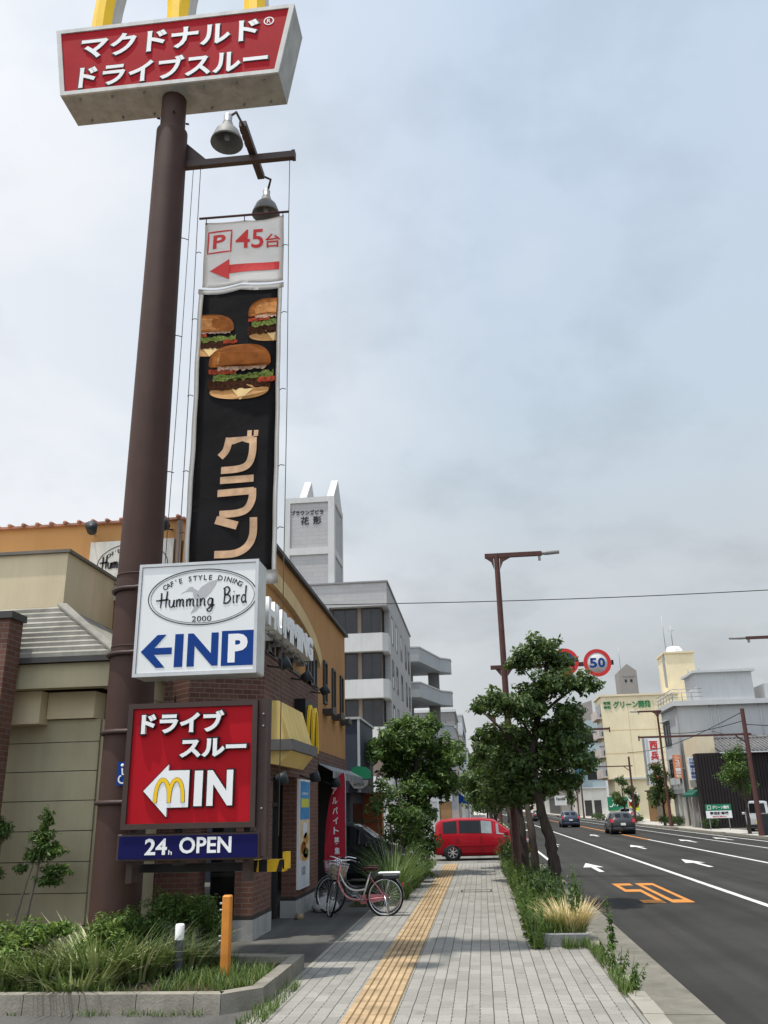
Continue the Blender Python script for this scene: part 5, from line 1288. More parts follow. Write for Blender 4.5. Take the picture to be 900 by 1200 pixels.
MB().box(15.95, 16.4, 54.3, 54.8, 0, 1.15, bev=.02).build('body', 'spot_black', tb); MB().box(15.93, 16.42, 54.28, 54.82, 1.15, 1.2).build('lid', 'frame_grey', tb)
rsn = thing('orange_notice_board', 'small orange notice board at the right edge beyond the silver van', 'sign', (17.6, 56, 0))
MB().box(17.0, 17.9, 56, 56.06, .9, 1.8).build('board', 'sign_orange', rsn); MB().cyl((17.1, 56.1, 0), (17.1, 56.1, 1.8), .04, n=6).build('leg', 'white_paint', rsn)
# further buildings on the right
lb = thing('light_blue_building', 'light blue narrow building beyond the cream block', 'building', (19, 160, 0))
MB().box(17.2, 21.5, 158, 175, 4.6, 16).build('wall', 'sky_blue_wall', lb); MB().box(17.25, 21.5, 158.05, 174.9, 0, 4.59).build('lower_wall', 'pale_wall', lb)
for u in (17.6, 19.2): MB().box(u, u + 1.2, 158.0, 158.04, .1, 2.6).build('door', 'frame_dark', lb)
MB().box(17.1, 21.6, 157.6, 158.0, 4.55, 4.75).build('ledge', 'grey_trim', lb)
MB().box(16.4, 18.0, 157.5, 157.98, 6.3, 12.2).build('glass_front', 'teal_glass', lb)
for z in (12.2, 9.2, 6.0): window(lb, 'S', 158, 18.6, 20.9, z, z + 1.3, mull=2)
MB().box(18.2, 21.4, 157.9, 158, 8.3, 9.1).build('white_band', 'grey_trim', lb)
for z in (4.2, 7.4): window(lb, 'W', 17.2, 160, 168, z, z + 1.6, mull=2)
gtw = thing('gable_tower', 'grey tower with small pointed gable rising behind the cream block', 'building', (35, 200, 0))
MB().poly([(32.6, 200, 0), (36.6, 200, 0), (36.6, 200, 30.4), (34.6, 200, 32.0), (32.6, 200, 30.4)], (0, 6, 0)).build('wall', 'tower_grey', gtw)
for x in (34.0, 35.2): MB().box(x - .25, x + .25, 199.95, 200, 27.9, 28.5).build('window', 'glass_dark', gtw)
MB().box(33.3, 35.9, 199.93, 200, 29.2, 29.6).build('wall_lettering', 'frame_grey', gtw)
MB().cyl((33.2, 200.5, 31), (33.2, 200.5, 36), .06, n=5).build('antenna', 'zinc', gtw)
bgd = thing('brown_grey_building', 'brown grey building with sloped top partly hidden behind the street tree', 'building', (19, 185, 0))
MB().poly([(17.4, 185, 0), (24, 185, 0), (24, 185, 22.5), (17.4, 185, 20.5)], (0, 20, 0)).build('wall', 'tower_grey', bgd)
for z in (17.5, 14): window(bgd, 'S', 185, 18.8, 21.0, z, z + 1.4, mull=1)
dg = thing('dark_grey_building', 'dark grey low building beyond the light blue one', 'building', (19, 210, 0))
MB().box(16.8, 22, 205, 240, 3.5, 14).build('wall', 'mid_grey', dg); MB().box(17.6, 22, 205.5, 240, 0, 3.49).build('lower_wall', 'frame_dark', dg)
k = MB(); k.box(16.2, 16.8, 206, 236, 6, 7); k.box(16.2, 16.8, 206, 236, 9.5, 10.5); k.build('balcony', 'apt_grey', dg)
bl = thing('blue_vertical_sign', 'white and blue vertical sign high on the far buildings behind the tree', 'sign', (15.9, 156.8, 11))
MB().box(15.5, 17.1, 156.6, 156.9, 11.9, 15.3).build('panel', 'sign_white', bl)
text([('A', 15.8, 16.8, 13.8, 15.0), ('O', 15.8, 16.8, 12.2, 13.4)], 'lettering', 'sign_blue', 'S', 156.59, bl, .03, .04)
gb2 = thing('green_billboard', 'dark green billboard with white script lettering beyond the black hatchback', 'billboard', (16.6, 112, 0))
MB().box(13.6 + 2.2, 18.2, 116, 116.3, 1.1, 2.75).build('board', 'sign_green', gb2)
k = MB()
for s in ([(15.95, 1.65), (16.25, 1.60), (16.55, 2.1)], [(16.35, 2.3), (16.7, 2.42), (16.9, 2.2)], [(16.6, 1.7), (16.9, 2.2), (17.1, 2.45)], [(16.9, 1.65), (17.15, 2.1), (17.0, 2.3), (17.4, 2.35)], [(17.4, 1.75), (17.5, 2.2), (17.9, 2.3), (17.6, 1.9)]):
    k.ribbon(catmull([(x, 115.99, z) for x, z in s], 4), .10, (0, -1, 0), .02)
k.build('script_lettering', 'letter_white', gb2)
for x in (16.0, 18.0): MB().cyl((x, 116.4, 0), (x, 116.4, 2.7), .06, n=6).build('leg', 'zinc', gb2)
sb2 = thing('striped_shop_sign', 'small pink and green shop board beside the green billboard', 'sign', (18.6, 112, 0))
MB().box(18.4, 19.6, 116, 116.2, 2.1, 3.2).build('upper_panel', 'sign_white', sb2); MB().box(18.4, 19.6, 116, 116.2, 1.6, 2.1).build('middle_panel', 'print_red', sb2); MB().box(18.4, 19.6, 116, 116.2, .9, 1.6).build('lower_panel', 'poster_lime', sb2)
MB().box(18.5, 19.5, 116.21, 116.4, 0, 3.1).build('support', 'zinc', sb2)
hut = thing('wooden_shed', 'small brown wooden shed in front of the cream block', 'shed', (19.2, 100, 0))
MB().box(18.4, 20.2, 100, 103, 0, 3.1).build('wall', 'wood_brown', hut); MB().box(18.2, 20.4, 99.8, 103.2, 3.1, 3.25).build('roof', 'frame_dark', hut); MB().box(18.7, 19.3, 99.97, 100, .2, 2.1).build('door', 'bark_pale', hut)
ws = thing('white_direction_sign', 'small white board on a post far down the road left of the blue car', 'sign', (14.5, 170, 0))
MB().box(13.5, 15.7, 170, 170.1, 1.9, 3.6).build('board', 'sign_white', ws); MB().cyl((14.6, 170.2, -.1), (14.6, 170.2, 3.5), .07, n=6).build('post', 'zinc', ws)
text([('Familia', 13.8, 15.4, 2.8, 3.3)], 'lettering', 'ink', 'S', 169.98, ws, .01, .02)
# distant street fronts, both sides
rgd = random.Random(11)
def block(x0, x1, y0, y1, h, m, lab, side):
    t = thing('street_building', lab, 'building', ((x0 + x1) / 2, y0, 0), group='distant buildings along the street')
    MB().box(x0, x1, y0, y1, 0, h).build('wall', m, t); MB().box(x0 - .15, x1 + .15, y0 - .15, y1 + .15, h, h + .3).build('roof_edge', 'grey_trim', t)
    z = 3.6
    while z < h - 1.6:
        n = max(1, int((x1 - x0) / 2.6))
        for i in range(n):
            a = x0 + .6 + (x1 - x0 - 1.0) * i / n; window(t, 'S', y0, a, a + 1.3, z, z + 1.2, d=.06)
        px_ = x1 if side == 'E' else x0; yy = y0 + 1.0; c = 0
        while yy < y1 - 2 and c < 4: window(t, side, px_, yy, yy + 1.6, z, z + 1.2, d=.06); yy += 3.4; c += 1
        z += 3.0
    return t
block(-10, -2.3, 90, 101, 9.6, 'pink_wall', 'pinkish white building beyond the balcony block on the left', 'E')
block(-10, -2.6, 102, 116, 12.5, 'mid_grey', 'dark grey distant building on the left with small windows', 'E')
block(-11, -2.2, 118, 140, 11.0, 'pale_wall', 'pale distant building on the left beside blue shop awning', 'E')
block(-11, -2.4, 142, 175, 16.0, 'apt_grey', 'taller light grey distant building on the left', 'E')
block(-12, -2.3, 180, 240, 13.0, 'pale_wall', 'farthest pale row on the left of the street', 'E')
block(17.0, 26, 245, 280, 15.0, 'pale_wall', 'pale distant building on the right before the road vanishes', 'W')
block(17.0, 26, 285, 340, 18.0, 'pink_wall', 'farthest pinkish building on the right of the street', 'W')
block(-8, 22, 520, 540, 16.0, 'mid_grey', 'hazy grey building closing the far end of the street', 'E')
ba = thing('blue_shop_awning', 'blue shop awning on the far left pavement', 'awning', (-1.9, 88, 2.2))
k = MB(); k.poly([(-2.28, 90.5, 3.3), (-1.1, 90.5, 2.5), (-1.1, 90.5, 2.3), (-2.28, 90.5, 2.3)], (0, 5, 0)); k.build('canopy', 'sign_blue', ba)
k = MB(); k.box(-1.15, -1.08, 90.5, 90.56, -.01, 2.29); k.build('post', 'zinc', ba)
for i, (y, z, m, l) in enumerate(((96, 5.5, 'sign_white', 'white projecting sign on the pinkish left building'), (104, 6.5, 'sign_blue', 'blue projecting sign on the dark grey left building'), (121, 5.2, 'sign_white', 'white projecting sign on the pale left building'))):
    x0 = (-2.3, -2.6, -2.2)[i]
    t = thing('projecting_sign', l, 'sign', (x0 + .5, y, z)); MB().box(x0 + .1, x0 + 1.0, y, y + .2, z - 1.4, z + 1.0).build('panel', m, t); MB().box(x0, x0 + .1, y + .05, y + .15, z - .2, z).build('bracket', 'zinc', t)

# ================================================================== VEHICLES
def car(name, label, st, gl, body, glass, loc, rz, wheels, wr, rear=True, cat='car', plate='plate_white', rearlight=(.62, .95), light_h=.5, details=True):
    """st: stations (x, z_sill, z_belt, z_roof, w_sill, w_belt, w_roof); gl: index pairs of side glass, 'F','B' screens"""
    t = thing(name, label, cat, loc, rz)
    def sec(s):
        x, zs, zb, zr, ws, wb, wr_ = s
        return [(0, zs), (ws * .86, zs), (ws, zs + .10), ((ws + wb) / 2 + .035, (zs + zb) / 2 + .02), (wb, zb), (wr_ + .02, zr - .05 if zr - zb > .1 else zb + (zr - zb) * .7), (wr_ - .10, zr), (0, zr + .025)]
    k = MB(); rings = []
    for s in st:
        h = sec(s); pts = [(s[0], y, z) for y, z in h] + [(s[0], -y, z) for y, z in h[-2:0:-1]]
        rings.append([k.bm.verts.new(p) for p in pts])
    n = len(rings[0])
    for a, b_ in zip(rings, rings[1:]):
        for j in range(n):
            f = k.bm.faces.new((a[j], a[(j + 1) % n], b_[(j + 1) % n], b_[j])); f.smooth = True
    k.bm.faces.new(rings[0]); k.bm.faces.new(rings[-1][::-1])
    bo_ = k.build('body', body, t, local=True, sharp=38)
    def P(i, u, j, sgn=1):
        i = min(i, len(st) - 2); a, b_ = sec(st[i]), sec(st[i + 1]); x = st[i][0] + (st[i + 1][0] - st[i][0]) * u
        return Vector((x, sgn * (a[j][0] + (b_[j][0] - a[j][0]) * u), a[j][1] + (b_[j][1] - a[j][1]) * u))
    def panel(nm, cs, m, th=.012):
        nrm = (cs[1] - cs[0]).cross(cs[3] - cs[0]); nrm.normalize()
        ctr = sum(cs, Vector()) / 4
        if nrm.dot(ctr - Vector((ctr.x * .6, 0, .7))) < 0: nrm = -nrm
        kk = MB(); kk.hexa([c - nrm * .02 for c in cs] + [c + nrm * th for c in cs]); return kk.build(nm, m, t, local=True)
    for (i, u0, u1, gm) in gl:
        for sg in (1, -1):
            def L_(u, v): return P(i, u, 4, sg).lerp(P(i, u, 5, sg), v)
            panel('side_window', [L_(u0, .12), L_(u1, .12), L_(u1, .93), L_(u0, .93)], gm)
    for key in ('F', 'B'):
        i = {'F': wheels.get('F'), 'B': wheels.get('B')}[key]
        if i is None: continue
        nm = 'windscreen' if key == 'F' else 'rear_window'
        def Q(u, sg): return P(i, u, 6, sg) * .9 + P(i, u, 7, sg) * .1
        panel(nm, [Q(.10, 1), Q(.10, -1), Q(.90, -1), Q(.90, 1)], glass)
    for x in wheels['x']:
        for sg in (1, -1):
            w = max(s[4] for s in st) + .045
            wl = MB(); wl.lathe([(wr * .62, .095), (wr * .94, .10), (wr, .06), (wr, -.09), (wr * .9, -.11), (.05, -.11)], (0, 0, 0), axis='Y', n=28)
            wl.xform(Matrix.Translation((x, sg * (w - .10), wr)) @ (Matrix.Identity(4) if sg > 0 else Matrix.Rotation(math.pi, 4, 'Z')))
            wo = wl.build('wheel', 'rubber', t, local=True)
            rm = MB(); rm.lathe([(0, .075), (.05, .085), (.07, .06), (wr * .55, .055), (wr * .64, .098), (wr * .66, .08)], (0, 0, 0), axis='Y', n=28)
            for q in range(7):
                a = q * 2 * math.pi / 7; rm.hexa([Vector((math.cos(a + d) * r_, y_, math.sin(a + d) * r_)) for y_ in (.05, .088) for (r_, d) in ((.05, -.35), (wr * .6, -.10), (wr * .6, .10), (.05, .35))])
            rm.xform(Matrix.Translation((x, sg * (w - .10), wr)) @ (Matrix.Identity(4) if sg > 0 else Matrix.Rotation(math.pi, 4, 'Z')))
            rm.build('rim', 'chrome', wo, local=True)
            ah = MB(); ah.cyl((x, sg * .3, wr + .02), (x, sg * (w - .025), wr + .02), wr * 1.16, n=28); ah.build('wheel_arch', 'black', t, local=True)
    xr = st[0][0]; xf = st[-1][0]; wmax = max(s[5] for s in st)
    z0, z1 = rearlight
    for sg in (1, -1):
        MB().hexa([(xr - .02, sg * (wmax - .24), z0), (xr - .02, sg * (wmax - .02), z0), (xr + .22, sg * (wmax + .02), z0 + .05), (xr + .22, sg * (wmax - .1), z0 + .05),
                   (xr + .03, sg * (wmax - .22), z1), (xr + .03, sg * (wmax - .04), z1), (xr + .22, sg * (wmax + .0), z1), (xr + .22, sg * (wmax - .1), z1)]).build('tail_light', 'tail_red', t, local=True)
        MB().box(xf - .35, xf - .04, sg * (wmax - .32) if sg > 0 else sg * (wmax - .05), sg * (wmax - .05) if sg > 0 else sg * (wmax - .32), .62, .76, bev=.03).build('headlight', 'window_light', t, local=True)
        xm = st[gl[-1][0]][0] + (st[gl[-1][0] + 1][0] - st[gl[-1][0]][0]) * gl[-1][2] - .05
        zb = st[gl[-1][0]][2]
        MB().box(xm - .05, xm + .10, sg * (wmax + .0) if sg > 0 else sg * (wmax + .2), sg * (wmax + .2) if sg > 0 else sg * wmax, zb + .02, zb + .17, bev=.03).build('door_mirror', body, t, local=True)
        for xh in [st[gl[-1][0]][0] + .05, st[gl[0][0]][0] + .55]:
            MB().box(xh, xh + .17, sg * (wmax + .03) - .012, sg * (wmax + .03) + .012, zb - .13, zb - .10).build('door_handle', body, t, local=True)
    MB().box(xr - .035, xr - .0, -.165, .165, .60 if cat == 'car' else .5, .76 if cat == 'car' else .66).build('number_plate', plate, t, local=True)
    MB().box(xr - .04, xr + .3, -wmax + .12, wmax - .12, .26, .46, bev=.04).build('bumper', 'black' if cat != 'car' else body, t, local=True)
    MB().box(xr + .3, xf - .2, -wmax + .2, wmax - .2, .16, .30).build('underbody', 'black', t, local=True)
    return t
# red minivan: local x forward, rear at x = 0
mv = [(0.0, .38, .90, .92, .72, .76, .70), (.04, .26, .95, 1.02, .78, .80, .70), (.10, .22, .97, 1.40, .80, .82, .66), (.30, .22, .98, 1.54, .82, .84, .64), (.95, .20, .98, 1.60, .83, .85, .645), (1.02, .20, .98, 1.603, .83, .85, .645),
      (1.86, .20, .96, 1.60, .83, .85, .64), (1.93, .20, .96, 1.597, .83, .85, .64), (2.36, .20, .94, 1.55, .83, .85, .63), (2.52, .20, .93, 1.50, .83, .85, .63), (3.22, .20, .90, 1.02, .82, .84, .70), (3.68, .22, .82, .86, .79, .80, .62), (3.90, .26, .68, .72, .70, .70, .5), (3.95, .36, .55, .57, .62, .62, .4)]
minivan = car('minivan', 'bright red minivan crossing the side street beyond the pavement', mv,
    [(3, .12, .98, 'car_glass'), (5, .02, 1.0, 'car_glass'), (6, .0, 1.0, 'black'), (7, .0, .98, 'car_glass_pale'), (9, .02, .60, 'car_glass_pale')], 'car_glass', 'car_glass', (-2.05, 37.9, -.116), 0,
    {'x': (.74, 3.10), 'F': 9, 'B': 1}, .315, rearlight=(.78, 1.02))
minivan.rotation_euler.z = R(2)
MB().box(.80, 3.0, -.886, -.866, .56, .60).build('side_moulding', 'car_red', minivan, local=True)
MB().box(1.89, 1.905, -.878, -.862, .30, .93).build('door_gap', 'black', minivan, local=True)
for o in minivan.children:
    if o.name.startswith(('body', 'bumper', 'door_mirror', 'door_handle')): o.data.materials[0] = M['car_red']
# black hatchback seen from behind
hb = [(0.0, .36, .82, .84, .70, .74, .66), (.03, .26, .90, .94, .77, .80, .66), (.12, .22, .94, 1.06, .79, .83, .64), (.42, .2, .95, 1.38, .81, .85, .60), (.70, .2, .95, 1.45, .82, .85, .60), (1.30, .2, .94, 1.48, .82, .86, .61), (1.38, .2, .94, 1.48, .82, .86, .61),
      (2.2, .2, .92, 1.45, .82, .86, .60), (2.45, .2, .91, 1.40, .82, .85, .60), (3.15, .2, .88, .97, .81, .84, .68), (3.85, .22, .76, .80, .78, .78, .6), (4.1, .3, .60, .62, .66, .66, .4)]
def hatch(name, lab, body, loc, rz, plate='plate_white'):
    return car(name, lab, hb, [(4, .1, .98, 'car_glass'), (6, .02, .98, 'car_glass'), (8, .02, .55, 'car_glass')], body, 'car_glass', loc, rz, {'x': (.72, 3.2), 'F': 8, 'B': 2}, .31, plate=plate, rearlight=(.80, 1.02))
h1 = hatch('hatchback_car', 'black hatchback with red tail lights, nearest car driving away on the road', 'car_black', (9.75, 65.0, -.12), R(90))
MB().box(.16, .20, -.04, .04, .86, .94).build('tailgate_emblem', 'chrome', h1, local=True)
hatch('sedan_car', 'dark blue car farther along the road left of the black hatchback', 'car_blue', (8.35, 88, -.12), R(90))
hatch('white_car', 'white car parked by the far kerb behind the black hatchback', 'car_white', (15.9, 104, -.02), R(70))
hatch('distant_car', 'small dark car farthest along the road beside the tree trunk', 'car_black', (7.9, 128, -.12), R(90))
hatch('distant_car', 'small pale car far along the road between the tree trunks', 'car_white', (4.2, 120, -.12), R(90))
# kei van, silver, rear seen
kv = [(0.0, .34, .96, .98, .68, .70, .66), (.03, .28, 1.0, 1.06, .70, .72, .66), (.12, .24, 1.02, 1.80, .71, .73, .62), (.3, .22, 1.02, 1.87, .72, .735, .63), (1.5, .22, 1.02, 1.88, .72, .735, .63), (1.58, .22, 1.02, 1.88, .72, .735, .63), (2.5, .22, 1.0, 1.85, .72, .735, .62), (3.1, .24, .96, 1.20, .71, .72, .60), (3.38, .34, .6, .64, .66, .66, .5)]
car('kei_van', 'small silver van with yellow plate parked by the pole at right, rear facing', kv, [(3, .05, .95, 'car_glass'), (5, .03, .97, 'car_glass'), (6, .02, .5, 'car_glass')], 'car_silver', 'car_glass', (17.75, 61.0, 0), R(75), {'x': (.6, 2.7), 'F': 6, 'B': 1}, .27, cat='van', plate='plate_yellow', rearlight=(.55, .80))
# dark parked car beside the restaurant
car('parked_minivan', 'dark grey minivan parked behind the tall grass beside the restaurant', mv, [(3, .12, .98, 'car_glass_pale'), (5, .02, .98, 'car_glass'), (7, .04, .98, 'car_glass'), (9, .02, .60, 'car_glass')], 'car_black', 'car_glass', (-5.95, 25.6, 0), R(-3), {'x': (.74, 3.10), 'F': 9, 'B': 1}, .315, rearlight=(.78, 1.02))

# ================================================================== BICYCLES
def bicycle(label, frame_m, tube_m, loc, rz, steer, rack_white):
    t = thing('bicycle', label, 'bicycle', loc, rz, 'bicycles parked by the entrance'); r = .335; RX = 1.12
    head0, head1 = Vector((.915, 0, .60)), Vector((.845, 0, .92)); axis = (head1 - head0).normalized()
    ST = Matrix.Translation(head0) @ Matrix.Rotation(steer, 4, axis) @ Matrix.Translation(-head0)
    I = Matrix.Identity(4)
    def wheel(x, mt):
        k = MB(); k.tube([(x + r * math.cos(a), 0, r + r * math.sin(a)) for a in [2 * math.pi * i / 44 for i in range(44)]], .019, 8, closed=True); w = k.xform(mt).build('wheel', 'rubber', t, local=True)
        k = MB(); k.tube([(x + (r - .026) * math.cos(a), 0, r + (r - .026) * math.sin(a)) for a in [2 * math.pi * i / 44 for i in range(44)]], .013, 6, closed=True); k.xform(mt).build('rim', 'chrome', w, local=True)
        k = MB()
        for q in range(28):
            a = 2 * math.pi * q / 28; b_ = a + (.5 if q % 2 else -.5); s = .03 if q % 4 < 2 else -.03
            k.cyl((x + .025 * math.cos(b_), s, r + .025 * math.sin(b_)), (x + (r - .03) * math.cos(a), 0, r + (r - .03) * math.sin(a)), .0022, n=4)
        k.cyl((x, -.05, r), (x, .05, r), .024, n=10); k.xform(mt).build('spokes', 'chrome', w, local=True)
    wheel(0, I); wheel(RX, ST)
    def fender(x, a0, a1, mt):
        k = MB(); pts = [(x + (r + .032) * math.cos(R(a)), 0, r + (r + .032) * math.sin(R(a))) for a in range(a0, a1, 8)]
        n = len(pts); A = []
        for p in pts: A.append([k.bm.verts.new((p[0], y, p[2] - abs(y) * .35)) for y in (-.032, -.016, 0, .016, .032)])
        for a, b_ in zip(A, A[1:]):
            for j in range(4): f = k.bm.faces.new((a[j], a[j + 1], b_[j + 1], b_[j])); f.smooth = True
        bmesh.ops.solidify(k.bm, geom=k.bm.faces[:], thickness=.003)
        k.xform(mt).build('mudguard', 'chrome', t, local=True)
    fender(0, 20, 200, I); fender(RX, -8, 118, ST)
    bb_ = Vector((.44, 0, .285)); st_ = Vector((.285, 0, .74))
    k = MB(); k.cyl(head0, head1, .022, n=10)
    k.tube(catmull([(.905, 0, .64), (.80, 0, .42), (.66, 0, .31), tuple(bb_)], 6), .019, 8)
    for s in (-1, 1):
        k.cyl((bb_.x, s * .02, bb_.z), (0, s * .058, r), .011, n=6); k.cyl((st_.x, s * .015, st_.z - .05), (0, s * .058, r), .009, n=6)
    k.build('frame', frame_m, t, local=True)
    k = MB(); k.tube(catmull([(.875, 0, .78), (.76, 0, .56), (.60, 0, .46), (.39, 0, .47)], 6), .016, 8); k.cyl(bb_, st_, .0165, n=8); k.build('top_tube', tube_m, t, local=True)
    k = MB(); k.cyl((st_.x, 0, st_.z), (.262, 0, .80), .013, n=8); k.build('seat_post', 'chrome', t, local=True)
    k = MB(); k.poly([(.38, .0, .0), (.34, .035, 0), (.20, .06, 0), (.10, .105, 0), (.03, .10, 0), (.01, 0, 0), (.03, -.10, 0), (.10, -.105, 0), (.20, -.06, 0), (.34, -.035, 0)], (0, 0, .06))
    bmesh.ops.bevel(k.bm, geom=[e for e in k.bm.edges], offset=.018, segments=2, affect='EDGES'); k.xform(Matrix.Translation((.09, 0, .80))); k.build('saddle', 'saddle', t, local=True)
    for s in (-1, 1):
        k = MB(); k.tube([(.90, s * .045, .60), (.955, s * .05, .52), (RX, s * .05, r)], .012, 6); k.xform(ST).build('fork_blade', 'chrome', t, local=True)
    k = MB(); k.cyl(tuple(head1), (.825, 0, 1.0), .013, n=8)
    k.tube(catmull([(.60, -.29, .985), (.70, -.28, 1.0), (.84, -.18, 1.03), (.84, 0, 1.0), (.84, .18, 1.03), (.70, .28, 1.0), (.60, .29, .985)], 5), .011, 7); hbr = k.xform(ST).build('handlebar', 'chrome', t, local=True)
    for s in (-1, 1):
        k = MB(); k.cyl((.60, s * .29, .985), (.70, s * .281, 1.0), .017, n=8); k.xform(ST).build('grip', 'rubber', hbr, local=True)
    # wire basket
    k = MB(); lev = [(.66, .11, .125), (.74, .125, .14), (.82, .135, .155), (.90, .15, .17), (.955, .155, .18)]
    cx = 1.03
    for z, a, b_ in lev: k.tube([(cx - a, -b_, z), (cx + a, -b_, z), (cx + a, b_, z), (cx - a, b_, z)], .0045 if z < .95 else .008, 5, closed=True)
    for i in range(9):
        u = -1 + i / 4
        for s in (-1, 1):
            k.cyl((cx + .11 * u, s * .125, .66), (cx + .155 * u, s * .18, .955), .003, n=4); k.cyl((cx + s * .11, .125 * u, .66), (cx + s * .155, .18 * u, .955), .003, n=4)
        k.cyl((cx + .11 * u, -.125, .66), (cx + .11 * u, .125, .66), .003, n=4)
    k.xform(ST).build('basket', 'chrome', t, local=True)
    if rack_white:
        k = MB(); k.hexa([(cx - .10, -.115, .67), (cx + .10, -.115, .67), (cx + .10, .115, .67), (cx - .10, .115, .67), (cx - .135, -.155, .90), (cx + .135, -.155, .90), (cx + .135, .155, .90), (cx - .135, .155, .90)]); k.xform(ST).build('basket_liner', 'wicker', t, local=True)
    k = MB(); k.lathe([(.02, -.03), (.045, 0), (.05, .05), (.045, .055), (0, .06)], (0, 0, 0), axis='X', n=14); k.xform(ST @ Matrix.Translation((1.0, .0, .60))).build('front_lamp', 'chrome', t, local=True)
    k = MB(); k.cyl((bb_.x, -.07, bb_.z), (bb_.x, .07, bb_.z), .02, n=8)
    for s, a in ((1, .6), (-1, .6 + math.pi)):
        e_ = Vector((bb_.x + .165 * math.cos(a), s * .085, bb_.z + .165 * math.sin(a))); k.cyl((bb_.x, s * .07, bb_.z), e_, .010, n=6); k.box(e_.x - .045, e_.x + .045, e_.y - .01 if s > 0 else e_.y - .09, e_.y + .09 if s > 0 else e_.y + .01, e_.z - .012, e_.z + .012)
    k.build('crank_and_pedals', 'zinc', t, local=True)
    k = MB(); k.poly([(-.06, -.048, r - .045), (-.07, -.048, r), (-.05, -.048, r + .05), (.30, -.048, bb_.z + .095), (.47, -.048, bb_.z + .085), (.52, -.048, bb_.z), (.46, -.048, bb_.z - .075), (.3, -.048, bb_.z - .06)], (0, .012, 0)); k.build('chain_guard', frame_m, t, local=True)
    k = MB()
    for s in (-1, 1): k.tube([(.24, s * .05, .72), (-.26, s * .06, .725)], .008, 5); k.cyl((-.12, s * .06, .725), (0, s * .07, r), .007, n=5)
    for x in (-.26, -.12, .02, .16): k.cyl((x, -.06, .725), (x, .06, .725), .006, n=5)
    rk = k.build('rear_rack', 'chrome', t, local=True)
    if rack_white:
        k = MB(); k.box(-.30, .13, -.085, .085, .74, .775, bev=.015); k.build('rack_cover', 'white_paint', rk, local=True)
        k = MB(); k.box(-.27, .05, -.11, .11, .65, .735, bev=.02); k.build('rack_bag', 'spot_black', rk, local=True)
    k = MB(); k.tube([(0, .075, r), (-.06, .10, .02), (-.06, -.10, .02), (0, -.075, r)], .010, 6); k.build('stand', 'chrome', t, local=True)
    k = MB(); k.box(-.36, -.345, -.03, .03, .50, .55); k.build('rear_reflector', 'tail_red', t, local=True)
    return t
bicycle('pink and white shopping bicycle with wicker basket liner, nearer of the two bicycles', 'bike_pink', 'bike_white', (-1.93, 17.62, 0), R(183), R(-72), True)
bicycle('black bicycle with empty wire basket standing just behind the pink one', 'car_black', 'car_black', (-1.98, 18.12, 0), R(176), R(-20), False)
# ================================================================== TREES AND PLANTS
def limb(k, pts, r0, r1, n=8):
    P = catmull(pts, 7); m = len(P); rg = random.Random(int(r0 * 1e4) + m)
    P = [p + Vector((rg.uniform(-1, 1), rg.uniform(-1, 1), 0)) * r0 * .10 for p in P]
    k.tube(P, [(r0 + (r1 - r0) * (i / (m - 1)) ** .8) * rg.uniform(.88, 1.12) * (1.25 if i == 0 else 1) for i in range(m)], n)
def tree(name, label, loc, trunk, limbs, clumps, n, size, leaf, bark='bark', seed=0, group=None, cat='tree', narrow=.45, tr=(.14, .05), cut=None, shell=.5):
    t = thing(name, label, cat, loc, 0, group)
    k = MB(); limb(k, trunk, tr[0], tr[1], 12)
    for l in limbs: limb(k, l[0], l[1], l[2], 7)
    k.build('trunk', bark, t)
    o = link('crown', leaf_mesh('crown', clumps, n, size, leaf, seed, narrow=narrow, shell=shell), t); return t
G_ST = 'street trees in the planting strip'
T1 = [(1.55, 19.63, 5.24, .55, .6, .34), (1.95, 20.06, 5.0, .40, .5, .26), (1.07, 19.82, 5.04, .41, .45, .25), (2.36, 20.15, 4.54, .46, .54, .26), (2.72, 20.18, 4.44, .22, .25, .11), (1.75, 19.39, 4.47, .54, .6, .32), (.51, 19.32, 4.09, .52, .59, .30),
      (.08, 20.47, 4.10, .32, .33, .17), (1.07, 19.66, 3.96, .55, .63, .33), (1.95, 19.63, 3.84, .40, .52, .26), (2.2, 20.69, 3.63, .44, .55, .25), (1.97, 19.96, 3.22, .60, .69, .34), (.78, 20.47, 3.40, .57, .63, .33), (.19, 19.97, 3.45, .37, .41, .22),
      (1.49, 20.19, 2.92, .66, .74, .36), (2.2, 19.51, 2.78, .38, .44, .23), (.72, 20.19, 2.72, .60, .7, .36), (1.95, 20.52, 2.42, .40, .44, .24), (1.0, 20.2, 2.25, .42, .5, .26), (1.45, 20.3, 2.35, .5, .5, .26), (1.6, 20.0, 3.5, .5, .5, .3), (1.3, 19.9, 4.3, .5, .5, .3), (.4, 20.2, 2.3, .4, .4, .25)]
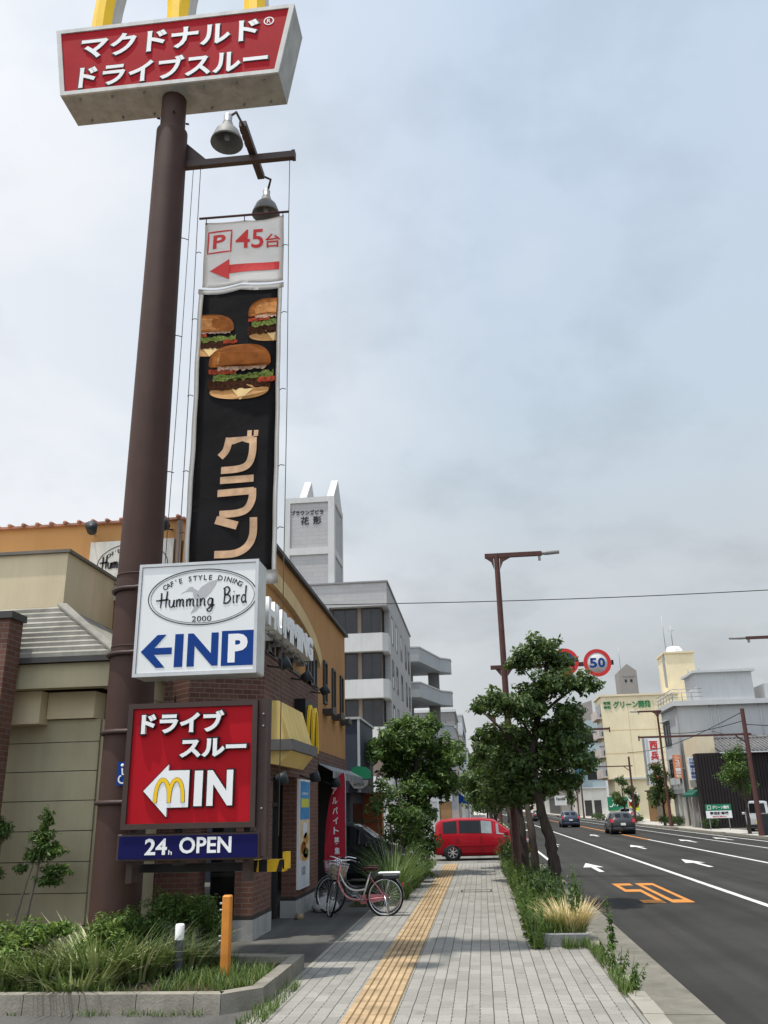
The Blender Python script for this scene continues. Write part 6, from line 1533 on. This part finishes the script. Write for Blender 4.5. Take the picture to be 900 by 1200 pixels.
tree('street_tree', 'largest street tree with layered dark crown and bent trunk nearest in the strip', (1.47, 20, 0),
     [(1.50, 20, 0), (1.46, 20, .6), (1.42, 20.02, 1.2), (1.25, 20.02, 1.98), (1.18, 20.0, 2.9), (1.40, 20.0, 3.9), (1.62, 19.95, 4.7), (1.66, 19.9, 5.2)],
     [([(1.22, 20, 2.7), (.8, 20.1, 3.2), (.4, 20, 3.7), (.1, 20.3, 4.0)], .06, .02), ([(1.2, 20, 2.9), (1.6, 19.9, 3.2), (2.0, 20.2, 3.4), (2.2, 20.5, 3.62)], .055, .02), ([(1.4, 20, 3.8), (1.9, 20.1, 4.2), (2.35, 20.1, 4.48)], .05, .018),
      ([(1.25, 20, 3.2), (1.0, 19.8, 3.7), (.6, 19.5, 4.1)], .05, .015), ([(1.2, 20, 2.3), (1.7, 20.2, 2.6), (2.2, 19.7, 2.8)], .05, .02), ([(1.22, 20, 2.2), (.8, 20.2, 2.6)], .04, .02), ([(1.5, 20, 4.4), (1.1, 19.9, 4.9)], .03, .012)],
     [(a, b, c, d * 1.10, e * 1.12, f * 1.16) for a, b, c, d, e, f in T1], 27000, .118, 'leaf_dark', seed=1, group=G_ST, tr=(.155, .04), shell=.5)
T2 = [(.88, 24.77, 2.9, .85, .95, .5), (.31, 23.8, 3.32, .6, .7, .4), (1.25, 24.91, 2.32, .7, .85, .42), (.48, 24.65, 2.34, .7, .8, .42), (1.02, 24.18, 3.5, .7, .8, .42), (-.05, 25.08, 2.6, .42, .49, .27)]
tree('street_tree', 'second street tree just behind the largest, with straight slim trunk', (1.22, 23, 0), [(1.24, 23, 0), (1.2, 23.0, 1.2), (1.14, 23.4, 2.0), (1.0, 24.0, 3.2)],
     [([(1.1, 23.6, 2.2), (.6, 23.9, 2.9), (.35, 23.8, 3.3)], .05, .02), ([(1.1, 23.6, 2.0), (1.3, 24.5, 2.4)], .05, .02)], [(a, b, c, d * 1.1, e * 1.1, f * 1.2) for a, b, c, d, e, f in T2], 14000, .125, 'leaf_dark', seed=2, group=G_ST, tr=(.12, .05))
T3 = [(.77, 29.96, 2.98, .9, 1.0, .55), (.09, 30.35, 3.35, .65, .75, .4), (1.2, 30.61, 2.3, .75, .9, .45), (.17, 30.34, 2.4, .75, .87, .45), (-.3, 30.2, 2.7, .5, .6, .35)]
tree('street_tree', 'third street tree with broad reddish trunk right of the red minivan', (.98, 29, 0), [(.98, 28.6, 0), (.96, 28.7, 1.2), (.86, 29.2, 2.2), (.7, 29.8, 3.2)], [([(.9, 29, 2.0), (.3, 30, 2.6)], .06, .02)], [(a, b, c, d * 1.05, e * 1.1, f * 1.2) for a, b, c, d, e, f in T3], 10000, .14, 'leaf_dark', seed=3, group=G_ST, tr=(.20, .08))
tree('street_tree', 'fourth street tree with thin trunk between the second and third', (1.12, 26, 0), [(1.12, 26, 0), (1.10, 26, 1.2), (1.05, 26.3, 2.2), (1.0, 26.5, 2.8)], [([(1.08, 26, 1.9), (.7, 26.5, 2.5)], .04, .02)],
     [(1.0, 26.5, 2.75, .75, .8, .5), (.6, 26.6, 2.3, .5, .6, .35)], 3000, .13, 'leaf_dark', seed=4, group=G_ST, tr=(.12, .05))
def far_tree(x, y, h, w, lab, seed, leaf='leaf_dark', n=2600, size=.26, group='distant street trees', tr=.13, base=1.3):
    rg = random.Random(seed); cl = []
    for i in range(9):
        z = base + (h - base) * (.15 + .75 * rg.random()); s = w * .5 * (1 - abs((z - base) / (h - base) - .4) * .9)
        cl.append((x + rg.uniform(-.5, .5) * w * .55, y + rg.uniform(-.5, .5) * w * .6, z, max(.25, s * .62), max(.25, s * .62), max(.22, s * .5)))
    cl.append((x, y, h - w * .2, w * .22, w * .22, w * .3))
    return tree('street_tree', lab, (x, y, 0), [(x, y, -.05), (x + .05, y, h * .3), (x - .03, y, h * .6), (x, y, h * .8)], [([(x, y, h * .3), (x + w * .25, y, h * .55)], tr * .5, .03), ([(x, y, h * .35), (x - w * .25, y + .1, h * .6)], tr * .5, .03)], cl, n, size, leaf, seed=seed, group=group, tr=(tr, .04))
far_tree(.6, 46, 4.6, 3.4, 'street tree beyond the side street, left of the lamp post', 21, n=4200, size=.2)
far_tree(.5, 58, 5.0, 3.6, 'street tree farther down the left kerb beyond the side street', 22, n=3500, size=.24)
far_tree(.6, 76, 5.2, 4.0, 'distant street tree low above the red minivan roof', 23)
far_tree(.5, 100, 6.0, 4.6, 'most distant left kerb tree at the end of the pavement', 24)
far_tree(15.9, 82, 5.35, 3.1, 'bushy tree in front of the grey building and white bank sign', 31, n=5000, size=.2)
far_tree(15.9, 104, 4.9, 2.5, 'two lobed tree before the cream block, nearer the hatchback', 32, n=3600, size=.2)
far_tree(17.0, 104.5, 3.9, 2.0, 'smaller round tree just right of the two lobed tree', 36, n=2400, size=.2)
far_tree(16.1, 57.5, 5.3, 3.0, 'tree at the right edge behind the brown pole', 33, leaf='leaf_mid', n=5500, size=.16)
far_tree(15.9, 165, 6.5, 4, 'far right tree beyond the blue car', 34, n=1500, size=.4)
far_tree(16, 250, 8, 6, 'farthest right tree near the vanishing point', 35, n=1200, size=.6)
def hedge(name, lab, x0, x1, y0, y1, z0, z1, n, size, leaf, seed, cat='hedge', group=None):
    t = thing(name, lab, cat, ((x0 + x1) / 2, y0, z0), group=group); rg = random.Random(seed); cl = []
    nx = max(1, int((x1 - x0) / .5)); ny = max(1, int((y1 - y0) / .5))
    for i in range(nx):
        for j in range(ny):
            cl.append((x0 + (x1 - x0) * (i + .5) / nx, y0 + (y1 - y0) * (j + .5) / ny, z0 + (z1 - z0) * .5 + rg.uniform(-.04, .04), (x1 - x0) / nx * .72, (y1 - y0) / ny * .72, (z1 - z0) * .52))
    k = MB()
    link('foliage', leaf_mesh('foliage', cl, n, size, leaf, seed), t); return t
hedge('clipped_hedge', 'low clipped hedge at the far kerb before the grey building', 15.6, 17.0, 78.5, 84, .02, .95, 2600, .14, 'leaf_deep', 41)
hedge('clipped_hedge', 'small clipped hedge at the far kerb before the brown shed', 15.7, 16.8, 97, 102, .02, .85, 1400, .16, 'leaf_deep', 42)
hedge('clipped_hedge', 'dark bush beside the green awning of the small cream shop', 16.2, 17.3, 69, 69.9, .02, .9, 900, .12, 'leaf_deep', 43)
hedge('clipped_hedge', 'dark low hedge at the foot of the billboard poles far along the kerb', 15.0, 16.0, 120, 130, -.1, .9, 900, .2, 'leaf_deep', 44)
# traffic island kerbs at right
k = MB()
for (x0, x1, y0, y1) in ((14.9, 15.3, 60, 72), (14.9, 15.3, 74, 88)): k.box(x0, x1, y0, y1, -.12, .06)
tag(k.build('kerb_nose', 'kerb', origin=(15.1, 60, 0)), 'raised concrete kerb noses along the far side of the road', 'kerb')

# ---- planting strip on the pavement edge
st_ = MB(); st_.box(.67, .80, 13.62, 33.0, -.05, .10); st_.box(.801, 1.40, 13.62, 13.78, -.05, .165)
st_.box(.665, .803, 13.617, 13.79, .0, .168)
tag(st_.build('planter_edging', 'granite', origin=(1, 13.7, 0)), 'dark granite edging around the planting strip beside the road', 'kerb')
k = MB(); k.box(.80, 1.403, 13.78, 33.0, -.05, .07); struct('strip_soil', k, 'soil')
def stuff(name, me, lab, cat, org):
    o = link(name, me, origin=org); return tag(o, lab, cat, kind='stuff')
# weeds and grass filling the strip
rt = np.concatenate([scatter(1500, .82, 1.38, 13.85, 19, .06, 51, 60), scatter(2600, .70, 1.38, 17, 33, .06, 52, 110), scatter(900, .62, .82, 13.4, 24, .0, 53, 40), scatter(900, .60, .80, 22, 33.4, .0, 56, 40)])
stuff('strip_grass', blade_mesh('strip_grass', rt, .46, .014, 'grass', 5, droop=.7), 'green weeds and grass filling the roadside planting strip', 'grass', (1, 20, 0))
def tuft(name, lab, x, y, z, n, ln, wd, m, rad, seed, droop=.6, lean=.5, cat='grass tuft', group=None):
    rg = np.random.default_rng(seed); a = rg.random(n) * 6.283; r = rad * np.sqrt(rg.random(n))
    return tag(link(name, blade_mesh(name, np.stack([x + np.cos(a) * r, y + np.sin(a) * r * 1.2, np.full(n, z)], 1), ln, wd, m, seed, droop, 4, lean), origin=(x, y, z)), lab, cat, group)
tuft('dry_grass_tuft', 'straw coloured dry grass tuft behind the dark granite edging', 1.20, 14.35, .06, 700, .56, .013, 'grass_dry', .22, 61, .7, .5)
tuft('grass_tuft', 'pale green grass tuft left of the straw coloured tuft', .93, 14.3, .06, 220, .40, .011, 'grass_striped', .13, 62, .6, .5)
# tall leafy weeds
def weed(lab, x, y, z, h, n, seed, leaf='leaf_mid', spread=.07, size=.07, stems=4, group='tall weeds along the planting strip'):
    t = thing('tall_weed', lab, 'weed', (x, y, z), group=group); rg = random.Random(seed); k = MB(); cl = []
    for s in range(stems):
        a = rg.random() * 6.28; tx, ty = x + math.cos(a) * spread * (1 + rg.random()), y + math.sin(a) * spread * (1 + rg.random()); hh = h * (.65 + .35 * rg.random()) if s else h
        k.tube([(x + (tx - x) * .3, y + (ty - y) * .3, z), ((x + tx) / 2, (y + ty) / 2, z + hh * .5), (tx, ty, z + hh)], [.006, .005, .002], 5)
        for i in range(7):
            u = (i + .5) / 7; cl.append((x + (tx - x) * (.3 + .7 * u), y + (ty - y) * (.3 + .7 * u), z + hh * u, .07 * (1.15 - u), .07 * (1.15 - u), hh * .08))
    k.build('stem', 'leaf_mid', t); link('leaves', leaf_mesh('leaves', cl, n, size, leaf, seed, narrow=.3, up=.2), t); return t
weed('single very tall weed spike rising from the road kerb joint', 1.66, 13.25, .02, .72, 260, 71, spread=.02, stems=2)
weed('tall dark weed at the right end of the granite edging', 1.33, 14.6, .06, .72, 420, 72, 'leaf_mid')
weed('tall weed beside the largest tree trunk on the road side', 1.52, 16.4, .06, .85, 520, 73, 'leaf_mid')
weed('bushy weed at the left corner of the granite edging', .66, 13.5, .0, .55, 520, 74, 'leaf_fresh', .12)
weed('leafy weed on the pavement side of the strip, second from the corner', .66, 14.6, .0, .75, 620, 75, 'leaf_fresh', .14, stems=6)
weed('leafy weed on the pavement side of the strip, third from the corner', .70, 16.2, .02, .85, 700, 76, 'leaf_fresh', .16, stems=6)
weed('leafy weed on the pavement side opposite the clipped hedge', .66, 18.2, .02, .85, 620, 77, 'leaf_fresh', .16, stems=6)
weed('leafy weed on the pavement side below the second trunk', .68, 21.0, .02, .8, 560, 78, 'leaf_fresh', .16, stems=6)
weed('leafy weed on the pavement side nearest the red minivan', .62, 26.5, .02, .75, 500, 79, 'leaf_fresh', .18, stems=6)
weed('weed cluster by the trunk base inside the strip', 1.1, 15.6, .06, .8, 560, 80, 'leaf_mid', .14, stems=6)
weed('tall thin weed on the road side before the largest trunk', 1.50, 15.2, .06, .95, 380, 81, 'leaf_mid', .08, stems=3)
weed('weed in the kerb joint nearest the camera', 1.45, 10.5, .02, .30, 420, 82, 'leaf_mid', .12, size=.05, stems=6)
weed('weed in the kerb joint, between the nearest and the tall spike', 1.50, 11.5, .02, .40, 460, 83, 'leaf_mid', .12, size=.05, stems=6)
rt = np.concatenate([scatter(500, 1.36, 1.46, 10.2, 13.4, .01, 57, 22), scatter(160, 1.0, 1.4, 13.4, 13.6, .01, 58)])
stuff('joint_grass', blade_mesh('joint_grass', rt, .20, .010, 'grass', 6, droop=.6), 'green grass growing in the kerb joint beside the gutter', 'grass', (1.4, 12, 0))
hedge('clipped_hedge', 'dark box hedge around the foot of the largest street tree', .80, 1.42, 17.6, 20.6, .05, .80, 3600, .075, 'leaf_deep', 45)
hedge('clipped_hedge', 'dark hedge at the far end of the strip against the red minivan', .55, 1.35, 28.6, 32.5, .05, .95, 3200, .10, 'leaf_deep', 46)
hedge('clipped_hedge', 'bright hedge across the side street behind the red minivan', .1, 1.2, 42.2, 45, -.01, 1.25, 1800, .14, 'leaf_fresh', 47)
# ---- left strip behind the bicycles
LT = [(-1.89, 27.83, 4.01, .83, .91, .62), (-1.12, 28.48, 3.64, .69, .76, .52), (-2.85, 27.91, 3.92, .73, .8, .55), (-2.53, 28.7, 3.29, .96, 1.06, .7), (-1.43, 28.61, 2.99, .85, .94, .6), (-.75, 27.36, 3.3, .42, .45, .3), (-3.21, 27.42, 3.51, .42, .5, .3),
      (-1.98, 27.55, 2.44, .7, .8, .5), (-1.19, 28.74, 2.5, .55, .6, .4), (-1.61, 27.9, 4.42, .5, .6, .36), (-2.6, 28.2, 4.45, .40, .46, .28), (-1.0, 27.7, 2.75, .35, .4, .25), (-2.2, 28, 4.5, .4, .4, .3), (-2.5, 27.7, 1.75, .6, .6, .5), (-1.75, 27.6, 1.8, .45, .5, .4), (-2.1, 27.4, 1.1, .55, .5, .5)]
tree('garden_tree', 'leafy bright green tree left of the pavement, overhanging the red minivan', (-2.1, 28, 0), [(-2.1, 28, 0), (-2.0, 28, 1.0), (-2.05, 28, 2.0), (-2.0, 28, 3.2), (-1.95, 28, 4.0)],
     [([(-2.02, 28, 1.1), (-1.7, 28.1, 2.0), (-1.3, 28.4, 3.0)], .06, .02), ([(-2.05, 28, .6), (-2.5, 28.1, 1.8), (-2.7, 28, 3.2)], .06, .02), ([(-2.0, 28, 1.8), (-1.4, 27.8, 2.4), (-.9, 27.5, 3.0)], .05, .015)], [(a, b, c, d * 1.08, e * 1.08, f * 1.12) for a, b, c, d, e, f in LT], 21000, .14, 'leaf_mid', seed=8, tr=(.11, .04), shell=.45)
SH = [(-2.49, 24.01, 2.3, .5, .56, .42), (-2.15, 23.89, 1.75, .5, .56, .4), (-2.82, 23.85, 1.98, .36, .42, .32), (-1.96, 24.09, 1.25, .45, .52, .4), (-1.85, 24.08, 1.74, .4, .46, .36), (-2.44, 24.4, 1.25, .42, .48, .4), (-2.7, 24.1, 2.55, .3, .34, .24)]
tree('tall_shrub', 'loose tall shrub with pale stems in front of the bright green tree', (-2.3, 24, 0), [(-2.3, 24, 0), (-2.4, 24, 1.0), (-2.5, 24, 2.2)], [([(-2.3, 24, .1), (-2.0, 24, 1.0), (-1.85, 24, 1.8)], .022, .01), ([(-2.32, 24, .1), (-2.7, 23.9, 1.2), (-2.82, 23.9, 2.2)], .02, .008), ([(-2.3, 24, .2), (-2.15, 23.8, 1.3), (-2.2, 23.9, 2.3)], .02, .008)],
     SH, 3600, .11, 'leaf_mid', bark='bark_pale', seed=9, cat='shrub', tr=(.03, .012), narrow=.35)
tree('tall_shrub', 'dark shrub at the foot of the bright green tree beside the minivan', (-1.9, 27, 0), [(-1.9, 27, 0), (-1.8, 27, .8), (-1.8, 27, 1.5)], [([(-1.9, 27, .2), (-1.6, 27, 1.0)], .03, .01)],
     [(-1.75, 27, 1.5, .45, .5, .5), (-1.6, 26.9, .9, .45, .5, .45), (-2.0, 26.5, .6, .6, .6, .5), (-2.3, 27, 1.3, .5, .5, .6), (-1.7, 25.4, .35, .4, .6, .3)], 3600, .12, 'leaf_deep', seed=10, cat='shrub', tr=(.04, .015))
tuft('pampas_grass', 'tall arching pampas like grass clump nearest the bicycles', -2.15, 20.9, 0, 300, 1.15, .024, 'grass_tall', .28, 63, .85, .45)
tuft('pampas_grass', 'tall arching grass clump behind the first, beside the dark minivan', -2.25, 22.6, 0, 300, 1.45, .024, 'grass_tall', .30, 64, .8, .4)
tuft('pampas_grass', 'shorter arching grass clump on the pavement side', -1.95, 23.6, 0, 240, 1.0, .022, 'grass_tall', .26, 65, .85, .45)
rt = np.concatenate([scatter(2600, -2.75, -1.78, 19.3, 26, 0, 54, 90), scatter(1600, -2.6, -1.75, 25, 33, 0, 55, 60)])
stuff('verge_grass', blade_mesh('verge_grass', rt, .36, .014, 'grass', 7, droop=.8), 'thick green grass verge between the bicycles and the minivan', 'grass', (-2.2, 24, 0))
struct('verge_soil', MB().box(-2.9, -1.86, 19.3, 33.2, -.05, .012), 'soil')

# ---- foreground bed plants
def liriope(lab, x, y, n, rad, ln, seed, m='grass_striped'):
    return tuft('striped_grass', lab, x, y, .10, int(n * .72), ln * 1.25, .030, m, rad * 1.05, seed, 1.05, .8, group='striped grasses in the planted bed')
liriope('striped grass clump just left of the grey and white bollard', -4.10, 10.85, 520, .30, .52, 91)
liriope('largest striped grass clump in the middle of the bed', -4.55, 10.80, 620, .40, .60, 92)
liriope('striped grass clump between the middle clump and the left bush', -5.05, 10.45, 420, .34, .46, 93)
liriope('striped grass clump under the left bush near the kerb', -5.5, 10.25, 420, .34, .44, 94)
liriope('striped grass clump at the kerb before the middle clump', -4.5, 10.1, 380, .36, .36, 95)
liriope('striped grass clump behind the bollard', -3.75, 11.5, 320, .28, .48, 96)
rt = np.concatenate([scatter(1500, -3.6, -2.56, 9.95, 11.7, .11, 59, 40), scatter(500, -5.8, -3.6, 9.68, 10.0, .11, 60, 30)])
stuff('bed_grass', blade_mesh('bed_grass', rt, .19, .009, 'grass', 8, droop=.7), 'fine green grass around the orange post in the planted bed', 'grass', (-3, 10.8, .1))
def shrub(name, lab, clumps, n, size, leaf, seed, narrow=.3, base=None, group=None):
    t = thing(name, lab, 'shrub', base, group=group); k = MB()
    for c in clumps: k.tube([base, ((base[0] + c[0]) / 2, (base[1] + c[1]) / 2, base[2] + (c[2] - base[2]) * .6), (c[0], c[1], c[2])], [.016, .012, .006], 5)
    k.build('stems', 'bark', t); link('foliage', leaf_mesh('foliage', clumps, n, size, leaf, seed, narrow=narrow), t); return t
shrub('feathery_shrub', 'feathery dark green shrub under the navy strip sign', [(-3.9, 12.1, .62, .38, .35, .26), (-4.25, 11.55, .55, .34, .3, .28), (-3.65, 12.2, .5, .3, .3, .25), (-4.5, 11.3, .62, .26, .26, .24), (-4.1, 11.7, .8, .34, .3, .22), (-3.75, 11.9, .75, .3, .3, .2)], 12000, .058, 'leaf_mid', 101, .26, (-4.1, 11.8, .1))
shrub('feathery_shrub', 'yellow green feathery shrub at the foot of the brown pole', [(-4.62, 11.0, .62, .24, .22, .18), (-4.75, 10.95, .42, .24, .22, .2), (-4.45, 11.0, .48, .2, .2, .2)], 3200, .055, 'leaf_fresh', 102, .3, (-4.6, 11.0, .1))
shrub('leafy_bush', 'bright leafy bush at the left edge of the planted bed', [(-5.35, 10.7, .60, .34, .30, .20), (-5.75, 10.6, .52, .38, .3, .26), (-5.05, 10.75, .66, .22, .2, .10), (-5.5, 10.4, .38, .36, .3, .24), (-6.1, 10.6, .5, .3, .3, .25)], 5200, .068, 'leaf_fresh', 103, .4, (-5.5, 10.6, .1))
def sapling(lab, b, top, b2, cl, n, seed):
    t = thing('sapling', lab, 'tree', b, group='thin saplings before the beige wall'); k = MB()
    limb(k, [b, ((b[0] * 2 + top[0]) / 3 + .03, b[1], (b[2] * 2 + top[2]) / 3), ((b[0] + top[0] * 2) / 3, top[1], (b[2] + 2 * top[2]) / 3), top], .040, .010, 8)
    if b2: limb(k, [b2[0], ((b2[0][0] + b2[1][0]) / 2 - .02, b2[0][1], (b2[0][2] + b2[1][2]) / 2), b2[1]], .032, .010, 7)
    k.build('trunk', 'bark_pale', t); link('crown', leaf_mesh('crown', [(a, b_, c, d * 1.25, e * 1.2, f * 1.1) for a, b_, c, d, e, f in cl], n, .062, 'leaf_mid', seed, narrow=.35), t); return t
sapling('thin sapling with two bare pale stems and a narrow leafy top', (-6.28, 12.0, .1), (-5.98, 12.05, 2.0), ((-6.42, 12.0, .1), (-6.1, 12.0, 1.45)),
        [(-6.0, 12.0, 1.9, .10, .1, .16), (-6.05, 12.0, 1.65, .17, .16, .16), (-5.95, 12.05, 1.48, .22, .2, .13), (-6.15, 12.0, 1.42, .14, .14, .12), (-5.85, 12.1, 1.22, .22, .18, .10), (-5.95, 12.1, 1.08, .2, .16, .08), (-6.3, 12.0, 1.25, .10, .1, .08)], 3600, 111)
sapling('thin sapling cut by the left edge of the picture', (-6.75, 12.0, .1), (-6.62, 12.0, 1.8), None, [(-6.65, 12.0, 1.75, .16, .16, .18), (-6.8, 12.0, 1.6, .18, .16, .16), (-6.7, 12.05, 1.2, .12, .12, .12)], 1500, 112)
rt = scatter(420, -2.42, -2.2, 9.0, 10.9, .0, 66, 18)
stuff('edge_grass', blade_mesh('edge_grass', rt, .13, .008, 'grass', 9, droop=.6), 'small grass and moss growing at the corner of the bed kerb', 'grass', (-2.3, 10, 0))
rt = scatter(160, -5.6, -2.9, 9.36, 9.45, .0, 67, 9)
stuff('kerb_grass', blade_mesh('kerb_grass', rt, .10, .008, 'grass', 10, droop=.6), 'sparse grass sprouting along the foot of the bed kerb', 'grass', (-4, 9.4, 0))
